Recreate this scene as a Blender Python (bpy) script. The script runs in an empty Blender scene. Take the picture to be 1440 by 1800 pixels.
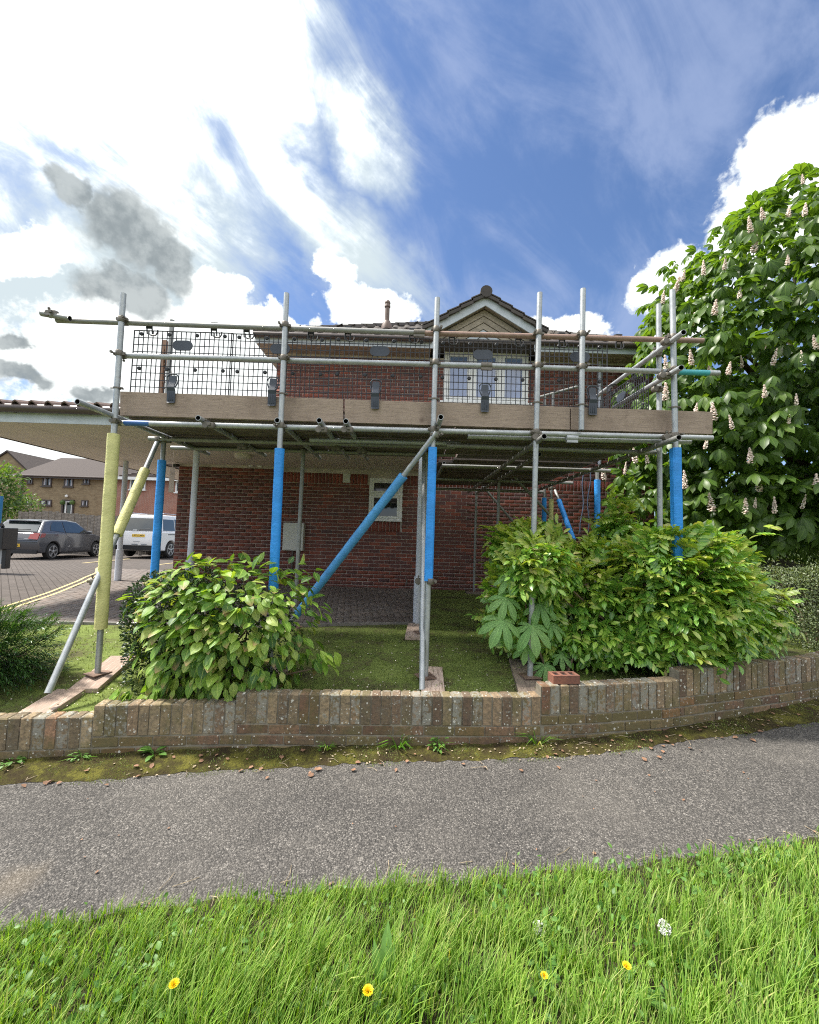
import bpy, math, random
import numpy as np
from mathutils import Vector, Matrix, Quaternion

R = math.radians
rng = np.random.default_rng(7)
random.seed(7)
sc = bpy.context.scene
COL = sc.collection

# ------------------------------------------------------------------ camera
CAM_H, PITCH, ROLL = 1.57, R(3.4), R(1.75)
cam_data = bpy.data.cameras.new("camera")
cam_data.sensor_fit = 'HORIZONTAL'
cam_data.sensor_width = 36.0
cam_data.lens = 18.0
cam_data.clip_start = 0.05
cam_data.clip_end = 2000
cam = bpy.data.objects.new("camera", cam_data)
COL.objects.link(cam)
cam.matrix_world = (Matrix.Translation((0, 0, CAM_H)) @ Matrix.Rotation(R(90) + PITCH, 4, 'X') @ Matrix.Rotation(ROLL, 4, 'Z'))
sc.camera = cam


def ray(u, v):
    x = (u - 720) / 720.0
    y = -(v - 900) / 720.0
    c, s = math.cos(ROLL), math.sin(ROLL)
    xr, yr = x * c - y * s, x * s + y * c
    return Vector((xr, math.cos(PITCH) - yr * math.sin(PITCH), math.sin(PITCH) + yr * math.cos(PITCH)))


def at(u, v, Y):
    """the place at distance Y in front of the camera seen at photo pixel (u, v)"""
    d = ray(u, v)
    return Vector((0, 0, CAM_H)) + d * (Y / d.y)


def on(u, v, z):
    """the place at height z seen at photo pixel (u, v)"""
    d = ray(u, v)
    return Vector((0, 0, CAM_H)) + d * ((z - CAM_H) / d.z)


# ------------------------------------------------------------------ light
SUN_EL, SUN_AZ = R(58), R(-80)          # azimuth from +Y towards +X
sun_dir = Vector((math.sin(SUN_AZ) * math.cos(SUN_EL), math.cos(SUN_AZ) * math.cos(SUN_EL), math.sin(SUN_EL)))
sd = bpy.data.lights.new("sun", 'SUN')
sd.energy = 4.2
sd.angle = R(6)
sd.color = (1.0, 0.95, 0.87)
so = bpy.data.objects.new("sun", sd)
so.rotation_euler = sun_dir.to_track_quat('Z', 'Y').to_euler()
COL.objects.link(so)

sc.view_settings.view_transform = 'Standard'
sc.view_settings.look = 'None'
sc.view_settings.exposure = 1.0
sc.view_settings.gamma = 1.0
sc.view_settings.use_curve_mapping = False
sc.cycles.filter_width = 1.1
sc.cycles.use_denoising = False
sc.cycles.sample_clamp_indirect = 4.0


# ------------------------------------------------------------------ node helpers
class NT:
    def __init__(self, tree):
        self.t = tree
        self.n = tree.nodes
        self.l = tree.links

    def new(self, kind, **kw):
        nd = self.n.new(kind)
        for k, v in kw.items():
            setattr(nd, k, v)
        return nd

    def put(self, sock, val):
        if hasattr(val, 'is_linked') or isinstance(val, bpy.types.NodeSocket):
            self.l.new(val, sock)
        else:
            if sock.type == 'RGBA' and not isinstance(val, (int, float)) and len(val) == 3:
                val = (*val, 1)
            sock.default_value = val

    def math(self, op, a, b=0.0, c=None, clamp=False):
        nd = self.new('ShaderNodeMath', operation=op, use_clamp=clamp)
        self.put(nd.inputs[0], a)
        self.put(nd.inputs[1], b)
        if c is not None:
            self.put(nd.inputs[2], c)
        return nd.outputs[0]

    def mix(self, fac, a, b, mode='MIX'):
        nd = self.new('ShaderNodeMix', data_type='RGBA', blend_type=mode)
        self.put(nd.inputs[0], fac)
        self.put(nd.inputs[6], a)
        self.put(nd.inputs[7], b)
        return nd.outputs[2]

    def ramp(self, fac, stops, interp='LINEAR'):
        nd = self.new('ShaderNodeValToRGB')
        cr = nd.color_ramp
        cr.interpolation = interp
        while len(cr.elements) < len(stops):
            cr.elements.new(0.5)
        for e, (p, c) in zip(cr.elements, stops):
            e.position = p
            e.color = (*c, 1) if len(c) == 3 else c
        self.put(nd.inputs[0], fac)
        return nd.outputs[0]

    def smooth(self, x, a, b):
        nd = self.new('ShaderNodeMapRange', interpolation_type='SMOOTHSTEP')
        self.put(nd.inputs[0], x)
        nd.inputs[1].default_value = a
        nd.inputs[2].default_value = b
        return nd.outputs[0]

    def noise(self, vec, scale, detail=4, rough=0.55, dist=0.0):
        nd = self.new('ShaderNodeTexNoise')
        if vec is not None:
            self.put(nd.inputs['Vector'], vec)
        nd.inputs['Scale'].default_value = scale
        nd.inputs['Detail'].default_value = detail
        nd.inputs['Roughness'].default_value = rough
        nd.inputs['Distortion'].default_value = dist
        return nd.outputs['Fac'], nd.outputs['Color']

    def voro(self, vec, scale, feature='F1', rand=1.0):
        nd = self.new('ShaderNodeTexVoronoi', feature=feature)
        if vec is not None:
            self.put(nd.inputs['Vector'], vec)
        nd.inputs['Scale'].default_value = scale
        nd.inputs['Randomness'].default_value = rand
        return nd

    def scale(self, vec, s):
        nd = self.new('ShaderNodeMapping')
        self.put(nd.inputs[0], vec)
        nd.inputs['Scale'].default_value = s
        return nd.outputs[0]


# ------------------------------------------------------------------ world: physical sky with clouds
world = bpy.data.worlds.new("World")
sc.world = world
world.use_nodes = True
W = NT(world.node_tree)
W.n.clear()
SKY_STRENGTH = 0.1
sky = W.new('ShaderNodeTexSky', sky_type='NISHITA')
sky.sun_disc = False
sky.sun_elevation = SUN_EL
sky.sun_rotation = SUN_AZ
sky.altitude = 50
sky.air_density = 1.0
sky.dust_density = 0.6
sky.ozone_density = 2.5
tc = W.new('ShaderNodeTexCoord')
D = tc.outputs['Generated']


def sky_blob(u, v, su, sv, ang):
    """soft elliptical patch of sky about the direction seen at (u, v): 1 in its middle, 0 at its rim"""
    d0 = ray(u, v).normalized()
    ca, sa = math.cos(R(ang)), math.sin(R(ang))
    a = ray(u + 20 * ca, v + 20 * sa).normalized() - d0
    b = ray(u - 20 * sa, v + 20 * ca).normalized() - d0
    la, lb = a.length / 20 * su, b.length / 20 * sv
    x = a.normalized()
    z = d0
    y = z.cross(x).normalized()
    x = y.cross(z)
    M = Matrix((x, y, z)).transposed()
    mp = W.new('ShaderNodeMapping', vector_type='TEXTURE')
    W.put(mp.inputs[0], DW)
    mp.inputs['Location'].default_value = d0
    mp.inputs['Rotation'].default_value = M.to_euler()
    mp.inputs['Scale'].default_value = (la, lb, 1.0)
    ln = W.new('ShaderNodeVectorMath', operation='LENGTH')
    W.put(ln.inputs[0], mp.outputs[0])
    return W.math('SUBTRACT', 1.0, ln.outputs['Value'])


def vmax(vals):
    o = vals[0]
    for v in vals[1:]:
        o = W.math('MAXIMUM', o, v)
    return o


# domain warp so that patch rims billow
nf, nc = W.noise(D, 6.0, 6, 0.6)
sub = W.new('ShaderNodeVectorMath', operation='SUBTRACT')
W.put(sub.inputs[0], nc)
sub.inputs[1].default_value = (0.5, 0.5, 0.5)
scl = W.new('ShaderNodeVectorMath', operation='SCALE')
W.put(scl.inputs[0], sub.outputs[0])
scl.inputs['Scale'].default_value = 0.16
addv = W.new('ShaderNodeVectorMath', operation='ADD')
W.put(addv.inputs[0], D)
W.put(addv.inputs[1], scl.outputs[0])
DW = addv.outputs[0]
fine, _ = W.noise(D, 22.0, 7, 0.62)
mid, _ = W.noise(D, 5.0, 7, 0.6)
fine0 = W.math('SUBTRACT', fine, 0.5)
mid0 = W.math('SUBTRACT', mid, 0.5)
# streaky veil: noise stretched along one heading
sm = W.new('ShaderNodeMapping', vector_type='TEXTURE')
W.put(sm.inputs[0], D)
ax = (ray(860, 400).normalized() - ray(560, 20).normalized()).normalized()
zz = ray(700, 200).normalized()
yy = zz.cross(ax).normalized()
sm.inputs['Rotation'].default_value = Matrix((ax, yy, ax.cross(yy))).transposed().to_euler()
sm.inputs['Scale'].default_value = (2.6, 1.0, 1.0)
streak, _ = W.noise(sm.outputs[0], 7.0, 8, 0.62, 0.6)
streak0 = W.math('SUBTRACT', streak, 0.5)

veil = vmax([sky_blob(*b) for b in [
    (120, 60, 640, 400, 10), (430, 60, 330, 300, 30), (330, 330, 330, 190, 25), (640, 230, 190, 90, 52), (60, 520, 480, 190, 0), (250, 440, 330, 200, 20), (560, 380, 360, 110, 38)]])
veil = W.math('ADD', veil, W.math('MULTIPLY', streak0, 1.35))
veil = W.math('ADD', veil, W.math('MULTIPLY', mid0, 0.5))
veil = W.smooth(veil, -0.10, 0.80)
# a faint high haze over the rest of the sky
thin = W.math('MULTIPLY', W.smooth(W.math('ADD', streak, W.math('MULTIPLY', mid0, 0.6)), 0.36, 0.74), 0.55)
cum = vmax([sky_blob(*b) for b in [
    (650, 535, 95, 60, 8), (598, 470, 45, 45, 0), (375, 525, 70, 55, 0), (500, 570, 80, 30, 0), (990, 585, 95, 34, 0),
    (1420, 330, 300, 150, -52), (1190, 520, 110, 85, -50), (60, 440, 90, 60, 0), (300, 640, 330, 130, 0), (90, 800, 260, 60, 0), (880, 600, 160, 24, 0)]])
cum = W.math('ADD', cum, W.math('MULTIPLY', fine0, 0.9))
cum = W.smooth(cum, 0.06, 0.26)
grey = vmax([sky_blob(*b) for b in [
    (232, 420, 105, 80, 25), (150, 355, 70, 32, 40), (215, 520, 105, 50, 0), (290, 460, 55, 80, 0), (20, 660, 70, 26, 10), (165, 690, 80, 26, 0), (10, 590, 40, 24, 0)]])
grey = W.math('ADD', grey, W.math('MULTIPLY', fine0, 0.8))
grey = W.math('ADD', grey, W.math('MULTIPLY', mid0, 0.6))
grey = W.smooth(grey, 0.05, 0.50)
# elsewhere (out of the picture) unseen broken cloud, added as fill light
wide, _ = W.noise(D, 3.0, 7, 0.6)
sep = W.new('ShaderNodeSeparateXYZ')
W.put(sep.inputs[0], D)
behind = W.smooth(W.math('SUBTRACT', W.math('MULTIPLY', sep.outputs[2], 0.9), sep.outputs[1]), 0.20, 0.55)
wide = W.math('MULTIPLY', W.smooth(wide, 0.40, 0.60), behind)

k = 1.0 / SKY_STRENGTH
tint = W.mix(1.0, sky.outputs[0], (0.70, 0.78, 0.90), 'MULTIPLY')
c = W.mix(thin, tint, (0.24 * k, 0.29 * k, 0.42 * k))
core = sky_blob(270, 110, 620, 380, 15)
core = W.smooth(W.math('ADD', core, W.math('MULTIPLY_ADD', streak0, 1.6, W.math('MULTIPLY', fine0, 0.5))), 0.0, 0.8)
core = W.math('MULTIPLY', core, W.math('POWER', veil, 3.0))
c = W.mix(W.math('POWER', veil, 1.2), c, W.mix(core, (0.36 * k, 0.415 * k, 0.44 * k), (1.25 * k, 1.27 * k, 1.23 * k)))
# unseen cloud graded brighter overhead, filling the upper wall, leaving the ground floor dark
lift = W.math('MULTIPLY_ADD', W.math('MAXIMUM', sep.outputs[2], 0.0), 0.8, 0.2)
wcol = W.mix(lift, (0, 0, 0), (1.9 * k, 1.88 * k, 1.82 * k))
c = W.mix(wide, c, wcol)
c = W.mix(cum, c, (0.64 * k, 0.665 * k, 0.655 * k))
gcol = W.mix(W.smooth(fine, 0.35, 0.68), (0.15 * k, 0.172 * k, 0.182 * k), (0.27 * k, 0.295 * k, 0.30 * k))
c = W.mix(W.math('MULTIPLY', grey, 0.93), c, gcol)
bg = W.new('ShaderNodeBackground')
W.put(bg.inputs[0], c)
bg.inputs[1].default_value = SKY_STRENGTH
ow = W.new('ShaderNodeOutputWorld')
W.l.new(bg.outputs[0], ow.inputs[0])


# ------------------------------------------------------------------ materials
MATS = {}


def new_mat(name):
    m = bpy.data.materials.new(name)
    m.use_nodes = True
    n = NT(m.node_tree)
    b = n.n['Principled BSDF']
    MATS[name] = m
    return m, n, b


def rnd(n):
    """one random number per piece, whether it is an object of its own or an island of a joined mesh"""
    a = n.new('ShaderNodeObjectInfo').outputs['Random']
    g = n.new('ShaderNodeNewGeometry').outputs['Random Per Island']
    return n.math('FRACT', n.math('ADD', a, g))


def pos(n):
    return n.new('ShaderNodeNewGeometry').outputs['Position']


def bump(n, b, h, strength=0.3, dist=0.01):
    bp = n.new('ShaderNodeBump')
    bp.inputs['Strength'].default_value = strength
    bp.inputs['Distance'].default_value = dist
    n.put(bp.inputs['Height'], h)
    n.l.new(bp.outputs[0], b.inputs['Normal'])


def simple(name, col, rough=0.6, metal=0.0, var=0.12, nscale=8.0, bstr=0.0, spec=0.5):
    m, n, b = new_mat(name)
    f, _ = n.noise(pos(n), nscale, 5, 0.6)
    dark = tuple(c * (1 - var) for c in col)
    lite = tuple(min(1, c * (1 + var)) for c in col)
    n.put(b.inputs['Base Color'], n.ramp(f, [(0.3, dark), (0.7, lite)]))
    b.inputs['Roughness'].default_value = rough
    b.inputs['Metallic'].default_value = metal
    b.inputs['Specular IOR Level'].default_value = spec
    if bstr:
        bump(n, b, f, bstr, 0.01)
    return m


def brick_mat(name, stops, rough=0.85):
    m, n, b = new_mat(name)
    r = rnd(n)
    p = pos(n)
    base = n.ramp(r, stops)
    f, _ = n.noise(p, 60, 5, 0.65)
    g, _ = n.noise(p, 6, 4, 0.6)
    c = n.mix(n.math('MULTIPLY', n.smooth(f, 0.35, 0.75), 0.45), base, (0.05, 0.035, 0.03))
    c = n.mix(n.math('MULTIPLY', n.smooth(g, 0.5, 0.8), 0.25), c, (0.30, 0.20, 0.17))
    d_, _ = n.noise(p, 0.9, 5, 0.65)
    c = n.mix(n.math('MULTIPLY', n.smooth(d_, 0.44, 0.66), 0.38), c, (0.06, 0.042, 0.038))
    n.put(b.inputs['Base Color'], c)
    b.inputs['Roughness'].default_value = rough
    bump(n, b, f, 0.5, 0.004)
    return m


brick_mat('house brick', [(0.0, (0.15, 0.062, 0.055)), (0.35, (0.18, 0.065, 0.05)), (0.6, (0.22, 0.068, 0.046)), (0.85, (0.32, 0.085, 0.05)), (1.0, (0.12, 0.06, 0.058))])
brick_mat('soldier brick', [(0.0, (0.26, 0.07, 0.05)), (1.0, (0.33, 0.085, 0.055))])
simple('mortar', (0.50, 0.445, 0.39), 0.95, var=0.35, nscale=3, bstr=0.2)
simple('wall mortar', (0.21, 0.185, 0.14), 0.95, var=0.35, nscale=12, bstr=0.4)


def garden_brick(name, stops, algae, lichen):
    m, n, b = new_mat(name)
    r = rnd(n)
    p = pos(n)
    tone = n.math('MULTIPLY_ADD', n.math('FRACT', n.math('MULTIPLY', r, 5.17)), 0.75, 0.62)
    tc3 = n.new('ShaderNodeCombineXYZ')
    for q_ in range(3):
        n.put(tc3.inputs[q_], tone)
    base = n.mix(1.0, n.ramp(r, stops), tc3.outputs[0], 'MULTIPLY')
    f, _ = n.noise(p, 45, 6, 0.7)
    g, _ = n.noise(p, 3.5, 5, 0.65)
    e1, _ = n.noise(p, 11, 6, 0.7)
    c = n.mix(n.math('MULTIPLY', n.smooth(f, 0.34, 0.72), 0.70), base, (0.045, 0.036, 0.028))
    c = n.mix(n.math('MULTIPLY', n.smooth(e1, 0.46, 0.66), 0.5), c, (0.135, 0.115, 0.08))
    c = n.mix(n.math('MULTIPLY', n.smooth(n.math('ADD', g, n.math('MULTIPLY', n.math('SUBTRACT', r, .5), .25)), 0.62 - algae * .4, 0.78 - algae * .25), 0.62), c, (0.115, 0.105, 0.035))
    # grey crust lichen, patchy, different on every brick
    h, _ = n.noise(p, 30, 7, 0.72)
    q = n.math('ADD', h, n.math('MULTIPLY', n.math('SUBTRACT', n.math('FRACT', n.math('MULTIPLY', r, 7.31)), 0.5), 0.26))
    c = n.mix(n.math('MULTIPLY', n.smooth(q, 0.66 - lichen * .1, 0.75 - lichen * .1), 0.65), c, (0.28, 0.285, 0.25))
    # round white lichen spots
    wob = n.noise(p, 40, 3, 0.6)[1]
    pv = n.mix(0.018, p, wob, 'ADD')
    for scale, thr, keep in ((55.0, 0.34, 0.66), (28.0, 0.30, 0.74), (14.0, 0.22, 0.84)):
        v = n.voro(pv, scale)
        rs = n.new('ShaderNodeSeparateColor')
        n.put(rs.inputs[0], v.outputs['Color'])
        spot = n.math('LESS_THAN', v.outputs['Distance'], n.math('MULTIPLY', rs.outputs[1], thr))
        spot = n.math('MULTIPLY', spot, n.math('GREATER_THAN', rs.outputs[0], keep))
        c = n.mix(n.math('MULTIPLY', spot, 0.85), c, (0.60, 0.58, 0.50))
    n.put(b.inputs['Base Color'], c)
    b.inputs['Roughness'].default_value = 0.92
    bump(n, b, n.math('ADD', f, h), 0.7, 0.006)
    return m


garden_brick('soldier lichen', [(0, (0.23, 0.15, 0.095)), (0.3, (0.32, 0.235, 0.135)), (0.55, (0.25, 0.19, 0.115)), (0.85, (0.36, 0.27, 0.16)), (1, (0.29, 0.145, 0.085))], 0.34, 1.25)
garden_brick('course algae', [(0, (0.22, 0.125, 0.075)), (0.5, (0.20, 0.14, 0.075)), (0.85, (0.26, 0.16, 0.09)), (1, (0.34, 0.10, 0.055))], 0.75, 0.05)
brick_mat('clean brick', [(0, (0.25, 0.10, 0.065)), (1, (0.29, 0.115, 0.07))])


def wood_mat(name, a, bcol, axis=(1, 1, 1), knots=True, rough=0.8):
    m, n, b = new_mat(name)
    tcn = n.new('ShaderNodeTexCoord').outputs['Object']
    r = rnd(n)
    off = n.new('ShaderNodeVectorMath', operation='ADD')
    n.put(off.inputs[0], tcn)
    cmb = n.new('ShaderNodeCombineXYZ')
    for i in range(3):
        n.put(cmb.inputs[i], n.math('MULTIPLY', r, 9.0))
    n.put(off.inputs[1], cmb.outputs[0])
    sv = n.scale(off.outputs[0], axis)
    f, _ = n.noise(sv, 8, 7, 0.65, 0.7)
    w = n.new('ShaderNodeTexWave', wave_type='BANDS', bands_direction='Z')
    n.put(w.inputs['Vector'], sv)
    w.inputs['Scale'].default_value = 5.0
    w.inputs['Distortion'].default_value = 5.0
    w.inputs['Detail'].default_value = 4
    g, _ = n.noise(off.outputs[0], 2.2, 5, 0.6)
    t = n.math('ADD', n.math('MULTIPLY', f, 0.6), n.math('MULTIPLY', w.outputs['Fac'], 0.4))
    c = n.mix(n.smooth(t, 0.30, 0.66), tuple(x * 0.80 for x in a), tuple(x * 1.06 for x in bcol))
    sv2 = n.scale(off.outputs[0], tuple(0.5 if q == min(axis) else q * 4 for q in axis))
    fine_, _ = n.noise(sv2, 10, 4, 0.7)
    c = n.mix(n.math('MULTIPLY', n.smooth(fine_, 0.52, 0.64), 0.55), c, tuple(x * 0.50 for x in a))
    crack, _ = n.noise(sv, 3.1, 3, 0.5, 1.5)
    c = n.mix(n.math('MULTIPLY', n.smooth(n.math('ABSOLUTE', n.math('SUBTRACT', crack, 0.5)), 0.012, 0.0), 0.65), c, tuple(x * 0.25 for x in a))
    c = n.mix(n.math('MULTIPLY', n.smooth(g, 0.46, 0.68), 0.55), c, tuple(x * 0.66 for x in a))
    stn, _ = n.noise(off.outputs[0], 6.0, 6, 0.75)
    c = n.mix(n.math('MULTIPLY', n.smooth(stn, 0.56, 0.70), 0.45), c, tuple(x * 0.55 for x in a))
    if knots:
        v = n.voro(off.outputs[0], 3.3)
        c = n.mix(n.math('MULTIPLY', n.smooth(n.math('MULTIPLY', v.outputs['Distance'], -1), -0.13, -0.03), 0.65), c, (0.09, 0.055, 0.035))
    n.put(b.inputs['Base Color'], c)
    b.inputs['Roughness'].default_value = rough
    bump(n, b, t, 0.4, 0.004)
    return m


wood_mat('toe board wood', (0.31, 0.225, 0.17), (0.46, 0.36, 0.275), (1.0, 6, 14))
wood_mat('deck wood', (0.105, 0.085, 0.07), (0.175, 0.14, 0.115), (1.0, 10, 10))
wood_mat('pad wood', (0.42, 0.31, 0.24), (0.55, 0.43, 0.35), (8, 1.0, 8))
wood_mat('pad wood dark', (0.20, 0.15, 0.12), (0.28, 0.22, 0.17), (8, 1.0, 8))
wood_mat('fence wood', (0.14, 0.12, 0.10), (0.30, 0.26, 0.215), (8, 8, 1.0))
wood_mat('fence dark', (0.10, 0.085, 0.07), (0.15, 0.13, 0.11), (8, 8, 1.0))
wood_mat('gable wood', (0.36, 0.30, 0.23), (0.50, 0.43, 0.34), (2.0, 4, 4), False)
simple('bark', (0.09, 0.07, 0.05), 0.95, var=0.4, nscale=12, bstr=0.6)
simple('twig', (0.13, 0.09, 0.06), 0.9, var=0.3)


def steel_mat(name, col, rough):
    m, n, b = new_mat(name)
    p = pos(n)
    f, _ = n.noise(p, 14, 6, 0.7)
    v = n.voro(p, 70)
    c = n.mix(n.smooth(f, 0.35, 0.7), tuple(x * 0.72 for x in col), col)
    c = n.mix(n.math('MULTIPLY', v.outputs['Distance'], 0.35), c, tuple(min(1, x * 1.25) for x in col))
    g, _ = n.noise(p, 5, 5, 0.7)
    c = n.mix(n.math('MULTIPLY', n.smooth(g, 0.62, 0.76), 0.45), c, (0.20, 0.13, 0.09))
    n.put(b.inputs['Base Color'], c)
    b.inputs['Metallic'].default_value = 0.55
    n.put(b.inputs['Roughness'], n.math('ADD', n.math('MULTIPLY', f, 0.25), rough))
    return m


steel_mat('galvanised tube', (0.46, 0.48, 0.48), 0.38)
steel_mat('dull tube', (0.33, 0.33, 0.31), 0.45)
steel_mat('rusty tube', (0.36, 0.25, 0.20), 0.5)
steel_mat('coupler steel', (0.20, 0.18, 0.15), 0.45)
simple('plate steel', (0.24, 0.16, 0.12), 0.6, 0.4, 0.3)
simple('tube bore', (0.02, 0.02, 0.02), 0.9)
simple('blue tape', (0.04, 0.13, 0.36), 0.5)
simple('teal tape', (0.06, 0.40, 0.44), 0.5)


def foam(name, col):
    m, n, b = new_mat(name)
    p = pos(n)
    f, _ = n.noise(p, 9, 5, 0.65)
    g, _ = n.noise(p, 55, 3, 0.6)
    c = n.mix(n.smooth(f, 0.35, 0.75), col, tuple(x * 0.8 for x in col))
    c = n.mix(n.math('MULTIPLY', n.smooth(g, 0.62, 0.75), 0.35), c, tuple(x * 0.45 for x in col))
    n.put(b.inputs['Base Color'], c)
    b.inputs['Roughness'].default_value = 0.55
    cr_ = n.scale(p, (0.6, 0.6, 2.2))
    h, _ = n.noise(cr_, 2.6, 5, 0.65)
    n.put(b.inputs['Base Color'], n.mix(n.math('MULTIPLY', n.smooth(h, 0.56, 0.74), 0.28), c, tuple(x * 0.55 for x in col)))
    bump(n, b, n.math('ADD', n.math('ADD', n.math('MULTIPLY', f, 3), g), n.math('MULTIPLY', h, 2)), 0.3, 0.012)
    return m


foam('blue foam', (0.03, 0.30, 0.80))
foam('light blue foam', (0.10, 0.37, 0.74))
foam('yellow foam', (0.68, 0.65, 0.27))
simple('mesh plastic', (0.035, 0.037, 0.043), 0.5, var=0.2)
simple('clip plastic', (0.045, 0.055, 0.072), 0.45, var=0.2)
simple('white upvc', (0.80, 0.80, 0.78), 0.35, var=0.05)
simple('cream soffit', (0.64, 0.58, 0.50), 0.7, var=0.08, nscale=2.5)
simple('fascia paint', (0.52, 0.56, 0.60), 0.6, var=0.12, nscale=6)
simple('brown gutter', (0.07, 0.05, 0.042), 0.4, var=0.2)
simple('post paint', (0.56, 0.58, 0.63), 0.45, var=0.08, nscale=5)
simple('dark post', (0.12, 0.10, 0.095), 0.5)
simple('meter box', (0.62, 0.62, 0.56), 0.5, var=0.06)
simple('concrete', (0.20, 0.185, 0.165), 0.9, var=0.25, nscale=10, bstr=0.3)
simple('brown plastic', (0.16, 0.11, 0.085), 0.55)
simple('black plastic', (0.016, 0.016, 0.018), 0.4)
simple('grey panel', (0.38, 0.40, 0.42), 0.5)
simple('blue post paint', (0.02, 0.16, 0.36), 0.5)
simple('rope fibre', (0.16, 0.20, 0.30), 0.9, var=0.3, nscale=80)
simple('orange fibreglass', (0.28, 0.16, 0.10), 0.5, var=0.25, nscale=20)
simple('teal panel', (0.28, 0.42, 0.43), 0.5)


def tile_mat(name, a, b2, moss):
    m, n, b = new_mat(name)
    p = pos(n)
    r = rnd(n)
    f, _ = n.noise(p, 14, 6, 0.7)
    g, _ = n.noise(p, 5, 5, 0.7)
    c = n.mix(r, a, b2)
    c = n.mix(n.math('MULTIPLY', n.smooth(f, 0.45, 0.75), 0.5), c, tuple(x * 0.45 for x in a))
    c = n.mix(n.math('MULTIPLY', n.smooth(g, 0.5, 0.7), moss), c, (0.15, 0.135, 0.075))
    n.put(b.inputs['Base Color'], c)
    b.inputs['Roughness'].default_value = 0.9
    bump(n, b, f, 0.5, 0.01)
    return m


tile_mat('roof tile', (0.066, 0.058, 0.053), (0.10, 0.085, 0.075), 0.4)
tile_mat('canopy tile', (0.10, 0.066, 0.055), (0.14, 0.095, 0.08), 0.2)
tile_mat('far tile', (0.055, 0.042, 0.037), (0.075, 0.057, 0.05), 0.0)


def glass_mat(name, col, rough=0.04):
    m, n, b = new_mat(name)
    f, _ = n.noise(pos(n), 3, 3, 0.5)
    n.put(b.inputs['Base Color'], n.ramp(f, [(0.3, tuple(c * 0.7 for c in col)), (0.7, col)]))
    b.inputs['Roughness'].default_value = rough
    b.inputs['Specular IOR Level'].default_value = 0.9
    b.inputs['Coat Weight'].default_value = 0.6
    b.inputs['Coat Roughness'].default_value = 0.03
    return m


glass_mat('window glass', (0.02, 0.022, 0.025))
glass_mat('bedroom glass', (0.20, 0.29, 0.52), 0.12)  # blue base colour stands in for reflected sky
glass_mat('car glass', (0.025, 0.035, 0.035))
simple('curtain', (0.55, 0.53, 0.58), 0.9)


def paint(name, col, metal, rough):
    m, n, b = new_mat(name)
    b.inputs['Base Color'].default_value = (*col, 1)
    f, _ = n.noise(pos(n), 6, 4, 0.6)
    n.put(b.inputs['Roughness'], n.math('ADD', n.math('MULTIPLY', f, 0.12), rough))
    b.inputs['Metallic'].default_value = metal
    b.inputs['Coat Weight'].default_value = 0.8
    b.inputs['Coat Roughness'].default_value = 0.08
    return m


paint('grey car paint', (0.085, 0.088, 0.10), 0.5, 0.3)
paint('white car paint', (0.78, 0.79, 0.80), 0.0, 0.3)
paint('silver car paint', (0.45, 0.48, 0.50), 0.5, 0.3)
paint('tail lamp red', (0.24, 0.006, 0.008), 0.0, 0.15)
paint('lamp clear', (0.7, 0.7, 0.7), 0.0, 0.15)
simple('tyre rubber', (0.02, 0.02, 0.02), 0.85)
simple('alloy', (0.55, 0.56, 0.58), 0.3, 0.8)
simple('plate yellow', (0.75, 0.50, 0.06), 0.5)
simple('badge silver', (0.7, 0.7, 0.72), 0.25, 0.8)
simple('lettering black', (0.012, 0.012, 0.012), 0.5)
simple('lettering grey', (0.20, 0.22, 0.25), 0.4)
simple('yellow road paint', (0.52, 0.42, 0.20), 0.8, var=0.3, nscale=25)


def leaf_mat(name, stops, rough=0.45, trans=0.35, veins=0.0, spec=0.5, tip=None, drift=None):
    m, n, b = new_mat(name)
    r = rnd(n)
    c = n.ramp(r, stops)
    f, _ = n.noise(pos(n), 25, 3, 0.6)
    c = n.mix(n.math('MULTIPLY', n.smooth(f, 0.35, 0.75), 0.3), c, tuple(x * 0.6 for x in stops[0][1]))
    if drift:
        dn, _ = n.noise(pos(n), 6.0, 4, 0.6)
        c = n.mix(n.smooth(dn, 0.38, 0.62), c, n.mix(1.0, c, drift, 'MULTIPLY'))
    uv = n.new('ShaderNodeUVMap').outputs[0]
    s = n.new('ShaderNodeSeparateXYZ')
    n.put(s.inputs[0], uv)
    au = n.math('ABSOLUTE', n.math('SUBTRACT', s.outputs[0], 0.5))
    rib = n.smooth(n.math('MULTIPLY', au, -1), -0.05, -0.01)
    c = n.mix(n.math('MULTIPLY', rib, 0.45), c, tuple(min(1, x * 1.7) for x in stops[-1][1]))
    if tip:
        tf = n.math('MULTIPLY', n.smooth(s.outputs[1], 0.45, 1.0), n.math('GREATER_THAN', n.math('FRACT', n.math('MULTIPLY', r, 13.7)), 0.80))
        c = n.mix(n.math('MULTIPLY', tf, 0.8), c, tip)
    if veins:
        w = n.math('SINE', n.math('MULTIPLY', n.math('SUBTRACT', s.outputs[1], n.math('MULTIPLY', au, 0.75)), 88.0))
        c = n.mix(n.math('MULTIPLY', n.smooth(w, 0.1, 1.0), 0.30), c, tuple(x * 0.45 for x in stops[0][1]))
        bump(n, b, w, veins, 0.004)
    n.put(b.inputs['Base Color'], c)
    b.inputs['Roughness'].default_value = rough
    b.inputs['Specular IOR Level'].default_value = spec
    tr = n.new('ShaderNodeBsdfTranslucent')
    n.put(tr.inputs[0], n.mix(1.0, c, (1.45, 1.40, 0.45), 'MULTIPLY'))
    mx = n.new('ShaderNodeMixShader')
    mx.inputs[0].default_value = trans
    n.l.new(b.outputs[0], mx.inputs[1])
    n.l.new(tr.outputs[0], mx.inputs[2])
    n.l.new(mx.outputs[0], n.n['Material Output'].inputs[0])
    return m


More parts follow.
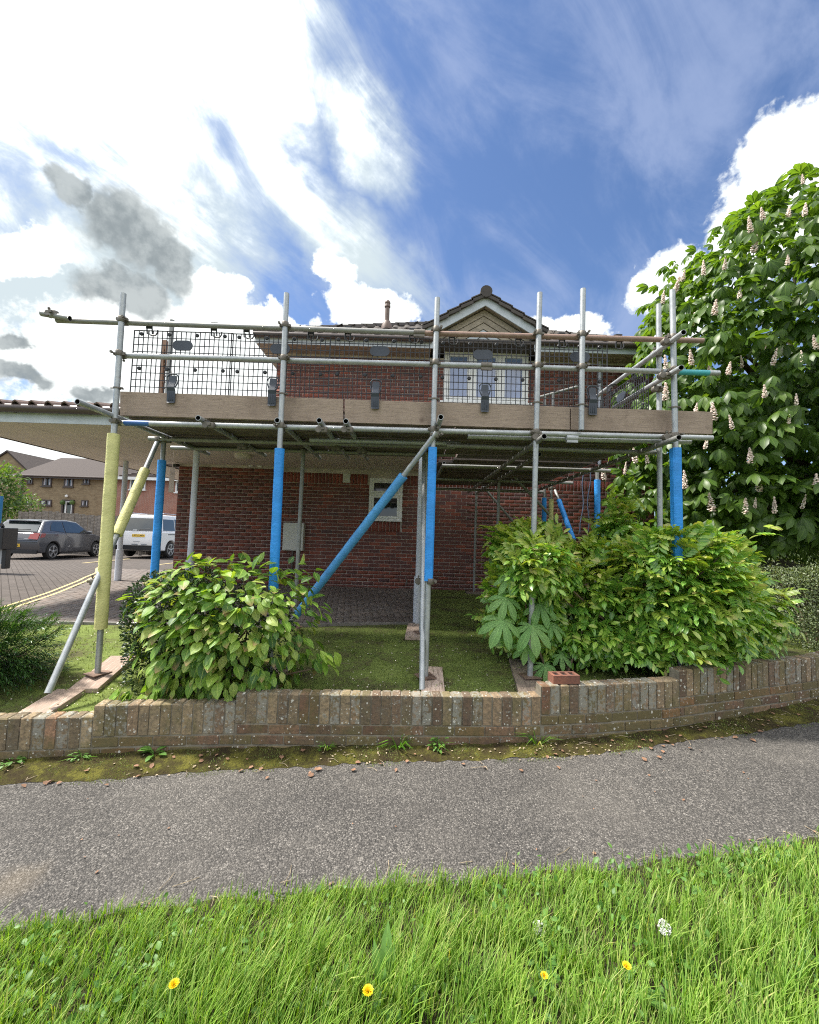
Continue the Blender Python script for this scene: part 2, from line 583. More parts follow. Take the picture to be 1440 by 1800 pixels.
leaf_mat('chestnut leaf', [(0, (0.065, 0.129, 0.022)), (0.5, (0.092, 0.179, 0.029)), (1, (0.141, 0.232, 0.036))], 0.40, 0.52)
leaf_mat('sapling leaf', [(0, (0.222, 0.446, 0.139)), (1, (0.319, 0.531, 0.181))], 0.5, 0.35, veins=0.5)
leaf_mat('oval leaf', [(0, (0.05, 0.13, 0.025)), (0.25, (0.14, 0.29, 0.04)), (0.5, (0.24, 0.42, 0.055)), (0.85, (0.33, 0.47, 0.075)), (1, (0.44, 0.50, 0.13))], 0.40, 0.35, veins=0.25, tip=(0.42, 0.24, 0.13))
leaf_mat('pinnate leaf', [(0, (0.102, 0.252, 0.041)), (0.5, (0.193, 0.403, 0.055)), (0.85, (0.346, 0.545, 0.079)), (1, (0.547, 0.625, 0.170))], 0.33, 0.30, spec=0.7)
leaf_mat('young pinnate leaf', [(0, (0.206, 0.327, 0.043)), (0.5, (0.327, 0.460, 0.061)), (0.85, (0.460, 0.532, 0.109)), (1, (0.557, 0.484, 0.194))], 0.36, 0.35, spec=0.6)  # lighter leaf copy: new growth and lit shrub tops put into the colour
leaf_mat('dark small leaf', [(0, (0.018, 0.04, 0.014)), (0.6, (0.03, 0.065, 0.02)), (1, (0.05, 0.09, 0.025))], 0.32, 0.15, spec=0.7)
leaf_mat('needle leaf', [(0, (0.029, 0.078, 0.023)), (0.6, (0.052, 0.130, 0.033)), (1, (0.104, 0.195, 0.046))], 0.35, 0.2, spec=0.6)
leaf_mat('grey small leaf', [(0, (0.060, 0.094, 0.031)), (0.6, (0.102, 0.150, 0.050)), (0.95, (0.168, 0.213, 0.083)), (1, (0.600, 0.625, 0.462))], 0.45, 0.25)
leaf_mat('far leaf', [(0, (0.07, 0.14, 0.035)), (1, (0.15, 0.24, 0.06))], 0.5, 0.35)
leaf_mat('grass blade', [(0, (0.079, 0.193, 0.018)), (0.4, (0.122, 0.285, 0.021)), (0.75, (0.185, 0.369, 0.032)), (0.93, (0.285, 0.455, 0.077)), (1, (0.570, 0.539, 0.195))], 0.5, 0.42, spec=0.22, drift=(0.66, 0.76, 0.9))
leaf_mat('moss blade', [(0, (0.097, 0.137, 0.029)), (0.5, (0.177, 0.240, 0.043)), (0.9, (0.252, 0.342, 0.059)), (1, (0.378, 0.398, 0.144))], 0.7, 0.3, drift=(0.55, 0.62, 0.8))
leaf_mat('weed leaf', [(0, (0.072, 0.180, 0.030)), (1, (0.144, 0.288, 0.054))], 0.5, 0.35)
simple('petal pink', (0.80, 0.57, 0.50), 0.7, var=0.35, nscale=30)
simple('petal white', (0.85, 0.73, 0.63), 0.7, var=0.25, nscale=30)
simple('dandelion yellow', (0.85, 0.62, 0.01), 0.6, var=0.15, nscale=60)
simple('seed down', (0.72, 0.72, 0.68), 0.8)
simple('dry litter', (0.30, 0.24, 0.16), 0.9, var=0.6, nscale=30)
simple('leaf brown', (0.22, 0.12, 0.07), 0.8, var=0.4, nscale=20)


def asphalt():
    m, n, b = new_mat('asphalt')
    p = pos(n)
    v = n.voro(p, 125)
    v2 = n.voro(p, 230)
    s = n.new('ShaderNodeSeparateColor')
    n.put(s.inputs[0], v.outputs['Color'])
    s2 = n.new('ShaderNodeSeparateColor')
    n.put(s2.inputs[0], v2.outputs['Color'])
    c = n.ramp(s.outputs[0], [(0.0, (0.05, 0.047, 0.045)), (0.45, (0.125, 0.117, 0.108)), (0.78, (0.24, 0.224, 0.205)), (0.95, (0.38, 0.355, 0.325)), (1, (0.52, 0.49, 0.45))])
    c2 = n.ramp(s2.outputs[0], [(0.0, (0.05, 0.047, 0.045)), (0.7, (0.15, 0.14, 0.13)), (1, (0.36, 0.34, 0.31))])
    c = n.mix(0.4, c, c2)
    edge = n.smooth(v.outputs['Distance'], 0.35, 0.75)
    c = n.mix(n.math('MULTIPLY', edge, 0.6), c, (0.03, 0.029, 0.028))
    g, _ = n.noise(p, 1.3, 5, 0.6)
    h, _ = n.noise(p, 7, 5, 0.6)
    c = n.mix(n.math('MULTIPLY', n.smooth(g, 0.45, 0.7), 0.28), c, (0.20, 0.185, 0.165))
    c = n.mix(n.math('MULTIPLY', n.smooth(h, 0.5, 0.72), 0.28), c, (0.05, 0.048, 0.046))
    # a worn sandy patch and old stains
    for (x, y, rr, col) in ((-1.72, 1.93, 0.16, (0.33, 0.27, 0.19)), (-1.15, 1.83, 0.08, (0.30, 0.28, 0.25)), (1.75, 3.05, 0.10, (0.32, 0.30, 0.27))):
        dv = n.new('ShaderNodeVectorMath', operation='DISTANCE')
        n.put(dv.inputs[0], p)
        dv.inputs[1].default_value = (x, y, 0.02 + 0.028 * x)
        w = n.math('ADD', dv.outputs['Value'], n.math('MULTIPLY', n.math('SUBTRACT', h, 0.5), 0.2))
        c = n.mix(n.math('MULTIPLY', n.smooth(n.math('MULTIPLY', w, -1.0 / rr), -1.0, -0.1), 0.3), c, col)
    c = n.mix(1.0, c, n.mix(n.smooth(n.noise(p, 0.9, 6, 0.65)[0], 0.38, 0.64), (0.64, 0.632, 0.622), (0.80, 0.79, 0.77)), 'MULTIPLY')
    n.put(b.inputs['Base Color'], c)
    b.inputs['Roughness'].default_value = 0.8
    b.inputs['Specular IOR Level'].default_value = 0.35
    bump(n, b, n.math('SUBTRACT', 1.0, n.math('ADD', v.outputs['Distance'], n.math('MULTIPLY', v2.outputs['Distance'], 0.5))), 0.9, 0.006)


asphalt()


def ground_mat(name, cols, scale, bstr=0.8):
    m, n, b = new_mat(name)
    p = pos(n)
    f, _ = n.noise(p, scale, 8, 0.7)
    g, _ = n.noise(p, scale * 14, 5, 0.7)
    t = n.math('ADD', n.math('MULTIPLY', f, 0.75), n.math('MULTIPLY', g, 0.3))
    n.put(b.inputs['Base Color'], n.ramp(t, cols))
    b.inputs['Roughness'].default_value = 0.95
    b.inputs['Specular IOR Level'].default_value = 0.2
    bump(n, b, n.math('ADD', f, n.math('MULTIPLY', g, 0.6)), bstr, 0.03)


ground_mat('garden soil', [(0.36, (0.058, 0.053, 0.031)), (0.46, (0.105, 0.106, 0.042)), (0.54, (0.135, 0.177, 0.042)), (0.68, (0.187, 0.236, 0.063))], 2.6)
ground_mat('moss bed', [(0.36, (0.03, 0.022, 0.013)), (0.46, (0.048, 0.036, 0.014)), (0.54, (0.066, 0.060, 0.015)), (0.62, (0.15, 0.14, 0.025)), (0.70, (0.05, 0.04, 0.022))], 6.0, 1.0)
ground_mat('verge soil', [(0.35, (0.022, 0.018, 0.011)), (0.5, (0.04, 0.036, 0.018)), (0.65, (0.06, 0.065, 0.025))], 5.0)
ground_mat('far ground', [(0.35, (0.06, 0.08, 0.03)), (0.65, (0.10, 0.12, 0.045))], 0.5, 0.2)
simple('paver joint', (0.10, 0.085, 0.07), 0.95, var=0.3)
brick_mat('grey paver', [(0, (0.151, 0.130, 0.112)), (0.4, (0.194, 0.169, 0.148)), (0.75, (0.173, 0.144, 0.122)), (1, (0.223, 0.180, 0.151))])


def car_park():
    m, n, b = new_mat('car park blocks')
    p = pos(n)
    br = n.new('ShaderNodeTexBrick')
    rot = n.new('ShaderNodeMapping')
    n.put(rot.inputs[0], p)
    rot.inputs['Rotation'].default_value = (0, 0, R(45))
    n.put(br.inputs['Vector'], rot.outputs[0])
    br.inputs['Scale'].default_value = 1.0
    br.inputs['Brick Width'].default_value = 0.2
    br.inputs['Row Height'].default_value = 0.1
    br.inputs['Mortar Size'].default_value = 0.006
    br.inputs['Color1'].default_value = (0.096, 0.084, 0.075, 1)
    br.inputs['Color2'].default_value = (0.12, 0.104, 0.093, 1)
    br.inputs['Mortar'].default_value = (0.05, 0.042, 0.036, 1)
    f, _ = n.noise(p, 1.2, 5, 0.6)
    c = n.mix(n.math('MULTIPLY', n.smooth(f, 0.4, 0.7), 0.3), br.outputs[0], (0.08, 0.07, 0.062))
    n.put(b.inputs['Base Color'], c)
    b.inputs['Roughness'].default_value = 0.95
    b.inputs['Specular IOR Level'].default_value = 0.15


car_park()


def far_brick(name, c1, c2, mort):
    m, n, b = new_mat(name)
    tco = n.new('ShaderNodeTexCoord').outputs['Object']
    rot = n.new('ShaderNodeMapping')
    n.put(rot.inputs[0], tco)
    rot.inputs['Rotation'].default_value = (R(90), 0, 0)
    br = n.new('ShaderNodeTexBrick')
    n.put(br.inputs['Vector'], rot.outputs[0])
    br.inputs['Scale'].default_value = 1.0
    br.inputs['Brick Width'].default_value = 0.225
    br.inputs['Row Height'].default_value = 0.075
    br.inputs['Mortar Size'].default_value = 0.008
    br.inputs['Color1'].default_value = (*c1, 1)
    br.inputs['Color2'].default_value = (*c2, 1)
    br.inputs['Mortar'].default_value = (*mort, 1)
    f, _ = n.noise(tco, 1.6, 6, 0.7)
    n.put(b.inputs['Base Color'], n.mix(n.math('MULTIPLY', n.smooth(f, 0.42, 0.7), 0.45), br.outputs[0], tuple(x * 0.6 for x in c1)))
    b.inputs['Roughness'].default_value = 0.9


far_brick('tan brick', (0.22, 0.155, 0.085), (0.31, 0.235, 0.135), (0.27, 0.22, 0.15))
far_brick('far red brick', (0.30, 0.115, 0.075), (0.36, 0.15, 0.10), (0.40, 0.33, 0.28))


# ------------------------------------------------------------------ mesh helpers
def basis(f, up=Vector((0, 0, 1))):
    f = Vector(f).normalized()
    if abs(f.dot(up)) > 0.98:
        up = Vector((0, 1, 0))
    r = f.cross(up).normalized()
    return r, f, r.cross(f)


class MB:
    """collects shapes and links them as one mesh object"""

    def __init__(self):
        self.v, self.f, self.m = [], [], []

    def add(self, vs, fs, mi=0):
        o = len(self.v)
        self.v += [tuple(p) for p in vs]
        self.f += [tuple(i + o for i in q) for q in fs]
        self.m += [mi] * len(fs)
        return self

    def box(self, c, s, M=None, mi=0):
        hx, hy, hz = s[0] / 2, s[1] / 2, s[2] / 2
        vs = [Vector((x, y, z)) for z in (-hz, hz) for y in (-hy, hy) for x in (-hx, hx)]
        if M is not None:
            vs = [M @ p for p in vs]
        c = Vector(c)
        return self.add([p + c for p in vs], [(0, 2, 3, 1), (4, 5, 7, 6), (0, 1, 5, 4), (2, 6, 7, 3), (0, 4, 6, 2), (1, 3, 7, 5)], mi)

    def tube(self, a, b, r, seg=12, bore=0.0, mi=0, bore_mi=0, r2=None):
        a, b = Vector(a), Vector(b)
        rt, f, up = basis(b - a)
        r2 = r if r2 is None else r2
        ring = lambda c, q: [c + rt * math.cos(2 * math.pi * i / seg) * q + up * math.sin(2 * math.pi * i / seg) * q for i in range(seg)]
        vs = ring(a, r) + ring(b, r2)
        fs = [(i, (i + 1) % seg, seg + (i + 1) % seg, seg + i) for i in range(seg)]
        if not bore:
            fs += [tuple(range(seg))[::-1], tuple(range(seg, 2 * seg))]
            return self.add(vs, fs, mi)
        self.add(vs, fs, mi)
        for c, d, flip in ((a, f, 1), (b, -f, 0)):
            o = ring(c, r)
            i1 = ring(c, bore)
            i2 = ring(c + d * 0.09, bore)
            n = seg
            ann = [(i, (i + 1) % n, n + (i + 1) % n, n + i) for i in range(n)]
            self.add(o + i1, [q[::-1] for q in ann] if flip else ann, mi)
            inn = [(i, (i + 1) % n, n + (i + 1) % n, n + i) for i in range(n)]
            self.add(i1 + i2, inn, bore_mi)
            self.add(i2, [tuple(range(n))], bore_mi)
        return self

    def path(self, pts, r, seg=6, mi=0):
        """a tapering tube through points; r is one radius or one per point"""
        pts = [Vector(p) for p in pts]
        rs = r if isinstance(r, (list, tuple)) else [r] * len(pts)
        vs, fs = [], []
        for i, p in enumerate(pts):
            d = pts[min(i + 1, len(pts) - 1)] - pts[max(i - 1, 0)]
            rt, f, up = basis(d)
            vs += [p + rt * math.cos(2 * math.pi * k / seg) * rs[i] + up * math.sin(2 * math.pi * k / seg) * rs[i] for k in range(seg)]
        for i in range(len(pts) - 1):
            fs += [(i * seg + k, i * seg + (k + 1) % seg, (i + 1) * seg + (k + 1) % seg, (i + 1) * seg + k) for k in range(seg)]
        fs += [tuple(range(seg))[::-1], tuple(range((len(pts) - 1) * seg, len(pts) * seg))]
        return self.add(vs, fs, mi)

    def prism(self, poly, d, mi=0):
        """polygon (list of 3-D points) pushed along d"""
        d = Vector(d)
        n = len(poly)
        a = [Vector(p) for p in poly]
        vs = a + [p + d for p in a]
        fs = [tuple(range(n))[::-1], tuple(range(n, 2 * n))] + [(i, (i + 1) % n, n + (i + 1) % n, n + i) for i in range(n)]
        return self.add(vs, fs, mi)

    def lathe(self, c, prof, seg=16, axis=(0, 0, 1), mi=0):
        rt, f, up = basis(axis)
        c = Vector(c)
        vs, fs = [], []
        for (r, z) in prof:
            vs += [c + f * z + rt * math.cos(2 * math.pi * k / seg) * r + up * math.sin(2 * math.pi * k / seg) * r for k in range(seg)]
        for i in range(len(prof) - 1):
            fs += [(i * seg + k, i * seg + (k + 1) % seg, (i + 1) * seg + (k + 1) % seg, (i + 1) * seg + k) for k in range(seg)]
        fs += [tuple(range(seg))[::-1], tuple(range((len(prof) - 1) * seg, len(prof) * seg))]
        return self.add(vs, fs, mi)

    def mesh(self, name, mats, org=(0, 0, 0), smooth=False):
        me = bpy.data.meshes.new(name)
        ox, oy, oz = org
        me.from_pydata([(x - ox, y - oy, z - oz) for x, y, z in self.v], [], self.f)
        for mname in ([mats] if isinstance(mats, str) else mats):
            me.materials.append(MATS[mname])
        if any(self.m):
            me.polygons.foreach_set('material_index', self.m)
        if smooth:
            me.polygons.foreach_set('use_smooth', [True] * len(me.polygons))
            if hasattr(me, 'set_sharp_from_angle'):
                me.set_sharp_from_angle(angle=R(40))
        me.update()
        return me

    def build(self, name, mats, parent=None, smooth=False, bevel=0.0, label=None):
        org, p = Vector((0, 0, 0)), parent
        while p is not None:
            if p.name in LOCAL:
                org = Vector((0, 0, 0))
                break
            org = org + Vector(p.location)
            p = p.parent
        return link(name, self.mesh(name, mats, org, smooth), parent, bevel, label)


LOCAL = set()      # things whose parts are written in the thing's own coordinates


def link(name, me, parent=None, bevel=0.0, label=None, loc=(0, 0, 0), mat=None):
    o = bpy.data.objects.new(name, me)
    COL.objects.link(o)
    if parent is not None:
        o.parent = parent
    if mat is not None:
        o.matrix_basis = mat
    else:
        o.location = loc
    if bevel:
        bv = o.modifiers.new('bevel', 'BEVEL')
        bv.width = bevel
        bv.segments = 2
        bv.limit_method = 'ANGLE'
        bv.angle_limit = R(35)
    if label:
        o['label'] = label
    return o


def tag(o, label, cat, group=None):
    o['label'] = label
    o['category'] = cat
    if group:
        o['group'] = group
    return o


def thing(name, loc, label, cat, group=None, rz=0.0):
    o = bpy.data.objects.new(name, None)
    o.empty_display_size = 0.1
    o.location = loc
    o.rotation_euler = (0, 0, rz)
    COL.objects.link(o)
    return tag(o, label, cat, group)


def structure(o):
    o['kind'] = 'structure'
    return o


def stuff(o):
    o['kind'] = 'stuff'
    return o


# ---- fast joined meshes: one small triangle mesh repeated under many transforms
class Shape:
    def __init__(self, v, f, uv=None):
        self.v = np.array(v, dtype=np.float64)
        tri = []
        for q in f:
            for i in range(1, len(q) - 1):
                tri.append((q[0], q[i], q[i + 1]))
        self.f = np.array(tri, dtype=np.int32)
        self.uv = np.array(uv if uv is not None else [(0.3, 0.5)] * len(v), dtype=np.float64)

    def mesh(self, name, mat):
        return raw_mesh(name, self.v, self.f, self.uv, mat)


def raw_mesh(name, v, f, uv, mat, smooth=True, mi=None):
    me = bpy.data.meshes.new(name)
    me.vertices.add(len(v))
    me.vertices.foreach_set('co', np.ascontiguousarray(v, dtype=np.float32).ravel())
    me.loops.add(len(f) * 3)
    me.loops.foreach_set('vertex_index', np.ascontiguousarray(f, dtype=np.int32).ravel())
    me.polygons.add(len(f))
    me.polygons.foreach_set('loop_start', np.arange(0, len(f) * 3, 3, dtype=np.int32))
    me.polygons.foreach_set('loop_total', np.full(len(f), 3, dtype=np.int32))
    if smooth:
        me.polygons.foreach_set('use_smooth', np.ones(len(f), dtype=bool))
    for mname in ([mat] if isinstance(mat, str) else mat):
        me.materials.append(MATS[mname])
    if mi is not None:
        me.polygons.foreach_set('material_index', np.ascontiguousarray(mi, dtype=np.int32))
    if uv is not None:
        l = me.uv_layers.new(name='UVMap')
        l.data.foreach_set('uv', np.ascontiguousarray(uv[f.ravel()], dtype=np.float32).ravel())
    me.update(calc_edges=True)
    return me


def frames(fwd, nrm):
    """rotation matrices (N,3,3) whose columns are right, forward, normal"""
    f = fwd / np.linalg.norm(fwd, axis=1, keepdims=True)
    r = np.cross(f, nrm)
    l = np.linalg.norm(r, axis=1, keepdims=True)
    bad = l[:, 0] < 1e-3
    r[bad] = np.cross(f[bad], np.array([[0.3, 0.8, 0.5]]))
    r /= np.linalg.norm(r, axis=1, keepdims=True)
    n = np.cross(r, f)
    return np.stack([r, f, n], axis=2)


def scatter(shape, P, M, S):
    """vertices and triangles of the shape repeated at points P with rotations M and sizes S"""
    n, k = len(P), len(shape.v)
    S = np.asarray(S).reshape(n, 1, 1)
    v = np.einsum('nij,kj->nki', M, shape.v) * S + P[:, None, :]
    f = shape.f[None] + (np.arange(n) * k)[:, None, None]
    uv = np.broadcast_to(shape.uv[None], (n, k, 2))
    return v.reshape(-1, 3), f.reshape(-1, 3), uv.reshape(-1, 2)


def join(chunks):
    vs, fs, us, o = [], [], [], 0
    for v, f, u in chunks:
        vs.append(v)
        fs.append(f + o)
        us.append(u)
        o += len(v)
    return np.concatenate(vs), np.concatenate(fs), np.concatenate(us)


def mat4(M, p, s):
    m = Matrix.Identity(4)
    for i in range(3):
        for j in range(3):
            m[i][j] = M[i][j] * s
        m[i][3] = p[i]
    return m


def leaves(root, part, rest, shape, mat, P, M, S, n_parts=300):
    """the leaves that show largest as parts of their own, all the others as one joined part"""
    P, S = np.asarray(P), np.asarray(S)
    d = P - np.array([0, 0, CAM_H])
    px = np.abs(d[:, 0] / np.maximum(d[:, 1], .1)) < 1.0
    score = np.where(px, S / np.linalg.norm(d, axis=1), 0)
    face = np.abs(np.einsum('ni,ni->n', M[:, :, 2], d / np.linalg.norm(d, axis=1, keepdims=True)))
    org = np.array(root.location)
    if n_parts:
        depth = d[:, 1] - np.min(d[:, 1])
        order = np.argsort(-(score * (0.4 + face) / (1 + 0.6 * depth)))
        top, other = order[:n_parts], order[n_parts:]
        me = shape.mesh(part, mat)
        for i in top:
            link(part, me, root, mat=mat4(M[i], P[i] - org, S[i]))
    else:
        other = np.arange(len(P))
    if len(other):
        v, f, uv = scatter(shape, P[other] - org, M[other], S[other])
        o = link(rest, raw_mesh(rest, v, f, uv, mat), root)
        o['kind'] = 'stuff'


def blade_leaf(length=1.0, width=0.5, rows=4, droop=0.25, fold=0.12, peak=0.45, tipw=0.0):
    """one leaf along +Y with a folded midrib: base, rows of three, tip"""
    v, uv, f = [(0, 0, 0)], [(0.5, 0)], []
    for i in range(1, rows + 1):
        t = i / (rows + 1)
        w = width * 0.5 * (math.sin(math.pi * min(1, t / (2 * peak))) if t < peak else math.cos(math.pi / 2 * (t - peak) / (1 - peak)) ** 0.8)
        z = -droop * t * t * length
        v += [(-w, t * length, z + fold * w * 2), (0, t * length, z), (w, t * length, z + fold * w * 2)]
        uv += [(0, t), (0.5, t), (1, t)]
    v.append((0, length, -droop * length))
    uv.append((0.5, 1))
    f += [(0, 2, 1), (0, 3, 2)]
    for i in range(rows - 1):
        a = 1 + i * 3
        f += [(a, a + 1, a + 4, a + 3), (a + 1, a + 2, a + 5, a + 4)]
    a = 1 + (rows - 1) * 3
    f += [(a, a + 1, len(v) - 1), (a + 1, a + 2, len(v) - 1)]
    return Shape(v, f, uv)


def shape_join(parts):
    """parts: (shape, Matrix) pairs"""
    v, f, uv, o = [], [], [], 0
    for s, M in parts:
        A = np.array(M)
        v.append(s.v @ A[:3, :3].T + A[:3, 3])
        f.append(s.f + o)
        uv.append(s.uv)
        o += len(s.v)
    r = Shape([(0, 0, 0)], [])
    r.v, r.f, r.uv = np.concatenate(v), np.concatenate(f), np.concatenate(uv)
    return r


def rot(ax, deg):
    return Matrix.Rotation(R(deg), 4, ax)


def palmate(droop=25, rows=4, wid=0.20):
    ps = []
    for a, l in ((0, 1.0), (42, 0.95), (-42, 0.95), (85, 0.78), (-85, 0.78), (128, 0.52), (-128, 0.52)):
        s = blade_leaf(0.5 * l, wid * l, rows, 0.35, 0.10, 0.68)
        ps.append((s, rot('Z', a) @ rot('X', -droop)))
    return shape_join(ps)


def pinnate(pairs=5, curve=0.3, lf=0.30):
    ps = []
    for i in range(pairs):
        t = 0.22 + 0.7 * i / pairs
        p = Vector((0, t, -curve * t * t))
        sz = lf * (0.8 + 0.35 * math.sin(math.pi * (i + 1) / (pairs + 1)))
        for sgn in (1, -1):
            ps.append((blade_leaf(sz, sz * 0.46, 3, 0.25, 0.12, 0.5), Matrix.Translation(p) @ rot('X', -curve * 60 * t) @ rot('Z', sgn * -58) @ rot('Y', sgn * 12)))
    t = 0.95
    ps.append((blade_leaf(lf, lf * 0.46, 3, 0.3, 0.12, 0.5), Matrix.Translation((0, t, -curve * t * t)) @ rot('X', -curve * 70)))
    stem = Shape([(-0.008, 0, 0), (0.008, 0, 0), (0.008, 0.5, -curve * 0.25), (-0.008, 0.5, -curve * 0.25), (0.006, 1, -curve), (-0.006, 1, -curve)], [(0, 1, 2, 3), (3, 2, 4, 5)], [(0.1, 0.1)] * 6)
    ps.append((stem, Matrix.Identity(4)))
    return shape_join(ps)


def unit(n, up_bias=0.0, front=None):
    d = rng.normal(size=(n, 3))
    d[:, 2] += up_bias
    if front is not None:
        d += np.array(front)
    return d / np.linalg.norm(d, axis=1, keepdims=True)


def lump(d, seed, k=3.0, amp=0.15):
    """smooth bumps over a sphere of directions, so an outline is uneven"""
    g = np.random.default_rng(seed)
    out = np.zeros(len(d))
    for i in range(7):
        w = g.normal(size=3) * k * (0.6 + 0.3 * i)
        out += np.sin(d @ w + g.uniform(0, 6.28)) / (1 + 0.35 * i)
    return 1 + amp * out / 2.2


def jitter(n, s):
    return rng.normal(size=(n, 3)) * s




# ================================================================== SETTING
def zp(x, y=0):
    """height of the footpath, which climbs gently to the right"""
    return 0.02 + 0.028 * max(-5.0, min(6.0, x))


def on_path(u, v):
    z = 0.0
    for _ in range(6):
        p = on(u, v, z)
        z = zp(p.x)
    return p


def interp(x, pts):
    return float(np.interp(x, [p[0] for p in pts], [p[1] for p in pts]))


wl = [on_path(*p) for p in [(0, 1347), (100, 1341), (210, 1334), (415, 1324), (560, 1321), (720, 1318), (850, 1315), (945, 1311), (1050, 1303), (1180, 1288), (1300, 1266), (1380, 1250), (1440, 1237)]]
WALL = [(-7.0, wl[0].y - 0.55)] + [(p.x, p.y) for p in wl] + [(5.2, 4.62), (6.2, 5.0), (9.0, 6.0)]
ml = [on_path(*p) for p in [(0, 1380), (200, 1369), (420, 1353), (720, 1339), (1000, 1331), (1200, 1305), (1440, 1270)]]
MOSS = [(-7.0, WALL[0][1] - 0.25)] + [(p.x, p.y) for p in ml] + [(6, 4.4), (9, 5.4)]
gl = [on_path(*p) for p in [(0, 1640), (200, 1606), (500, 1572), (720, 1556), (1000, 1532), (1200, 1512), (1440, 1482)]]
GRASS = [(-7, 0.6)] + [(p.x, p.y) for p in gl] + [(9, 4.6)]
wall_y = lambda x: interp(x, WALL)
moss_y = lambda x: interp(x, MOSS)
grass_y = lambda x: interp(x, GRASS)


def fbm(x, y, s, seed=0):
    g = np.random.default_rng(seed)
    o = 0
    for i in range(6):
        a = g.uniform(0, 6.28)
        k = s * (1.0 + 0.75 * i)
        o += math.sin(k * (math.cos(a) * x + math.sin(a) * y) + g.uniform(0, 6.28)) / (1 + 0.5 * i)
    return o / 2.5


def sheet(name, xs, rows, zf, mat):
    """a sheet between curves: rows(x) gives the y values at x"""
    mb = MB()
    n = len(rows(xs[0]))
    vs = [(x, y, zf(x, y)) for x in xs for y in rows(x)]
    fs = [(i * n + j, (i + 1) * n + j, (i + 1) * n + j + 1, i * n + j + 1) for i in range(len(xs) - 1) for j in range(n - 1)]
    mb.add(vs, fs)
    return structure(mb.build(name, mat, smooth=True))


PZ = [(4.5, 0.445), (8.6, 0.50), (12, 0.42), (16, 0.31), (60, 0.30)]
pz = lambda y: interp(y, PZ)


def gz(x, y):
    """height of the garden soil"""
    w = wall_y(x)
    front = min(0.47, max(0.17, 0.285 + 0.045 * x))
    t = max(0.0, min(1.0, (y - w) / 1.9))
    t = t * t * (3 - 2 * t)
    back = 0.43 + 0.05 * max(0, min(1, (y - 5) / 3.5))
    return front * (1 - t) + back * t


FRONT = [(-9, 4.80), (-3.75, 4.86), (-2.1, 4.95), (0.16, 5.38)]     # front edge of the paving

# the ground everywhere, out to the horizon
mb = MB()
prof = [(-220, -0.6), (0.0, -0.35), (3.0, -0.3), (4.2, -0.1), (5.5, 0.30), (9.0, 0.36), (13, 0.30), (17, 0.22), (60, 0.2), (700, 0.2)]
xs = [-600, -60, -20, 20, 60, 600]
n = len(prof)
mb.add([(x, y, z) for x in xs for y, z in prof], [(i * n + j, (i + 1) * n + j, (i + 1) * n + j + 1, i * n + j + 1) for i in range(len(xs) - 1) for j in range(n - 1)])
structure(mb.build('ground', 'far ground'))

xs = list(np.arange(-7, 9.01, 0.25))
sheet('path', xs, lambda x: list(np.linspace(grass_y(x) - 0.5, wall_y(x) + 0.06, 9)), lambda x, y: zp(x), 'asphalt')
sheet('verge', list(np.arange(-7, 9.01, 0.12)), lambda x: list(np.linspace(-1.5, grass_y(x) + 0.05 * fbm(x, 0, 9, 4), 30)),
      lambda x, y: zp(x) + 0.002 + 0.018 * min(1, max(0, (grass_y(x) - y) / 0.25)) + 0.006 * fbm(x, y, 14, 2), 'verge soil')
moss_edge = lambda x: moss_y(x) + 0.022 * fbm(x, 1, 16, 5) + 0.014 * fbm(x, 2, 60, 7)
sheet('moss_strip', list(np.arange(-6, 8, 0.04)), lambda x: [moss_edge(x) + (wall_y(x) + 0.03 - moss_edge(x)) * t for t in np.linspace(0, 1, 10)],
      lambda x, y: zp(x) + 0.0015 + max(0, (y - moss_y(x))) * 0.13 + 0.008 * (1 + fbm(x, y, 22, 6)) * min(1, max(0, (y - moss_y(x) - 0.01) * 14)), 'moss bed')
sheet('garden', list(np.arange(-9, 9.01, 0.12)), lambda x: list(wall_y(x) + 0.05 + (max(8.7, wall_y(x) + 3) - wall_y(x) - 0.05) * np.linspace(0, 1, 40)),
      lambda x, y: gz(x, y) + 0.012 * fbm(x, y, 7, 8) if not (y > interp(x, FRONT) + 0.14 and x < 0.10) else 0.34, 'garden soil')


# ------------------------------------------------------------------ block paving under and beside the canopy
YLINE = [(5.0, -5.15), (5.6, -5.35), (6.7, -5.76), (8.2, -6.45), (9.9, -7.4), (11.5, -8.6)]     # (y, x) of the yellow lines
xline = lambda y: interp(y, YLINE)


mb = MB()
ys_ = [4.0, 4.6, 5.0, 5.4, 5.8, 6.2, 6.6, 7, 7.5, 8, 8.5, 9, 9.5, 10, 10.5, 11, 11.29, 11.3, 12, 14, 16, 20, 30, 44]
for y in ys_:
    xr_ = (xline(y) + 0.13) if y < 11.295 else 0.0
    mb.v += [(-60, y, pz(y) - .002), (-20, y, pz(y) - .002), (xr_, y, pz(y) - .002)]
mb.f = [(i * 3 + j, i * 3 + j + 1, i * 3 + j + 4, i * 3 + j + 3) for i in range(len(ys_) - 1) for j in range(2)]
mb.m = [0] * len(mb.f)
structure(mb.build('car_park', 'car park blocks'))


def paved(x, y):
    if y < interp(x, FRONT) + 0.06 or x > 0.10 or x < xline(y) + 0.12 or y > 11.3:
        return False
    return y < 8.48 or x < -4.92


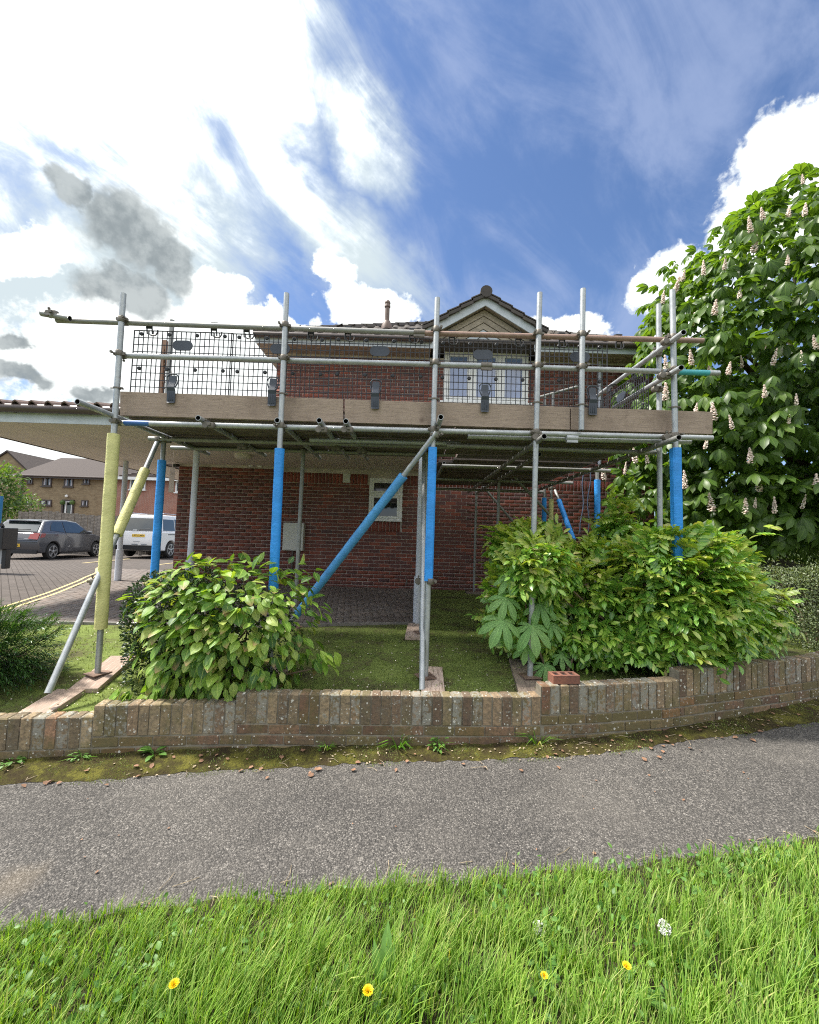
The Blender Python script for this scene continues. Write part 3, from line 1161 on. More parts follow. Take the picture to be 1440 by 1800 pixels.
pb = MB()
ys = list(np.arange(4.86, 11.4, 0.2))
pv = []
for y in ys:
    x1 = 0.14 if y < 8.6 else -4.85
    pv.append([(xline(y) + (x1 - xline(y)) * t, max(y, interp(xline(y) + (x1 - xline(y)) * t, FRONT))) for t in np.linspace(0, 1, 12)])
pb.add([(x, y, pz(y) - 0.007) for r_ in pv for x, y in r_], [(i * 12 + j, i * 12 + j + 1, (i + 1) * 12 + j + 1, (i + 1) * 12 + j) for i in range(len(ys) - 1) for j in range(11)])
paving = structure(pb.build('paving', 'paver joint'))
paver_me = MB()
paver_me.add([(-.097, -.047, -.04), (.097, -.047, -.04), (.097, .047, -.04), (-.097, .047, -.04), (-.097, -.047, -.004), (.097, -.047, -.004), (.097, .047, -.004), (-.097, .047, -.004),
              (-.092, -.042, 0), (.092, -.042, 0), (.092, .042, 0), (-.092, .042, 0)],
             [(0, 1, 5, 4), (1, 2, 6, 5), (2, 3, 7, 6), (3, 0, 4, 7), (4, 5, 9, 8), (5, 6, 10, 9), (6, 7, 11, 10), (7, 4, 8, 11), (8, 9, 10, 11)])
paver_shape = Shape(paver_me.v, paver_me.f)
PP, PM = [], []
ang = R(8)
ca, sa = math.cos(ang), math.sin(ang)
for i in range(-70, 70):
    for j in range(-70, 70):
        for kind in (0, 1):
            # 90 degree herringbone on a 0.1 m grid
            k0 = (i - j) % 4
            if kind == 0 and k0 == 0:
                cx, cy, th = i + 1.0, j + 0.5, 0
            elif kind == 1 and k0 == 2:
                cx, cy, th = i + 0.5, j + 0.0, 90
            else:
                continue
            x, y = cx * 0.1, cy * 0.1
            x, y = x * ca - y * sa - 3.0, x * sa + y * ca + 8.0
            if paved(x, y):
                a = ang + R(th)
                PP.append((x, y, pz(y) + random.uniform(-0.0015, 0.0015)))
                PM.append([[math.cos(a), -math.sin(a), 0], [math.sin(a), math.cos(a), 0], [0, 0, 1]])
PP, PM = np.array(PP), np.array(PM)
order = np.argsort(PP[:, 1] + 0.15 * np.abs(PP[:, 0] + 3.0))
me = paver_shape.mesh('paver', 'grey paver')
for i in order[:300]:
    link('paver', me, paving, mat=mat4(PM[i], PP[i], 1))
v, f, uv = scatter(paver_shape, PP[order[300:]], PM[order[300:]], np.ones(len(PP) - 300))
stuff(link('pavers_beyond', raw_mesh('pavers_beyond', v, f, uv, 'grey paver', smooth=False), paving))
kb = MB()
for (x0, y0), (x1, y1) in zip(FRONT[:-1], FRONT[1:]):
    n = max(1, round((x1 - x0) / 0.915))
    for i in range(n):
        a = Vector((x0 + (x1 - x0) * i / n, y0 + (y1 - y0) * i / n, 0))
        b = Vector((x0 + (x1 - x0) * (i + 1) / n, y0 + (y1 - y0) * (i + 1) / n, 0))
        a.z = b.z = pz(a.y) - 0.05
        d = (b - a).normalized()
        kb.box((a + b) / 2, ((b - a).length - 0.006, 0.05, 0.12), Matrix.Rotation(math.atan2(d.y, d.x), 3, 'Z'))
for y in np.arange(5.45, 8.4, 0.9):
    kb.box((0.13, y + 0.45, pz(y) - 0.05), (0.05, 0.893, 0.12))
structure(kb.build('kerb', 'concrete'))
lb = MB()
for off in (-0.06, 0.09):
    prev = None
    for y in np.arange(4.3, 12, 0.25):
        x = xline(y) + off
        if prev:
            (px_, py_) = prev
            d = Vector((x - px_, y - py_, 0)).normalized()
            nn = Vector((-d.y, d.x, 0)) * 0.026
            z0, z1 = pz(py_) + 0.003, pz(y) + 0.003
            lb.add([(px_ - nn.x, py_ - nn.y, z0), (px_ + nn.x, py_ + nn.y, z0), (x + nn.x, y + nn.y, z1), (x - nn.x, y - nn.y, z1)], [(0, 3, 2, 1)])
        prev = (x, y)
lb.box((-10.6, 13.6, pz(13.6) + 0.001), (0.09, 4.6, 0.004), Matrix.Rotation(R(4), 3, 'Z'))
lb.box((-8.35, 13.9, pz(13.9) + 0.001), (0.09, 4.6, 0.004))
structure(lb.build('road_markings', 'yellow road paint'))


# ================================================================== GARDEN WALL
pts = [Vector((x, y)) for x, y in WALL]
seg_l = [0]
for a, b in zip(pts[:-1], pts[1:]):
    seg_l.append(seg_l[-1] + (b - a).length)


def along(s):
    for i in range(len(pts) - 1):
        if s <= seg_l[i + 1] or i == len(pts) - 2:
            t = (s - seg_l[i]) / (seg_l[i + 1] - seg_l[i])
            p = pts[i].lerp(pts[i + 1], t)
            d0 = (pts[i + 1] - pts[i]).normalized()
            dp = (pts[i] - pts[i - 1]).normalized() if i else d0
            dn = (pts[i + 2] - pts[i + 1]).normalized() if i + 2 < len(pts) else d0
            d = (d0 + (dp * (1 - t) * 0.5 + dn * t * 0.5) * 0.9).normalized()
            return p, d


def s_of_x(x):
    for i in range(len(pts) - 1):
        if pts[i].x <= x <= pts[i + 1].x:
            return seg_l[i] + (seg_l[i + 1] - seg_l[i]) * (x - pts[i].x) / (pts[i + 1].x - pts[i].x)


S_MIN, S_MAX = s_of_x(-3.5), s_of_x(5.3)
steps = [s_of_x(on_path(u, v).x) for u, v in ((157, 1338), (410, 1324), (951, 1311), (1196, 1285))]
edges = [S_MIN] + steps + [S_MAX]
SB = [0.040, 0.115, 0.190, 0.265, 0.340]       # foot of the upright coping bricks, section by section
garden_wall = thing('garden_wall', (0, 3.0, 0), 'low stepped brick garden wall spotted with lichen beside the asphalt path', 'wall')
mort = MB()
for k in range(5):
    n = max(2, int((edges[k + 1] - edges[k]) / 0.15))
    top = SB[k] + 0.209
    for i in range(n):
        p0, d0 = along(edges[k] + (edges[k + 1] - edges[k]) * i / n)
        p1, d1 = along(edges[k] + (edges[k + 1] - edges[k]) * (i + 1) / n)
        n0, n1 = Vector((-d0.y, d0.x)), Vector((-d1.y, d1.x))
        q = []
        for z in (-0.25, top):
            q += [(*(p0 + n0 * 0.007), z), (*(p1 + n1 * 0.007), z), (*(p1 + n1 * 0.096), z), (*(p0 + n0 * 0.096), z)]
        mort.add(q, [(0, 3, 2, 1), (4, 5, 6, 7), (0, 1, 5, 4), (2, 3, 7, 6), (0, 4, 7, 3), (1, 2, 6, 5)])
mort.build('mortar', 'wall mortar', garden_wall)


def rounded_brick(name, L, Hh, T, mat, c=0.005):
    """a brick with worn arrises"""
    m = MB()
    x, y, z = L / 2, T / 2, Hh / 2
    lv = []
    for zz, inn in ((-z, c), (-z + c, 0), (z - c, 0), (z, c)):
        lv += [(-x + inn, -y + inn, zz), (x - inn, -y + inn, zz), (x - inn, y - inn, zz), (-x + inn, y - inn, zz)]
    fs = [(0, 3, 2, 1), (12, 13, 14, 15)]
    for l in range(3):
        fs += [(l * 4 + i, l * 4 + (i + 1) % 4, (l + 1) * 4 + (i + 1) % 4, (l + 1) * 4 + i) for i in range(4)]
    m.add(lv, fs)
    return m.mesh(name, mat)


soldier_me = [rounded_brick('brick', w, 0.215, 0.104, 'soldier lichen', 0.007) for w in (0.064, 0.066, 0.062)]
course_me = {}


def put_wall_brick(s, z, me, jig):
    p, d = along(s)
    nn = Vector((-d.y, d.x))
    a = math.atan2(d.y, d.x)
    m = Matrix.Translation((p.x + nn.x * (0.052 + jig), p.y + nn.y * (0.052 + jig) - 3.0, z)) @ Matrix.Rotation(a + random.uniform(-.012, .012), 4, 'Z') @ Matrix.Rotation(random.uniform(-.012, .012), 4, 'Y')
    return link('brick', me, garden_wall, mat=m)


for k in range(5):
    L = edges[k + 1] - edges[k]
    n = max(1, round(L / 0.0745))
    for i in range(n):
        put_wall_brick(edges[k] + L * (i + 0.5) / n, SB[k] + 0.1085 + random.uniform(-.003, .003), random.choice(soldier_me), random.uniform(-.003, .004))
def laid_mesh(L):
    key = round(L, 3)
    if key not in course_me:
        course_me[key] = rounded_brick('brick', L, 0.064, 0.100, 'course algae')
    return course_me[key]
for row in range(-3, 5):
    ztop = 0.340 - 0.075 * row
    for k in range(5):
        if ztop > SB[k] + 0.001:
            continue
        p0 = along(edges[k])[0]
        if ztop < min(zp(p0.x), zp(along(edges[k + 1])[0].x)) - 0.03:
            continue
        off = 0.1125 if row % 2 else 0
        s0, s1 = edges[k], edges[k + 1]
        # one run per row across neighbouring sections: start from a common origin
        i0 = math.floor((s0 - off) / 0.225)
        while off + i0 * 0.225 < s1:
            a, b = max(s0, off + i0 * 0.225), min(s1, off + (i0 + 1) * 0.225)
            i0 += 1
            if b - a < 0.04:
                continue
            put_wall_brick((a + b) / 2, ztop - 0.0375, laid_mesh(b - a - 0.010), random.uniform(-.004, .002))

# a loose perforated brick on the wall
lx = along(s_of_x(on_path(990, 1308).x))
lbk = thing('loose_brick', (lx[0].x + 0.03, lx[0].y + 0.075, 0.482), 'clean red perforated brick lying loose on top of the garden wall', 'brick')
m = MB()
M3 = Matrix.Rotation(R(6), 3, 'Z')
o = Vector(lbk.location)
m.box(o + Vector((0, 0, 0.026)), (0.213, 0.100, 0.052), M3)
m.box(o + M3 @ Vector((0, -0.040, 0.0585)), (0.213, 0.020, 0.013), M3)
m.box(o + M3 @ Vector((0, 0.040, 0.0585)), (0.213, 0.020, 0.013), M3)
for sx in (-0.095, -0.032, 0.032, 0.095):
    m.box(o + M3 @ Vector((sx, 0, 0.0583)), (0.023, 0.0598, 0.0128), M3)
m.build('body', 'clean brick', lbk, bevel=0.002)
h = MB()
for sx in (-0.0635, 0, 0.0635):
    h.box(o + M3 @ Vector((sx, 0, 0.0526)), (0.039, 0.0596, 0.001), M3)
h.build('hole', 'tube bore', lbk)


# ================================================================== HOUSE
house = thing('brick_house', (1.0, 8.6, 0.45), 'red brick house with hipped tile roof and small white gable, behind the scaffolding', 'house')
HX0, HX1, HL = -2.93, 5.16, -4.86
FY, LY = 8.60, 8.53
GW = (-0.863, -0.161, 1.872, 2.777)       # ground floor window: x0 x1 z0 z1
UW = (0.64, 2.46, 4.46, 5.60)             # bedroom window
w = MB()
yb = FY + 0.006
def wall_box(x0, x1, z0, z1, y0=yb, y1=FY + 0.25):
    w.box(((x0 + x1) / 2, (y0 + y1) / 2, (z0 + z1) / 2), (x1 - x0, y1 - y0, z1 - z0))
wall_box(-2.85, GW[0], 0.2, 3.1)
wall_box(GW[1], HX1, 0.2, 3.1)
wall_box(GW[0], GW[1], 0.2, GW[2])
wall_box(GW[0], GW[1], GW[3], 3.1)
wall_box(HX0, UW[0], 3.1, 5.42)
wall_box(UW[1], HX1, 3.1, 5.42)
wall_box(UW[0], UW[1], 3.1, UW[2])
wall_box(HL, -2.85, 0.2, 2.96, LY + 0.006, FY + 0.25)
w.box(((HX0 + HX1) / 2, 12.3, 2.8), (HX1 - HX0, 6.9, 5.2))
w.box(((HL + HX0) / 2 - 0.001, 11.5, 1.58), (HX0 - HL, 5.3, 2.75))
w.build('wall', 'mortar', house)

bricks = []                                # (x centre, z centre, length, y face)


def lay(x0, x1, z0, z1, y, holes=(), phase=0.0):
    for r_ in range(int((z1 - z0) / 0.075 + 0.3)):
        z = z0 + r_ * 0.075
        off = x0 + phase + (0.1125 if r_ % 2 else 0) - 0.225
        i = 0
        while off + i * 0.225 < x1:
            a, b = max(x0, off + i * 0.225), min(x1, off + (i + 1) * 0.225)
            i += 1
            spans = [(a, b)]
            for hx0, hx1, hz0, hz1 in holes:
                if z + 0.070 > hz0 and z + 0.005 < hz1:
                    nxt = []
                    for (p, q) in spans:
                        if q <= hx0 or p >= hx1:
                            nxt.append((p, q))
                        else:
                            if p < hx0: nxt.append((p, hx0))
                            if q > hx1: nxt.append((hx1, q))
                    spans = nxt
            for p, q in spans:
                if q - p > 0.03:
                    bricks.append(((p + q) / 2, z + 0.0375, q - p - 0.010, y))


lay(HL, -2.85, 0.42, 2.93, LY)
lay(-2.85, HX1, 0.452, 2.64, FY, [GW, (GW[0] - 0.0, GW[1] + 0.0, GW[2] - 0.215, GW[2])])
lay(0.3, HX1, 2.852, 3.65, FY)
lay(HX0, HX1, 3.65, 5.42, FY, [UW])
soldiers = []
x = -2.85
while x < HX1 - 0.03:
    if not (GW[0] - 0.03 < x + 0.0375 < GW[1] + 0.03):
        soldiers.append((x + 0.0375, 2.740))
    x += 0.075
x = GW[0]
while x < GW[1] - 0.03:
    soldiers.append((x + 0.0375, GW[2] - 0.115))
    x += 0.075
bm_full = MB()
bm_full.box((0, 0.02, 0), (0.215, 0.04, 0.065))
bshape = Shape(bm_full.v, bm_full.f)
brick_me = bshape.mesh('brick', 'house brick')
for p in brick_me.polygons:
    p.use_smooth = False


def visible_px(x, y, z):
    """is this spot inside the picture?"""
    q = cam.matrix_world.inverted() @ Vector((x, y, z))
    return abs(q.x / -q.z) < 1.0 and abs(q.y / -q.z) < 1.25


bricks = np.array(bricks)
bd = np.sqrt(bricks[:, 0] ** 2 + bricks[:, 3] ** 2 + (bricks[:, 1] - CAM_H) ** 2)
full = np.abs(bricks[:, 2] - 0.215) < 0.002
free = (bricks[:, 1] > 0.9) & ((bricks[:, 1] < 2.9) | ((bricks[:, 1] > 4.5) & (bricks[:, 0] < 3.6))) & (bricks[:, 0] < 1.2)
cand = np.where(full & free)[0]
cand = cand[np.argsort(bd[cand])][:300]
chosen = set(cand.tolist())
horg = Vector(house.location)
for i in cand:
    x, z, L, y = bricks[i]
    link('brick', brick_me, house, loc=Vector((x, y - random.uniform(0, .003), z)) - horg)
rest = np.array([i for i in range(len(bricks)) if i not in chosen])
vv = []
for i in rest:
    x, z, L, y = bricks[i]
    q = bshape.v * np.array([L / 0.215, 1, 1]) + np.array([x, y - random.uniform(0, .003), z]) - np.array(horg)
    vv.append(q)
ff = (bshape.f[None] + (np.arange(len(rest)) * 8)[:, None, None]).reshape(-1, 3)
stuff(link('bricks_beyond', raw_mesh('bricks_beyond', np.concatenate(vv), ff, None, 'house brick', smooth=False), house))
vv = []
for (x, z) in soldiers:
    q = bshape.v[:, [2, 1, 0]] * np.array([1, 1, 1]) + np.array([x, FY - random.uniform(0, .003), z]) - np.array(horg)
    vv.append(q)
ff = (bshape.f[None][:, :, ::-1] + (np.arange(len(soldiers)) * 8)[:, None, None]).reshape(-1, 3)
stuff(link('soldier_bricks', raw_mesh('soldier_bricks', np.concatenate(vv), ff, None, 'soldier brick', smooth=False), house))


def frame(mbx, x0, x1, z0, z1, y, wd, dp):
    mbx.box(((x0 + x1) / 2, y, z0 + wd / 2), (x1 - x0, dp, wd))
    mbx.box(((x0 + x1) / 2, y, z1 - wd / 2), (x1 - x0, dp, wd))
    mbx.box((x0 + wd / 2, y, (z0 + z1) / 2), (wd, dp, z1 - z0 - 2 * wd))
    mbx.box((x1 - wd / 2, y, (z0 + z1) / 2), (wd, dp, z1 - z0 - 2 * wd))


# ground floor window
m = MB()
frame(m, *GW, FY + 0.04, 0.06, 0.07)
zt = 2.44
m.box(((GW[0] + GW[1]) / 2, FY + 0.04, zt), (GW[1] - GW[0] - 0.12, 0.07, 0.06))
frame(m, GW[0] + 0.062, GW[1] - 0.062, zt + 0.032, GW[3] - 0.062, FY + 0.025, 0.035, 0.05)
frame(m, GW[0] + 0.062, GW[1] - 0.062, GW[2] + 0.062, zt - 0.032, FY + 0.025, 0.045, 0.05)
win = m.build('window', 'white upvc', house, bevel=0.004)
m = MB()
m.box(((GW[0] + GW[1]) / 2, FY + 0.045, (zt + GW[3]) / 2), (GW[1] - GW[0] - 0.14, 0.012, GW[3] - zt - 0.08))
m.build('pane', 'window glass', win)
m = MB()
m.box(((GW[0] + GW[1]) / 2, FY + 0.045, (zt + GW[2]) / 2), (GW[1] - GW[0] - 0.14, 0.012, zt - GW[2] - 0.08))
m.build('pane', 'window glass', win)
m = MB()
m.box(((GW[0] + GW[1]) / 2, FY - 0.015, GW[2] + 0.012), (GW[1] - GW[0] + 0.02, 0.10, 0.035))
m.build('sill', 'white upvc', win, bevel=0.004)
# bedroom window of three lights
m = MB()
frame(m, *UW, FY + 0.03, 0.07, 0.07)
third = (UW[1] - UW[0]) / 3
for i in range(3):
    xa, xb = UW[0] + third * i, UW[0] + third * (i + 1)
    if i:
        m.box((xa, FY + 0.03, (UW[2] + UW[3]) / 2), (0.07, 0.069, UW[3] - UW[2] - 0.142))
    frame(m, xa + 0.075 * (i == 0) + 0.04 * (i > 0), xb - 0.075 * (i == 2) - 0.04 * (i < 2), UW[2] + 0.075, UW[3] - 0.075, FY + 0.008, 0.06, 0.05)
win = m.build('window', 'white upvc', house, bevel=0.004)
for i in range(3):
    m = MB()
    m.box((UW[0] + third * (i + 0.5), FY + 0.03, (UW[2] + UW[3]) / 2), (third - 0.16, 0.012, UW[3] - UW[2] - 0.2))
    m.build('pane', 'bedroom glass', win)
m = MB()
m.box(((UW[0] + UW[1]) / 2, FY - 0.02, UW[2] - 0.008), (UW[1] - UW[0] + 0.14, 0.11, 0.04))
m.build('sill', 'white upvc', win, bevel=0.004)

# hipped main roof
EX0, EX1, EY0, EY1, EZ = -3.25, 4.95 + 0.15, 8.15, 16.35, 5.60
AP = Vector((0.88, 12.25, 8.10))
m = MB()
cs = [Vector((EX0, EY0, EZ)), Vector((EX1, EY0, EZ)), Vector((EX1, EY1, EZ)), Vector((EX0, EY1, EZ))]
m.add(cs + [AP] + [c - Vector((0, 0, 0.04)) for c in cs], [(0, 1, 4), (1, 2, 4), (2, 3, 4), (3, 0, 4), (0, 5, 6, 1), (1, 6, 7, 2), (2, 7, 8, 3), (3, 8, 5, 0), (5, 8, 7, 6)])
roof = m.build('roof', 'roof tile', house)
# pantile courses on the slope that faces the path and on the two sides
tile = MB()
wv = [(-0.15, 0.0), (-0.12, 0.035), (-0.07, 0.045), (-0.02, 0.03), (0.02, 0.008), (0.09, 0.002), (0.15, 0.0)]
tile.add([(x, 0, z) for x, z in wv] + [(x, 0.34, z - 0.004) for x, z in wv] + [(x, 0, z - 0.022) for x, z in wv],
         [(i, i + 1, 8 + i, 7 + i) for i in range(6)] + [(14 + i, 15 + i, 1 + i, i) for i in range(6)])
tshape = Shape(tile.v, tile.f)
chunks = []
for (A, B) in ((cs[0], cs[1]), (cs[3], cs[0]), (cs[1], cs[2])):
    e = (B - A).normalized()
    midp = (A + B) / 2
    up = (AP - midp)
    Ls = up.length
    up.normalize()
    nrm = e.cross(up)
    if nrm.z < 0: nrm = -nrm
    half = (B - A).length / 2
    n = int(Ls / 0.30)
    PP_, MM_ = [], []
    for r_ in range(n):
        d = r_ * 0.30 - 0.04
        hw = half * (1 - max(0, d) / Ls)
        q = int(2 * hw / 0.3)
        for i in range(q):
            c_ = midp + e * ((i - (q - 1) / 2) * 0.3) + up * d + nrm * 0.012
            if A is cs[0] and B is cs[1] and abs(c_.x - 1.443) < 1.25 - (c_.y - 8.15) * 0.66:
                continue
            u2 = (up + nrm * 0.045).normalized()
            PP_.append(c_)
            MM_.append(np.array(Matrix((e, u2, e.cross(u2) if e.cross(u2).z > 0 else -e.cross(u2))).transposed()))
    chunks.append(scatter(tshape, np.array([list(p) for p in PP_]) - np.array(horg), np.array(MM_), np.ones(len(PP_))))
v, f, uv = join(chunks)
o = stuff(link('roof_tiles', raw_mesh('roof_tiles', v, f, None, 'roof tile', smooth=False), roof))
# hip ridge tiles
m = MB()
for c_ in (cs[0], cs[1]):
    L = (AP - c_).length
    d = (AP - c_).normalized()
    for i in range(int(L / 0.42)):
        a = c_ + d * (i * 0.42) + Vector((0, 0, 0.02))
        m.tube(a, a + d * 0.44, 0.115, 8, r2=0.10)
stuff(m.build('hip_tiles', 'roof tile', roof))
# vent pipe
vp = at(680, 577, 9.55)
m = MB()
m.lathe(vp + Vector((0, 0, -0.05)), [(0.13, 0), (0.13, 0.10), (0.085, 0.20), (0.08, 0.22)], 14)
m.lathe(vp + Vector((0, 0, 0.15)), [(0.055, 0), (0.055, 0.36), (0.072, 0.37), (0.072, 0.41), (0.06, 0.44), (0.072, 0.46), (0.066, 0.50), (0.045, 0.53)], 14)
m.build('vent_pipe', 'brown plastic', house, smooth=True)
# eaves: fascia, soffit, gutter
m = MB()
m.box(((EX0 + 0.45) / 2, 8.165, 5.50), (0.45 - EX0, 0.022, 0.16))
m.build('fascia', 'fascia paint', house)
m = MB()
m.box(((2.45 + EX1) / 2, 8.165, 5.50), (EX1 - 2.45, 0.022, 0.16))
m.build('fascia', 'fascia paint', house)
m = MB()
m.box((EX0 + 0.011, 12.2, 5.50), (0.022, 8.0, 0.16))
m.build('fascia', 'fascia paint', house)
m = MB()
m.box(((EX0 + 0.36) / 2, 8.40, 5.424), (0.36 - EX0 - 0.05, 0.45, 0.012))
m.build('soffit', 'gable wood', house)
m = MB()
m.box(((EX1 + 2.56) / 2, 8.40, 5.424), (EX1 - 2.56 - 0.05, 0.45, 0.012))
m.build('soffit', 'gable wood', house)
m = MB()
m.box(((EX0 + HX0) / 2, 12.2, 5.424), (HX0 - EX0 - 0.03, 7.1, 0.012))
m.build('soffit', 'gable wood', house)
for xa, xb in ((EX0 - 0.02, 0.36), (2.52, EX1 + 0.02)):
    m = MB()
    m.tube((xa, 8.095, 5.575), (xb, 8.095, 5.575), 0.056, 14)
    m.build('gutter', 'brown gutter', house, smooth=True)
m = MB()
m.tube((3.97, 8.545, 3.2), (3.97, 8.545, 5.42), 0.034, 10)
m.build('downpipe', 'post paint', house, smooth=True)
# gable over the bedroom window
CX, GZ, GY = 1.455, 6.66, 8.27
SL = 0.60
m = MB()
for sgn in (-1, 1):
    a, b = Vector((CX, GY - 0.03, GZ)), Vector((CX + sgn * 1.28, GY - 0.03, GZ - 1.28 * SL))
    back = Vector((0, 2.1, 0))
    th = Vector((0, 0, -0.05))
    m.add([a, b, b + back, a + back, a + th, b + th, b + back + th, a + back + th], [(0, 1, 2, 3), (4, 7, 6, 5), (0, 4, 5, 1), (1, 5, 6, 2), (2, 6, 7, 3)])
m.build('gable_roof', 'roof tile', house)
for sgn in (-1, 1):
    ang_ = math.atan(SL) * sgn
    for i in range(5):
        c_ = Vector((CX + sgn * (0.16 + 0.25 * i), GY + 0.10, GZ + 0.035 - (0.16 + 0.25 * i) * SL))
        t_ = MB()
        t_.box(c_, (0.31, 0.34, 0.05), Matrix.Rotation(ang_ - sgn * 0.10, 3, 'Y'))
        t_.box(c_ + Vector((0, -0.16, -0.045)), (0.30, 0.02, 0.09), Matrix.Rotation(ang_ - sgn * 0.10, 3, 'Y'))
        t_.build('verge_tile', 'roof tile', house, bevel=0.006)
for i in range(4):
    t_ = MB()
    t_.tube((CX, GY - 0.08 + i * 0.44, GZ + 0.03), (CX, GY + 0.37 + i * 0.44, GZ + 0.03), 0.125, 14, r2=0.118)
    t_.build('ridge_tile', 'roof tile', house, smooth=True)
for sgn in (-1, 1):
    m = MB()
    p = [(CX, GY, GZ - 0.045), (CX + sgn * 1.26, GY, GZ - 0.045 - 1.26 * SL), (CX + sgn * 1.26, GY, GZ - 0.235 - 1.26 * SL), (CX, GY, GZ - 0.235)]
    m.prism([Vector(q) for q in (p if sgn > 0 else p[::-1])], (0, 0.028, 0))
    m.build('barge_board', 'fascia paint', house)
    m = MB()
    a, b = Vector((CX, GY + 0.03, GZ - 0.205)), Vector((CX + sgn * 1.24, GY + 0.03, GZ - 0.205 - 1.24 * SL))
    m.add([a, b, b + Vector((0, .28, 0)), a + Vector((0, .28, 0)), a + Vector((0, 0, .02)), b + Vector((0, 0, .02)), b + Vector((0, .28, .02)), a + Vector((0, .28, .02))], [(0, 1, 2, 3), (4, 7, 6, 5), (0, 4, 5, 1), (1, 5, 6, 2), (2, 6, 7, 3), (3, 7, 4, 0)])
    m.build('gable_soffit', 'gable wood', house)
for kk in range(6):
    zt_ = GZ - 0.24 - 0.135 * kk
    for sgn in (-1, 1):
        wmax = min(1.24, (zt_ - 5.61) / SL)
        if wmax < 0.08:
            continue
        wlow = max(0.02, (zt_ - 0.125 - 5.61) / SL)
        y = FY - 0.17 + 0.018 * kk
        poly = [(CX, y, zt_), (CX + sgn * wmax, y, zt_ - wmax * SL), (CX + sgn * min(wmax, wlow), y, zt_ - 0.125 - min(wmax, wlow) * SL), (CX, y, zt_ - 0.125)]
        if zt_ - 0.125 < 5.61:
            poly = [(CX, y, zt_), (CX + sgn * wmax, y, 5.61), (CX, y, 5.61)]
        m = MB()
        m.prism([Vector(q) for q in (poly if sgn > 0 else poly[::-1])], (0, 0.02, 0))
        m.build('chevron_board', 'gable wood' if kk < 3 else 'fascia paint', house)
m = MB()
m.add([(CX - 1.3, FY - 0.04, 5.605), (CX + 1.3, FY - 0.04, 5.605), (CX + 1.3, FY - 0.04, 5.80), (CX, FY - 0.04, 6.40), (CX - 1.3, FY - 0.04, 5.80)], [(0, 1, 2, 3, 4)])
m.build('gable_wall', 'fascia paint', house)
# fittings on the ground floor wall
m = MB()
m.box((-2.385, FY - 0.07, 1.49), (0.42, 0.14, 0.57))
mbx = m.build('meter_box', 'meter box', house, bevel=0.006)
m = MB()
m.box((-2.415, FY - 0.146, 1.49), (0.32, 0.012, 0.53))
m.build('door', 'meter box', mbx, bevel=0.004)
m = MB()
m.tube((-2.40, FY - 0.05, 0.5), (-2.40, FY - 0.05, 1.2), 0.022, 8)
m.build('pipe', 'brown gutter', house)
m = MB()
m.box((-1.35, FY - 0.006, 2.76), (0.155, 0.012, 0.20))
for i in range(4):
    m.box((-1.35, FY - 0.016, 2.735 + 0.037 * i), (0.12, 0.010, 0.014))
m.build('air_vent', 'meter box', house)
pl = at(441, 817, LY - 0.06)
m = MB()
m.lathe(pl + Vector((0, 0, 0.02)), [(0.05, 0.03), (0.055, 0.0), (0.045, -0.05), (0.02, -0.07)], 12)
m.build('wall_light', 'white upvc', house, smooth=True)
pl = at(457, 818, LY - 0.03)
m = MB()
m.box(pl, (0.08, 0.05, 0.08))
m.build('alarm_box', 'white upvc', house, bevel=0.005)
pl = at(313, 818, LY - 0.05)
m = MB()
m.tube(pl, pl + Vector((0, -0.12, -0.02)), 0.035, 10)
m.build('camera_housing', 'black plastic', house, smooth=True)
tp = at(715, 1023, FY - 0.10)
m = MB()
m.tube(tp + Vector((0, 0.10, 0.03)), tp + Vector((0, 0, 0.03)), 0.012, 8)
m.tube(tp + Vector((0, 0, 0.045)), tp + Vector((0, 0, -0.05)), 0.014, 8)
m.box(tp + Vector((0, 0, 0.055)), (0.06, 0.012, 0.012))
m.build('garden_tap', 'coupler steel', house)


# ------------------------------------------------------------------ canopy
canopy = thing('entrance_canopy', (-3, 5.4, 0.45), 'low tiled canopy with cream soffit on pale posts, left of the brick house', 'canopy')
CX0, CX1, CY0, CZ = -6.5, 0.33, 5.42, 2.945
m = MB()
nx = 6
for i in range(nx):
    xa, xb = CX0 + (CX1 - CX0) * i / nx, CX0 + (CX1 - CX0) * (i + 1) / nx
    y1 = 11.6 if xb < HL + 0.3 else 8.58
    m.box(((xa + xb) / 2, (CY0 + y1) / 2, CZ + 0.006), (xb - xa - 0.008, y1 - CY0, 0.012))
m.build('soffit', 'cream soffit', canopy)
m = MB()
m.box(((CX0 + CX1) / 2, 8.4, CZ + 0.03), (CX1 - CX0 - 0.02, 5.9, 0.02))
m.build('soffit_batten', 'dark post', canopy)
m = MB()
m.box(((CX0 + CX1) / 2, CY0 - 0.012, CZ + 0.055), (CX1 - CX0 + 0.05, 0.024, 0.135))
m.build('fascia', 'fascia paint', canopy)
m = MB()
m.box((CX0 - 0.013, 8.5, CZ + 0.055), (0.024, 6.2, 0.135))
m.build('fascia', 'brown gutter', canopy)
m = MB()
m.tube((CX0 - 0.1, CY0 - 0.085, CZ + 0.16), (CX1 + 0.06, CY0 - 0.085, CZ + 0.16), 0.058, 12)
for x in np.arange(-6.3, 0.3, 1.0):
    m.box((x, CY0 - 0.05, CZ + 0.125), (0.03, 0.12, 0.03))
m.build('gutter', 'brown gutter', canopy, smooth=True)
RZ = CZ + 0.17
m = MB()
A = [Vector((CX0 - 0.06, CY0 - 0.06, RZ)), Vector((CX1 + 0.06, CY0 - 0.06, RZ)), Vector((CX1 + 0.06, 8.59, RZ + 0.75)), Vector((-5.3, 8.59, RZ + 0.75)), Vector((CX0 - 0.06, 11.6, RZ)), Vector((-5.3, 11.6, RZ + 0.75)), Vector((HL - 0.02, 8.7, RZ + 0.75)), Vector((HL - 0.02, 11.6, RZ + 0.75))]
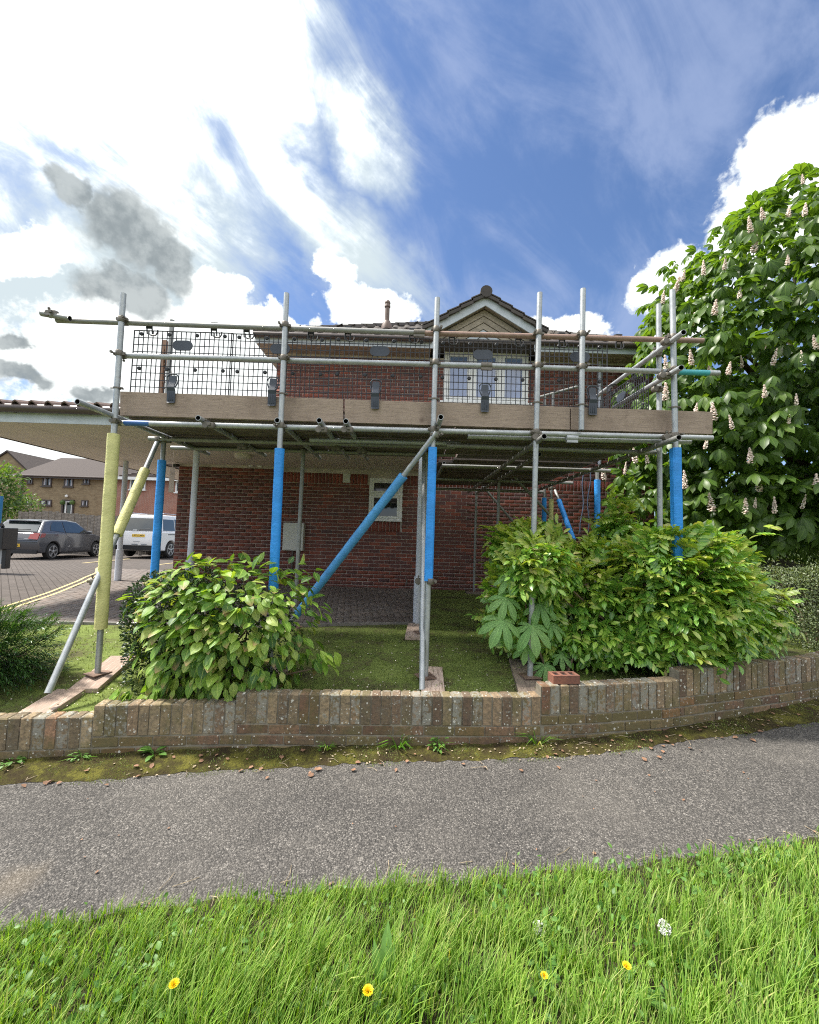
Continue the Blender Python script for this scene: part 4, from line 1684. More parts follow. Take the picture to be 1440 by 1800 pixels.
m.add(A, [(0, 1, 2, 3), (0, 3, 5, 4), (3, 6, 7, 5)])
m.build('roof', 'canopy tile', canopy)
tprof = MB()
tprof.add([(x * 0.73, 0, z * 1.7) for x, z in wv] + [(x * 0.73, 0.42, z * 1.7) for x, z in wv] + [(x * 0.73, 0, z * 1.7 - 0.02) for x, z in wv] + [(x * 0.73, 0.42, z * 1.7 - 0.02) for x, z in wv],
          [(i, i + 1, 8 + i, 7 + i) for i in range(6)] + [(14 + i, 15 + i, 1 + i, i) for i in range(6)] + [(15 + i, 14 + i, 21 + i, 22 + i) for i in range(6)])
tme = tprof.mesh('roof_tile', 'canopy tile')
pitch = math.atan2(0.75, 3.2)
n = int((CX1 - CX0 + 0.1) / 0.215)
for rr in range(2):
    for i in range(n):
        yy_ = CY0 - 0.13 + rr * 0.36
        mt = Matrix.Translation(Vector((CX0 + 0.05 + i * 0.215, yy_, RZ + 0.012 + rr * 0.36 * math.tan(pitch) + 0.004 * rr)) - Vector(canopy.location)) @ Matrix.Rotation(pitch + 0.02 * random.uniform(-1, 1), 4, 'X') @ Matrix.Rotation(random.uniform(-.02, .02), 4, 'Z')
        link('roof_tile', tme, canopy, mat=mt)
for i, (x, y, z0, z1, dark) in enumerate([(0.15, 5.40, 0.43, CZ, 0), (-3.50, 6.62, 0.46, CZ, 0), (-5.88, 8.39, 0.50, CZ, 1)]):
    m = MB()
    m.tube((x, y, z0), (x, y, z1), 0.047, 16)
    m.tube((x, y, z0), (x, y, z0 + 0.62), 0.064, 16)
    m.build('post', 'post paint', canopy, smooth=True)
cl = at(428, 797, 7.3)
m = MB()
m.lathe((cl.x, cl.y, CZ - 0.001), [(0.15, 0), (0.15, -0.04), (0.12, -0.075), (0.05, -0.09)], 18)
m.build('ceiling_light', 'cream soffit', canopy, smooth=True)


# ================================================================== SCAFFOLD
TR = 0.0242
FYP = 3.62                                  # front row of uprights
RY = 3.672                                  # rails and ledger, behind the uprights
scaffold = thing('scaffold', (0, FYP, 0.35), 'galvanised tube scaffold with blue and yellow foam sleeves standing in front of the brick house', 'scaffold')


def tube_part(name, a, b, mat='galvanised tube', label=None, r=TR, parent=None):
    m = MB()
    m.tube(a, b, r, 14, bore=0.020, bore_mi=1)
    return m.build(name, [mat, 'tube bore'], parent or scaffold, smooth=True, label=label)


def sleeve(pole, a, b, mat, square=False, label=None, r=0.041):
    a, b = Vector(a), Vector(b)
    rt, f, up = basis(b - a)
    m = MB()
    n = 16
    segs = 22
    vs, fs = [], []
    seed = random.randint(0, 999)
    for i in range(segs + 1):
        t = i / segs
        c = a.lerp(b, t)
        wob = 1 + 0.03 * math.sin(t * 31 + seed) * math.sin(t * 13 + seed)
        for k in range(n):
            th = 2 * math.pi * (k + 0.5) / n
            q = r * wob
            if square:
                s_ = max(abs(math.cos(th)), abs(math.sin(th)))
                q = r * min(1 / s_, 1.22) * 0.98
            vs.append(c + rt * math.cos(th) * q + up * math.sin(th) * q)
    for i in range(segs):
        fs += [(i * n + k, i * n + (k + 1) % n, (i + 1) * n + (k + 1) % n, (i + 1) * n + k) for k in range(n)]
    o = len(vs)
    for c, base in ((a, 0), (b, segs * n)):
        ring = [c + (Vector(vs[base + k]) - c) * 0.62 for k in range(n)]
        st = len(vs)
        vs += ring
        fs += [(base + k, base + (k + 1) % n, st + (k + 1) % n, st + k) for k in range(n)]
    m.add(vs, fs)
    return m.build('foam_sleeve', mat, pole, smooth=True, label=label)


def base_plate(pole, p):
    m = MB()
    m.box(Vector(p) + Vector((0, 0, 0.004)), (0.15, 0.15, 0.007), Matrix.Rotation(random.uniform(-.6, .6), 3, 'Z'))
    m.tube(Vector(p) + Vector((0, 0, 0.004)), Vector(p) + Vector((0, 0, 0.08)), 0.018, 10)
    m.build('base_plate', 'plate steel', pole)


def upright(top, foot, mat='galvanised tube', plate=True):
    o = tube_part('upright', foot, top, mat)
    if plate:
        base_plate(o, foot)
    return o


def cut(a, b, z):
    a, b = Vector(a), Vector(b)
    return a.lerp(b, (z - a.z) / (b.z - a.z))


PADZ = 0.040


def grounded(u, v, Y, top):
    """foot of an upright seen at (u, v), carried down to the pad on the soil"""
    f_ = at(u, v, Y)
    t = Vector(top)
    z = gz(f_.x, f_.y) + PADZ + 0.004
    d = f_ - t
    return t + d * ((z - t.z) / d.z)


tops = [at(217, 516, FYP), at(504, 516, FYP), at(769, 524, FYP), at(949, 515, FYP), at(1182, 510, FYP)]
feet = [grounded(172, 1180, FYP, tops[0]), grounded(483, 985, FYP, tops[1]), grounded(748, 1190, FYP, tops[2]), grounded(932, 1188, FYP, tops[3]), grounded(1190, 920, FYP, tops[4])]
P = [upright(t, f_) for t, f_ in zip(tops, feet)]
zc = lambda u, v: at(u, v, FYP).z
sleeve(P[0], cut(tops[0], feet[0], zc(197, 763)), cut(tops[0], feet[0], zc(178, 1105)), 'yellow foam', label='long worn yellow foam sleeve', r=0.049)
sleeve(P[1], cut(tops[1], feet[1], zc(491, 789)), cut(tops[1], feet[1], zc(484, 985) - 0.25), 'blue foam', r=0.042)
sleeve(P[2], cut(tops[2], feet[2], zc(762, 787)), cut(tops[2], feet[2], zc(755, 1021)), 'blue foam', True, r=0.038)
sleeve(P[4], cut(tops[4], feet[4], zc(1188, 788)), cut(tops[4], feet[4], 1.45), 'blue foam', True, r=0.039)
pun_t, pun_b = at(1025, 508, FYP), at(1022, 756, FYP)
tube_part('upright', pun_b, pun_t)
# second row
t1 = at(303, 563, 4.4)
f1 = Vector((t1.x - 0.01, 4.4, gz(-2.65, 4.4) + PADZ))
o = upright(t1, f1, 'dull tube')
sleeve(o, (f1.x, 4.4, 2.31), (f1.x, 4.4, 1.05), 'blue foam')
t2 = at(534, 783, 4.85)
o = upright((t2.x, 4.85, 2.57), (t2.x - 0.01, 4.85, gz(t2.x, 4.8) + PADZ), 'dull tube')
t3 = at(750, 790, 4.80)
o = upright((t3.x, 4.80, 2.57), (t3.x - 0.005, 4.80, gz(0.1, 4.8) + PADZ))
t4 = at(1158, 535, 4.0)
upright(t4, (t4.x, 4.0, gz(2.42, 4.0) + PADZ))
ta = at(838, 845, 8.2)
fa = at(833, 1041, 8.2)
o = upright((ta.x, 8.2, 2.56), (fa.x, 8.2, gz(1.3, 8.2) + PADZ), 'dull tube')
tb = at(878, 815, 6.5)
upright((tb.x, 6.5, 2.56), (tb.x - 0.02, 6.5, gz(1.4, 6.5) + PADZ), 'dull tube')
for (u, Y, mat, zt_, zb_) in ((957, 7.5, 'blue foam', 2.35, 1.5), (969, 7.2, 'yellow foam', 2.30, 1.4), (1050, 5.7, 'blue foam', 2.44, 1.55)):
    p = at(u, 880, Y)
    o = upright((p.x, Y, 2.56), (p.x, Y, gz(p.x, Y) + PADZ), 'dull tube')
    sleeve(o, (p.x, Y, zt_), (p.x, Y, zb_), mat)

# rails and ledgers
gj = at(737, 585, RY)
tube_part('guard_rail', at(100, 563, RY), at(735, 585, RY), 'dull tube')
tube_part('guard_rail', at(738, 585.5, RY), at(1236, 599, RY), 'rusty tube', label='rust-stained right half of the top guard rail')
tube_part('guard_rail', at(206, 625, RY), at(852, 643, RY))
o = tube_part('guard_rail', at(856, 643, RY), at(1264, 656, RY))
m = MB()
m.tube(at(1192, 654, RY), at(1246, 655.5, RY), 0.0252, 14)
m.build('tape_wrap', 'teal tape', o, smooth=True)
tube_part('guard_rail', at(73, 551, FYP), at(123, 560, FYP), 'dull tube', label='short tube stub clamped across the left end of the top rail')
ledL, ledR = at(203, 743, RY), at(1252, 770, RY)
o = tube_part('ledger', ledL, ledR)
m = MB()
m.tube(ledL.lerp(ledR, 0.016), ledL.lerp(ledR, 0.058), 0.0252, 14)
m.build('tape_wrap', 'blue tape', o, smooth=True)
tube_part('ledger', at(822, 767, 3.76), at(1214, 777, 3.76))
tube_part('ledger', at(262, 771, 4.35), at(800, 786, 4.35), 'dull tube')
tube_part('ledger', at(301, 787, 4.90), at(800, 800, 4.90), 'dull tube')
tube_part('ledger', at(545, 773, 4.12), at(810, 780, 4.12))
tube_part('ledger', (0.35, 4.05, 2.49), at(1152, 796, 4.05), 'dull tube')
for Y in (5.2, 6.4, 7.7):
    tube_part('ledger', (0.40, Y, 2.485), (2.55, Y, 2.485), 'dull tube')
side_hi = (at(1202, 584, 3.42), at(1046, 699, 5.45))
side_lo = (at(1198, 646, 3.42), at(1080, 716, 5.2))
tube_part('guard_rail', *side_hi)
tube_part('guard_rail', *side_lo)
# transoms running back under the boards
TZ = 2.556
a = at(136, 706, 3.25)
tube_part('transom', (a.x, 3.25, a.z), (-2.62, 5.25, TZ), label='transom sticking out towards the path at the left end')
for u, v, Y, yb_ in ((348, 738, 3.56, 5.25), (487, 744, 3.56, 5.30), (561, 742, 3.52, 5.25), (608, 742, 3.52, 5.28)):
    a = at(u, v, Y)
    tube_part('transom', (a.x, Y, TZ), (a.x, yb_, TZ))
a = at(775, 733, 3.42)
tube_part('transom', (a.x, 3.42, a.z), (a.x - 0.02, 5.28, TZ))
a = at(957, 767, 3.42)
tube_part('transom', (a.x, 3.42, a.z), (a.x + 0.06, 8.3, TZ - 0.05), 'dull tube')
a = at(1194, 769, 3.42)
tube_part('transom', (a.x, 3.42, a.z), (2.36, 7.95, TZ - 0.06), 'dull tube', label='long transom under the right hand edge of the deck')
tube_part('transom', (1.36, 4.3, TZ - 0.075), (1.34, 8.35, TZ - 0.075), 'dull tube')
tube_part('transom', (0.44, 5.4, TZ), (0.44, 8.3, TZ), 'dull tube')
# braces
bt, bb = at(768, 760, 3.56), at(508, 1098, 4.55)
o = tube_part('brace', bt, bb)
sleeve(o, bt.lerp(bb, 0.19), bt.lerp(bb, 0.93), 'light blue foam', label='long blue foam sleeve on the slanting brace', r=0.043)
bt, bb = at(277, 776, 4.35), at(84, 1219, 3.12)
o = tube_part('brace', bt, bb)
sleeve(o, bt.lerp(bb, 0.155), bt.lerp(bb, 0.46), 'yellow foam', label='worn yellow foam sleeve on the slanting brace', r=0.045)
tube_part('brace', at(746, 792, 4.7), at(742, 1213, 3.40))
tube_part('brace', at(845, 850, 8.15), at(930, 950, 8.25), 'dull tube')
tube_part('brace', at(885, 818, 6.5), at(985, 925, 7.4), 'dull tube')
bt, bb = at(976, 862, 7.1), at(1012, 960, 6.3)
o = tube_part('brace', bt, bb, 'dull tube')
sleeve(o, bt.lerp(bb, 0.2), bt.lerp(bb, 0.9), 'blue foam')
# small rail of the stair at the back of the deck
tube_part('stair_rail', at(945, 699, 7.6), at(1024, 677, 7.6), 'dull tube')
tube_part('stair_post', at(972, 692, 7.6), at(972, 740, 7.6), 'dull tube')
tube_part('stair_post', at(958, 696, 7.6), at(958, 742, 7.6), 'dull tube')

# couplers
cp = MB()
cp.lathe((0, 0, -0.028), [(0.030, 0), (0.034, 0.006), (0.034, 0.05), (0.030, 0.056)], 12)
cp.lathe((-0.028, 0.051, 0), [(0.030, 0), (0.034, 0.006), (0.034, 0.05), (0.030, 0.056)], 12, axis=(1, 0, 0))
cp.box((0.040, 0.005, 0.006), (0.03, 0.03, 0.024))
cp.box((-0.040, 0.005, 0.006), (0.026, 0.03, 0.024))
cp.tube((0.045, -0.055, 0.006), (0.045, 0.03, 0.006), 0.0065, 6)
cp.tube((0.045, -0.058, 0.006), (0.045, -0.040, 0.006), 0.013, 6)
cp.tube((-0.012, 0.05, 0.03), (-0.012, 0.05, 0.062), 0.0065, 6)
cp.tube((-0.012, 0.05, 0.045), (-0.012, 0.05, 0.060), 0.012, 6)
cp_me = cp.mesh('coupler', 'coupler steel', smooth=True)
ring = MB()
ring.lathe((0, 0, -0.008), [(0.026, 0), (0.034, 0.001), (0.034, 0.014), (0.026, 0.016)], 12)
ring.box((0.042, 0.0, 0), (0.03, 0.022, 0.016))
ring.tube((-0.062, 0.0, 0), (-0.025, 0.0, 0), 0.006, 6)
ring.tube((0.04, -0.02, 0), (0.04, 0.03, 0), 0.006, 6)
ring_me = ring.mesh('board_clip', 'coupler steel', smooth=True)
sorg = Vector(scaffold.location)


def clamp(p, rz=0.0, me=None, name='coupler', ry=0.0):
    link(name, me or cp_me, scaffold, mat=Matrix.Translation(Vector(p) - sorg) @ Matrix.Rotation(rz, 4, 'Z') @ Matrix.Rotation(ry, 4, 'Y') @ Matrix.Scale(0.92, 4))


gr = lambda x, a, b: a.z + (b.z - a.z) * (x - a.x) / (b.x - a.x)
lev = [(at(100, 563, RY), at(1236, 599, RY)), (at(206, 625, RY), at(1264, 656, RY)), (ledL, ledR)]
for i in range(5):
    for j, (a, b) in enumerate(lev):
        z = gr(tops[i].x, a, b)
        p = cut(tops[i], feet[i], z)
        clamp((p.x, p.y, z), ry=R(180) if (i + j) % 2 else 0)
    z = gr(tops[i].x, at(212, 688, RY), at(1252, 724, RY)) + 0.012
    p = cut(tops[i], feet[i], z)
    clamp(p, me=ring_me, name='board_clip')
for z in (gr(pun_t.x, *lev[0]), gr(pun_t.x, *lev[1])):
    clamp(cut(pun_t, pun_b, z))
clamp(cut(pun_t, pun_b, pun_b.z + 0.23), me=ring_me, name='board_clip')
clamp(at(104, 561, RY) - Vector((0, 0.05, -0.02)), R(90))
for p, rz in ((at(277, 772, 4.35), 0), (at(292, 772, 4.36), 0), (at(766, 765, 3.58), R(20)), (at(744, 1022, 3.95), R(90)), (at(757, 1022, 3.60), 0), (at(165, 1023, 3.70), R(40)), (at(534, 777, 4.85), 0),
              (at(838, 842, 8.2), 0), (at(880, 812, 6.5), 0), (at(969, 858, 7.2), 0), (at(372, 748, RY - 0.04), R(90)), (at(570, 756, RY - 0.04), R(90)), (at(615, 756, RY - 0.04), R(90)),
              (at(950, 769, RY - 0.06), R(90)), (at(1180, 769, RY - 0.06), R(90)), (at(1178, 601, 3.62), R(90)), (at(1172, 661, 3.62), R(90)), (at(1158, 622, 3.98), R(90)), (at(1160, 684, 3.98), R(90)),
              (at(430, 786, 4.38), R(90)), (at(595, 788, 4.38), R(90)), (at(640, 793, 4.38), R(90))):
    clamp(p, rz)
for p in (at(737, 585, RY), at(855, 643, RY), at(1005, 770, RY)):
    m = MB()
    m.tube(p - Vector((0.05, 0, 0)), p + Vector((0.05, 0, 0)), 0.031, 12)
    m.box(p + Vector((0, -0.012, -0.034)), (0.10, 0.022, 0.022))
    m.build('joint_sleeve', 'coupler steel' if p.z > 2.6 else 'galvanised tube', scaffold, smooth=True)

# ------------------------------------------------------------------ boards
for (u0, u1, lab) in ((211, 603, 'weathered timber toe board at the left end of the scaffold, below the ladder'),
                      (606, 1002, 'weathered timber toe board in the middle of the scaffold, below the gable window'),
                      (1004, 1253, 'cracked timber toe board at the right end of the scaffold, next to the chestnut tree')):
    v = lambda u: 688 + (u - 212) * (724 - 688) / 1040
    v2 = lambda u: 730 + (u - 212) * (763 - 730) / 1040
    a, b, c_, d = at(u0, v(u0), 3.70), at(u1, v(u1), 3.70), at(u1, v2(u1), 3.70), at(u0, v2(u0), 3.70)
    m = MB()
    m.prism([d, c_, b, a], (0, 0.038, 0))
    bd_ = m.build('toe_board', 'toe board wood', None, bevel=0.002)
    tag(bd_, lab, 'toe board', 'timber toe boards along the front of the scaffold')

me_cache = {}
nrow = 0
BZ = TZ + TR + 0.019


ORD = ['first', 'second', 'third', 'fourth', 'fifth', 'sixth', 'seventh', 'eighth', 'ninth', 'tenth', 'eleventh', 'twelfth', 'thirteenth', 'fourteenth', 'fifteenth', 'sixteenth', 'seventeenth']


def deck(x0, x1, y, row, side):
    global nrow
    L = round(x1 - x0 - 0.012, 3)
    if L not in me_cache:
        m = MB()
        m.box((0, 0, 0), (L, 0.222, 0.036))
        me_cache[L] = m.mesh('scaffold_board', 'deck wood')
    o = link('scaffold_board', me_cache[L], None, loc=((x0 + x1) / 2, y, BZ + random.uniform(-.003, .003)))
    o.rotation_euler = (random.uniform(-.008, .008), 0, random.uniform(-.003, .003))
    tag(o, f'grey deck board seen from below, {side} piece of the {ORD[row]} row behind the toe boards', 'scaffold board', 'boards laid flat as the scaffold deck')
    nrow += 1


y = 3.86
for r_ in range(6):
    j = [(-2.64, -0.75), (-0.75, 1.15), (1.15, 2.36)] if r_ % 2 else [(-2.64, -1.0), (-1.0, 0.40), (0.40, 2.36)]
    if y > 4.9:
        j = [(-2.64, -1.1), (-1.1, 0.36), (0.56, 2.34)]
    for a, b in j:
        deck(a, b, y, r_, 'left' if a < -2 else ('right' if b > 2 else 'middle'))
    y += 0.2365
y = 5.36
for r_ in range(11):
    xa = 0.55 if r_ == 0 else 0.37
    xm = 1.25 + 0.35 * (r_ % 3)
    deck(xa, xm, y, 6 + r_, 'left')
    deck(xm, 2.36, y, 6 + r_, 'right')
    y += 0.2375

# timber pads under the uprights
for (x, y, rz, wd, L, lab, mat) in (
        (feet[0].x - 0.03, 3.14, -4, 0.22, 0.55, 'timber sole board at the left end, nearest the garden wall, under the slanting brace', 'pad wood'),
        (feet[0].x + 0.02, 3.68, -6, 0.22, 0.55, 'timber sole board under the yellow sleeved upright', 'pad wood'),
        (feet[2].x + 0.06, 3.60, 2, 0.19, 0.52, 'pale timber sole board under the blue sleeved upright, seen above the middle of the wall', 'pad wood'),
        (feet[3].x - 0.02, 3.66, 8, 0.22, 0.80, 'dark timber sole board beside the chestnut sapling', 'pad wood dark'),
        (0.12, 4.93, 3, 0.225, 0.62, 'timber sole board on the moss at the foot of the pale canopy post', 'pad wood'),
        (fa.x + 0.1, 8.2, 90, 0.22, 0.5, 'grey sole board on the soil against the brick wall', 'pad wood dark'),
        (feet[1].x, 3.66, 0, 0.22, 0.5, 'timber sole board hidden behind the oval-leaved shrub', 'pad wood')):
    m = MB()
    m.box((0, 0, 0), (wd, L, PADZ))
    o = m.build('sole_board', mat, None, bevel=0.003)
    z0, z1 = gz(x, y - 0.2), gz(x, y + 0.2)
    o.location = (x, y, gz(x, y) + PADZ / 2 - 0.002)
    o.rotation_euler = (math.atan2(z1 - z0, 0.4) if rz < 45 else 0, 0, R(-rz))
    tag(o, lab, 'sole board', 'timber sole boards under the uprights')

# ------------------------------------------------------------------ black mesh guards clipped over the rail
def mesh_guard(c, xdir, wd, top, ht, lab, hooks=(-0.29, 0.29), front=Vector((0, -1, 0)), plate_dx=0.0, clip_dx=-0.03, clip=True):
    g = thing('mesh_guard', (c.x, c.y, top - ht), lab, 'mesh guard', 'black mesh guard panels hung on the scaffold rails')
    X = Vector(xdir).normalized()
    Z = Vector((0, 0, 1))
    M = Matrix((X, -front, Z)).transposed()
    c = Vector((c.x, c.y, 0))
    pt = lambda x, z, d=0.0: c + X * x + Z * z + front * d
    m = MB()
    nv = int(wd / 0.043)
    for i in range(nv + 1):
        x = -wd / 2 + wd * i / nv
        t = 0.0072 if i in (0, nv) else 0.0058
        m.box(pt(x, top - ht / 2), (t, t, ht), M)
    nh = int(ht / 0.062)
    for i in range(nh + 1):
        z = top - ht * i / nh
        t = 0.0072 if i in (0, nh) else 0.0058
        m.box(pt(0, z, 0.003), (wd, t, t), M)
    m.build('mesh_panel', 'mesh plastic', g)
    m = MB()
    for z in (top - 0.035, top - 0.365):
        for x in np.linspace(-wd / 2 + 0.075, wd / 2 - 0.075, 4):
            m.lathe(pt(x, z, 0.006), [(0.0185, 0), (0.0185, 0.006), (0.013, 0.014), (0.006, 0.014)], 10, axis=front)
    stuff(m.build('lugs', 'mesh plastic', g))
    m = MB()
    poly = []
    for i in range(20):
        th = 2 * math.pi * i / 20
        q = pt(plate_dx + (0.045 if math.cos(th) > 0 else -0.045) + 0.048 * math.cos(th), top - 0.135 + 0.048 * math.sin(th), 0.004)
        poly.append(q)
    m.prism(poly, front * 0.010)
    m.build('name_plate', 'clip plastic', g)
    for hx in hooks:
        m = MB()
        for s_ in (-0.024, 0.024):
            m.path([pt(hx + s_, top - 0.045, 0.03), pt(hx + s_, top + 0.03, 0.045), pt(hx + s_, top + 0.072, 0.045), pt(hx + s_, top + 0.085, 0.01), pt(hx + s_, top + 0.07, -0.022)], 0.0065, 6)
        m.box(pt(hx, top + 0.075, 0.035), (0.06, 0.014, 0.012), M)
        m.box(pt(hx, top + 0.015, 0.045), (0.055, 0.010, 0.030), M)
        m.path([pt(hx - 0.02, top + 0.0, 0.012), pt(hx - 0.018, top - 0.035, 0.014), pt(hx + 0.0, top - 0.048, 0.014), pt(hx + 0.045, top - 0.046, 0.014), pt(hx + 0.058, top - 0.025, 0.014), pt(hx + 0.06, top + 0.005, 0.012)], 0.006, 6)
        m.build('hook', 'mesh plastic', g)
    if clip:
        m = MB()
        zt_ = top - 0.44
        d0 = (3.70 - c.y) * -1 if abs(front.y) > .5 else 0
        dd = c.y - 3.70 + 0.006
        x = clip_dx
        m.path([pt(x - 0.030, zt_ - 0.11, dd + 0.006), pt(x - 0.048, zt_ - 0.06, dd), pt(x - 0.050, zt_ - 0.01, dd), pt(x - 0.030, zt_ + 0.012, dd), pt(x + 0.030, zt_ + 0.012, dd), pt(x + 0.050, zt_ - 0.01, dd), pt(x + 0.048, zt_ - 0.06, dd), pt(x + 0.030, zt_ - 0.11, dd + 0.006)], 0.007, 6)
        prof_ = [(0.030, zt_ + 0.0, 0.002), (0.034, zt_ - 0.03, 0.004), (0.034, zt_ - 0.06, 0.006), (0.028, zt_ - 0.095, 0.020), (0.034, zt_ - 0.12, 0.032), (0.037, zt_ - 0.15, 0.020), (0.037, zt_ - 0.25, 0.014), (0.033, zt_ - 0.262, 0.022)]
        vs, fs = [], []
        for (hw, z, d) in prof_:
            vs += [pt(x - hw, z, dd + d), pt(x + hw, z, dd + d), pt(x + hw, z, dd + d - 0.012), pt(x - hw, z, dd + d - 0.012)]
        for i in range(len(prof_) - 1):
            fs += [(i * 4 + k, i * 4 + (k + 1) % 4, i * 4 + 4 + (k + 1) % 4, i * 4 + 4 + k) for k in range(4)]
        fs += [(0, 3, 2, 1), tuple(len(vs) - 4 + k for k in range(4))]
        m.add(vs, fs)
        for k in range(3):
            m.box(pt(x - 0.018 + 0.018 * k, zt_ - 0.20, dd + 0.019), (0.006, 0.006, 0.085), M)
        m.build('clip', 'clip plastic', g, bevel=0.002)
    return g


GYP = 3.745
gtop = lambda x: gr(x, at(231, 580, GYP), at(1066, 604, GYP))
for (u, w_, lab, hk) in ((320, 0.93, 'black mesh guard panel at the left end, with the ladder behind it', (-0.30, 0.30)),
                         (491, 0.93, 'black mesh guard panel in front of the left corner of the upper brick wall', (-0.31, 0.29)),
                         (667, 0.93, 'black mesh guard panel in front of the plain upper brick wall, below the vent pipe', (-0.30, 0.30)),
                         (849, 0.90, 'black mesh guard panel in front of the white gable window', (-0.30, 0.32)),
                         (1000, 0.72, 'black mesh guard panel right of the gable window, below the rusty rail', (-0.09, 0.50))):
    p = at(u, 640, GYP)
    mesh_guard(Vector((p.x, GYP + (0.012 if u in (491, 849) else 0), 0)), (1, 0, 0), w_, gtop(p.x) - 0.005, 0.74, lab, hooks=[h_ * (0.9 if u == 1000 else 1) for h_ in hk],
               plate_dx=(0.0 if u != 1000 else 0.10), clip_dx={320: -0.045, 491: -0.03, 667: -0.02, 849: 0.015, 1000: 0.20}[u])
mesh_guard(Vector((2.40, 4.62, 0)), (0, -1, 0), 1.05, 3.38, 0.72, 'black mesh guard panel seen edge-on along the right hand side of the deck', front=Vector((-1, 0, 0)), clip=False, hooks=(0.32, -0.2))

# ------------------------------------------------------------------ ladder, hanging strip, ropes
lad = thing('ladder', (-2.72, 4.75, 2.62), 'narrow worn ladder with brown stiles standing on the deck behind the left mesh guard', 'ladder')
lt = at(287, 596, 4.75)
for u0, u1 in ((287, 281), (290, 298)):
    m = MB()
    a, b = at(u0, 597, 4.75), at(u1, 692, 4.75)
    d = (a - b)
    rt = Vector((1, 0, 0))
    m.prism([b - rt * 0.018, b + rt * 0.018, a + rt * 0.014, a - rt * 0.014], (0, 0.06, 0))
    m.build('stile', 'orange fibreglass', lad, bevel=0.003)
for t in np.linspace(0.12, 0.9, 8):
    m = MB()
    a = at(287, 597, 4.77).lerp(at(281, 692, 4.77), t)
    b = at(290, 597, 4.77).lerp(at(298, 692, 4.77), t)
    m.tube(a, b, 0.010, 6)
    m.build('rung', 'rusty tube', lad)
m = MB()
a, b, c_ = at(289, 606, 4.80), at(298, 622, 4.80), at(297, 642, 4.80)
m.prism([at(288, 628, 4.80), c_, b, a], (0, 0.02, 0))
m.build('side_panel', 'teal panel', lad)

m = MB()
a = at(303, 829, 4.85)
m.box(a + Vector((0, 0, -0.10)), (0.055, 0.006, 0.30), Matrix.Rotation(R(18), 3, 'Z'))
m.tube(a + Vector((0, 0, 0.04)), a + Vector((0, 0, 0.24)), 0.004, 6)
tag(m.build('hanging_strip', 'pad wood'), 'thin timber strip hanging from the scaffold beside the brick corner', 'timber strip')
for u0, u1, lab in ((1027, 1021, 'slack grey blue rope hanging from the deck, left one of the two ropes'), (1037, 1033, 'grey blue rope hanging straight from the deck beside the blue sleeved post')):
    pts_ = [at(u0 + (u1 - u0) * t + 2.0 * math.sin(t * 9 + u0), 826 + 110 * t, 7.9) for t in np.linspace(0, 1, 14)]
    m = MB()
    m.path(pts_, 0.011, 6)
    tag(m.build('rope', 'rope fibre', smooth=True), lab, 'rope', 'ropes hanging under the right of the deck')


# ================================================================== PLANTS
oval = blade_leaf(1.0, 0.62, 4, 0.22, 0.10, 0.45)
small = blade_leaf(1.0, 0.50, 2, 0.15, 0.15, 0.45)
needle = blade_leaf(1.0, 0.20, 2, 0.12, 0.15, 0.4)
spray = pinnate(4, 0.22, 0.40)
palm_far = palmate(28, 3)
palm_near = palmate(12, 6, 0.165)


def shell(n, c, rad, seed, amp=0.14, k=2.2, deep=0.35, power=2.6, up=0.25, front=(0, -0.55, 0)):
    """points scattered through the outer shell of an uneven rounded mass, with their outward directions"""
    d = unit(n, up, front)
    q = np.abs(d) ** power
    r = 1.0 / np.sum(q, axis=1) ** (1 / power)          # fuller than an ellipsoid
    r = r * lump(d, seed, k, amp)
    t = 1 - deep * rng.random(n) ** 1.8
    Pp = np.array(c) + d * np.array(rad) * (r * t)[:, None]
    out = d / np.array(rad)
    out /= np.linalg.norm(out, axis=1, keepdims=True)
    return Pp, out, t


def drooping(out, n, fwd_down=0.4, spread=0.5, nup=0.9):
    f = out * 0.9 + jitter(n, spread)
    f[:, 2] -= fwd_down
    nrm = out * 0.6 + jitter(n, 0.25)
    nrm[:, 2] += nup
    return frames(f, nrm)


def stems(root, base, tips, r=0.012, mat='twig', name='stem', seg=5):
    for tp_ in tips:
        m = MB()
        a, b = Vector(base), Vector(tp_)
        a = a + Vector((random.uniform(-.08, .08), random.uniform(-.05, .05), 0))
        mid_ = a.lerp(b, 0.5) + Vector((random.uniform(-.06, .06), random.uniform(-.06, .06), random.uniform(0, .08)))
        m.path([a, a.lerp(mid_, 0.5) + Vector((0.01, 0, 0.02)), mid_, b], [r, r * .85, r * .7, r * .35], seg)
        m.build(name, mat, root, smooth=True)


# --- rounded shrub of large oval leaves, growing through a dark small-leaved one
bx = thing('oval_leaf_shrub', (-1.52, 3.5, 0.28), 'rounded shrub with large pale green oval leaves, behind the left half of the garden wall', 'shrub')
Pp, out, t = shell(1250, (-1.46, 3.46, 0.72), (0.64, 0.46, 0.55), 11, 0.13, 2.3, 0.5)
keep = Pp[:, 2] > 0.24
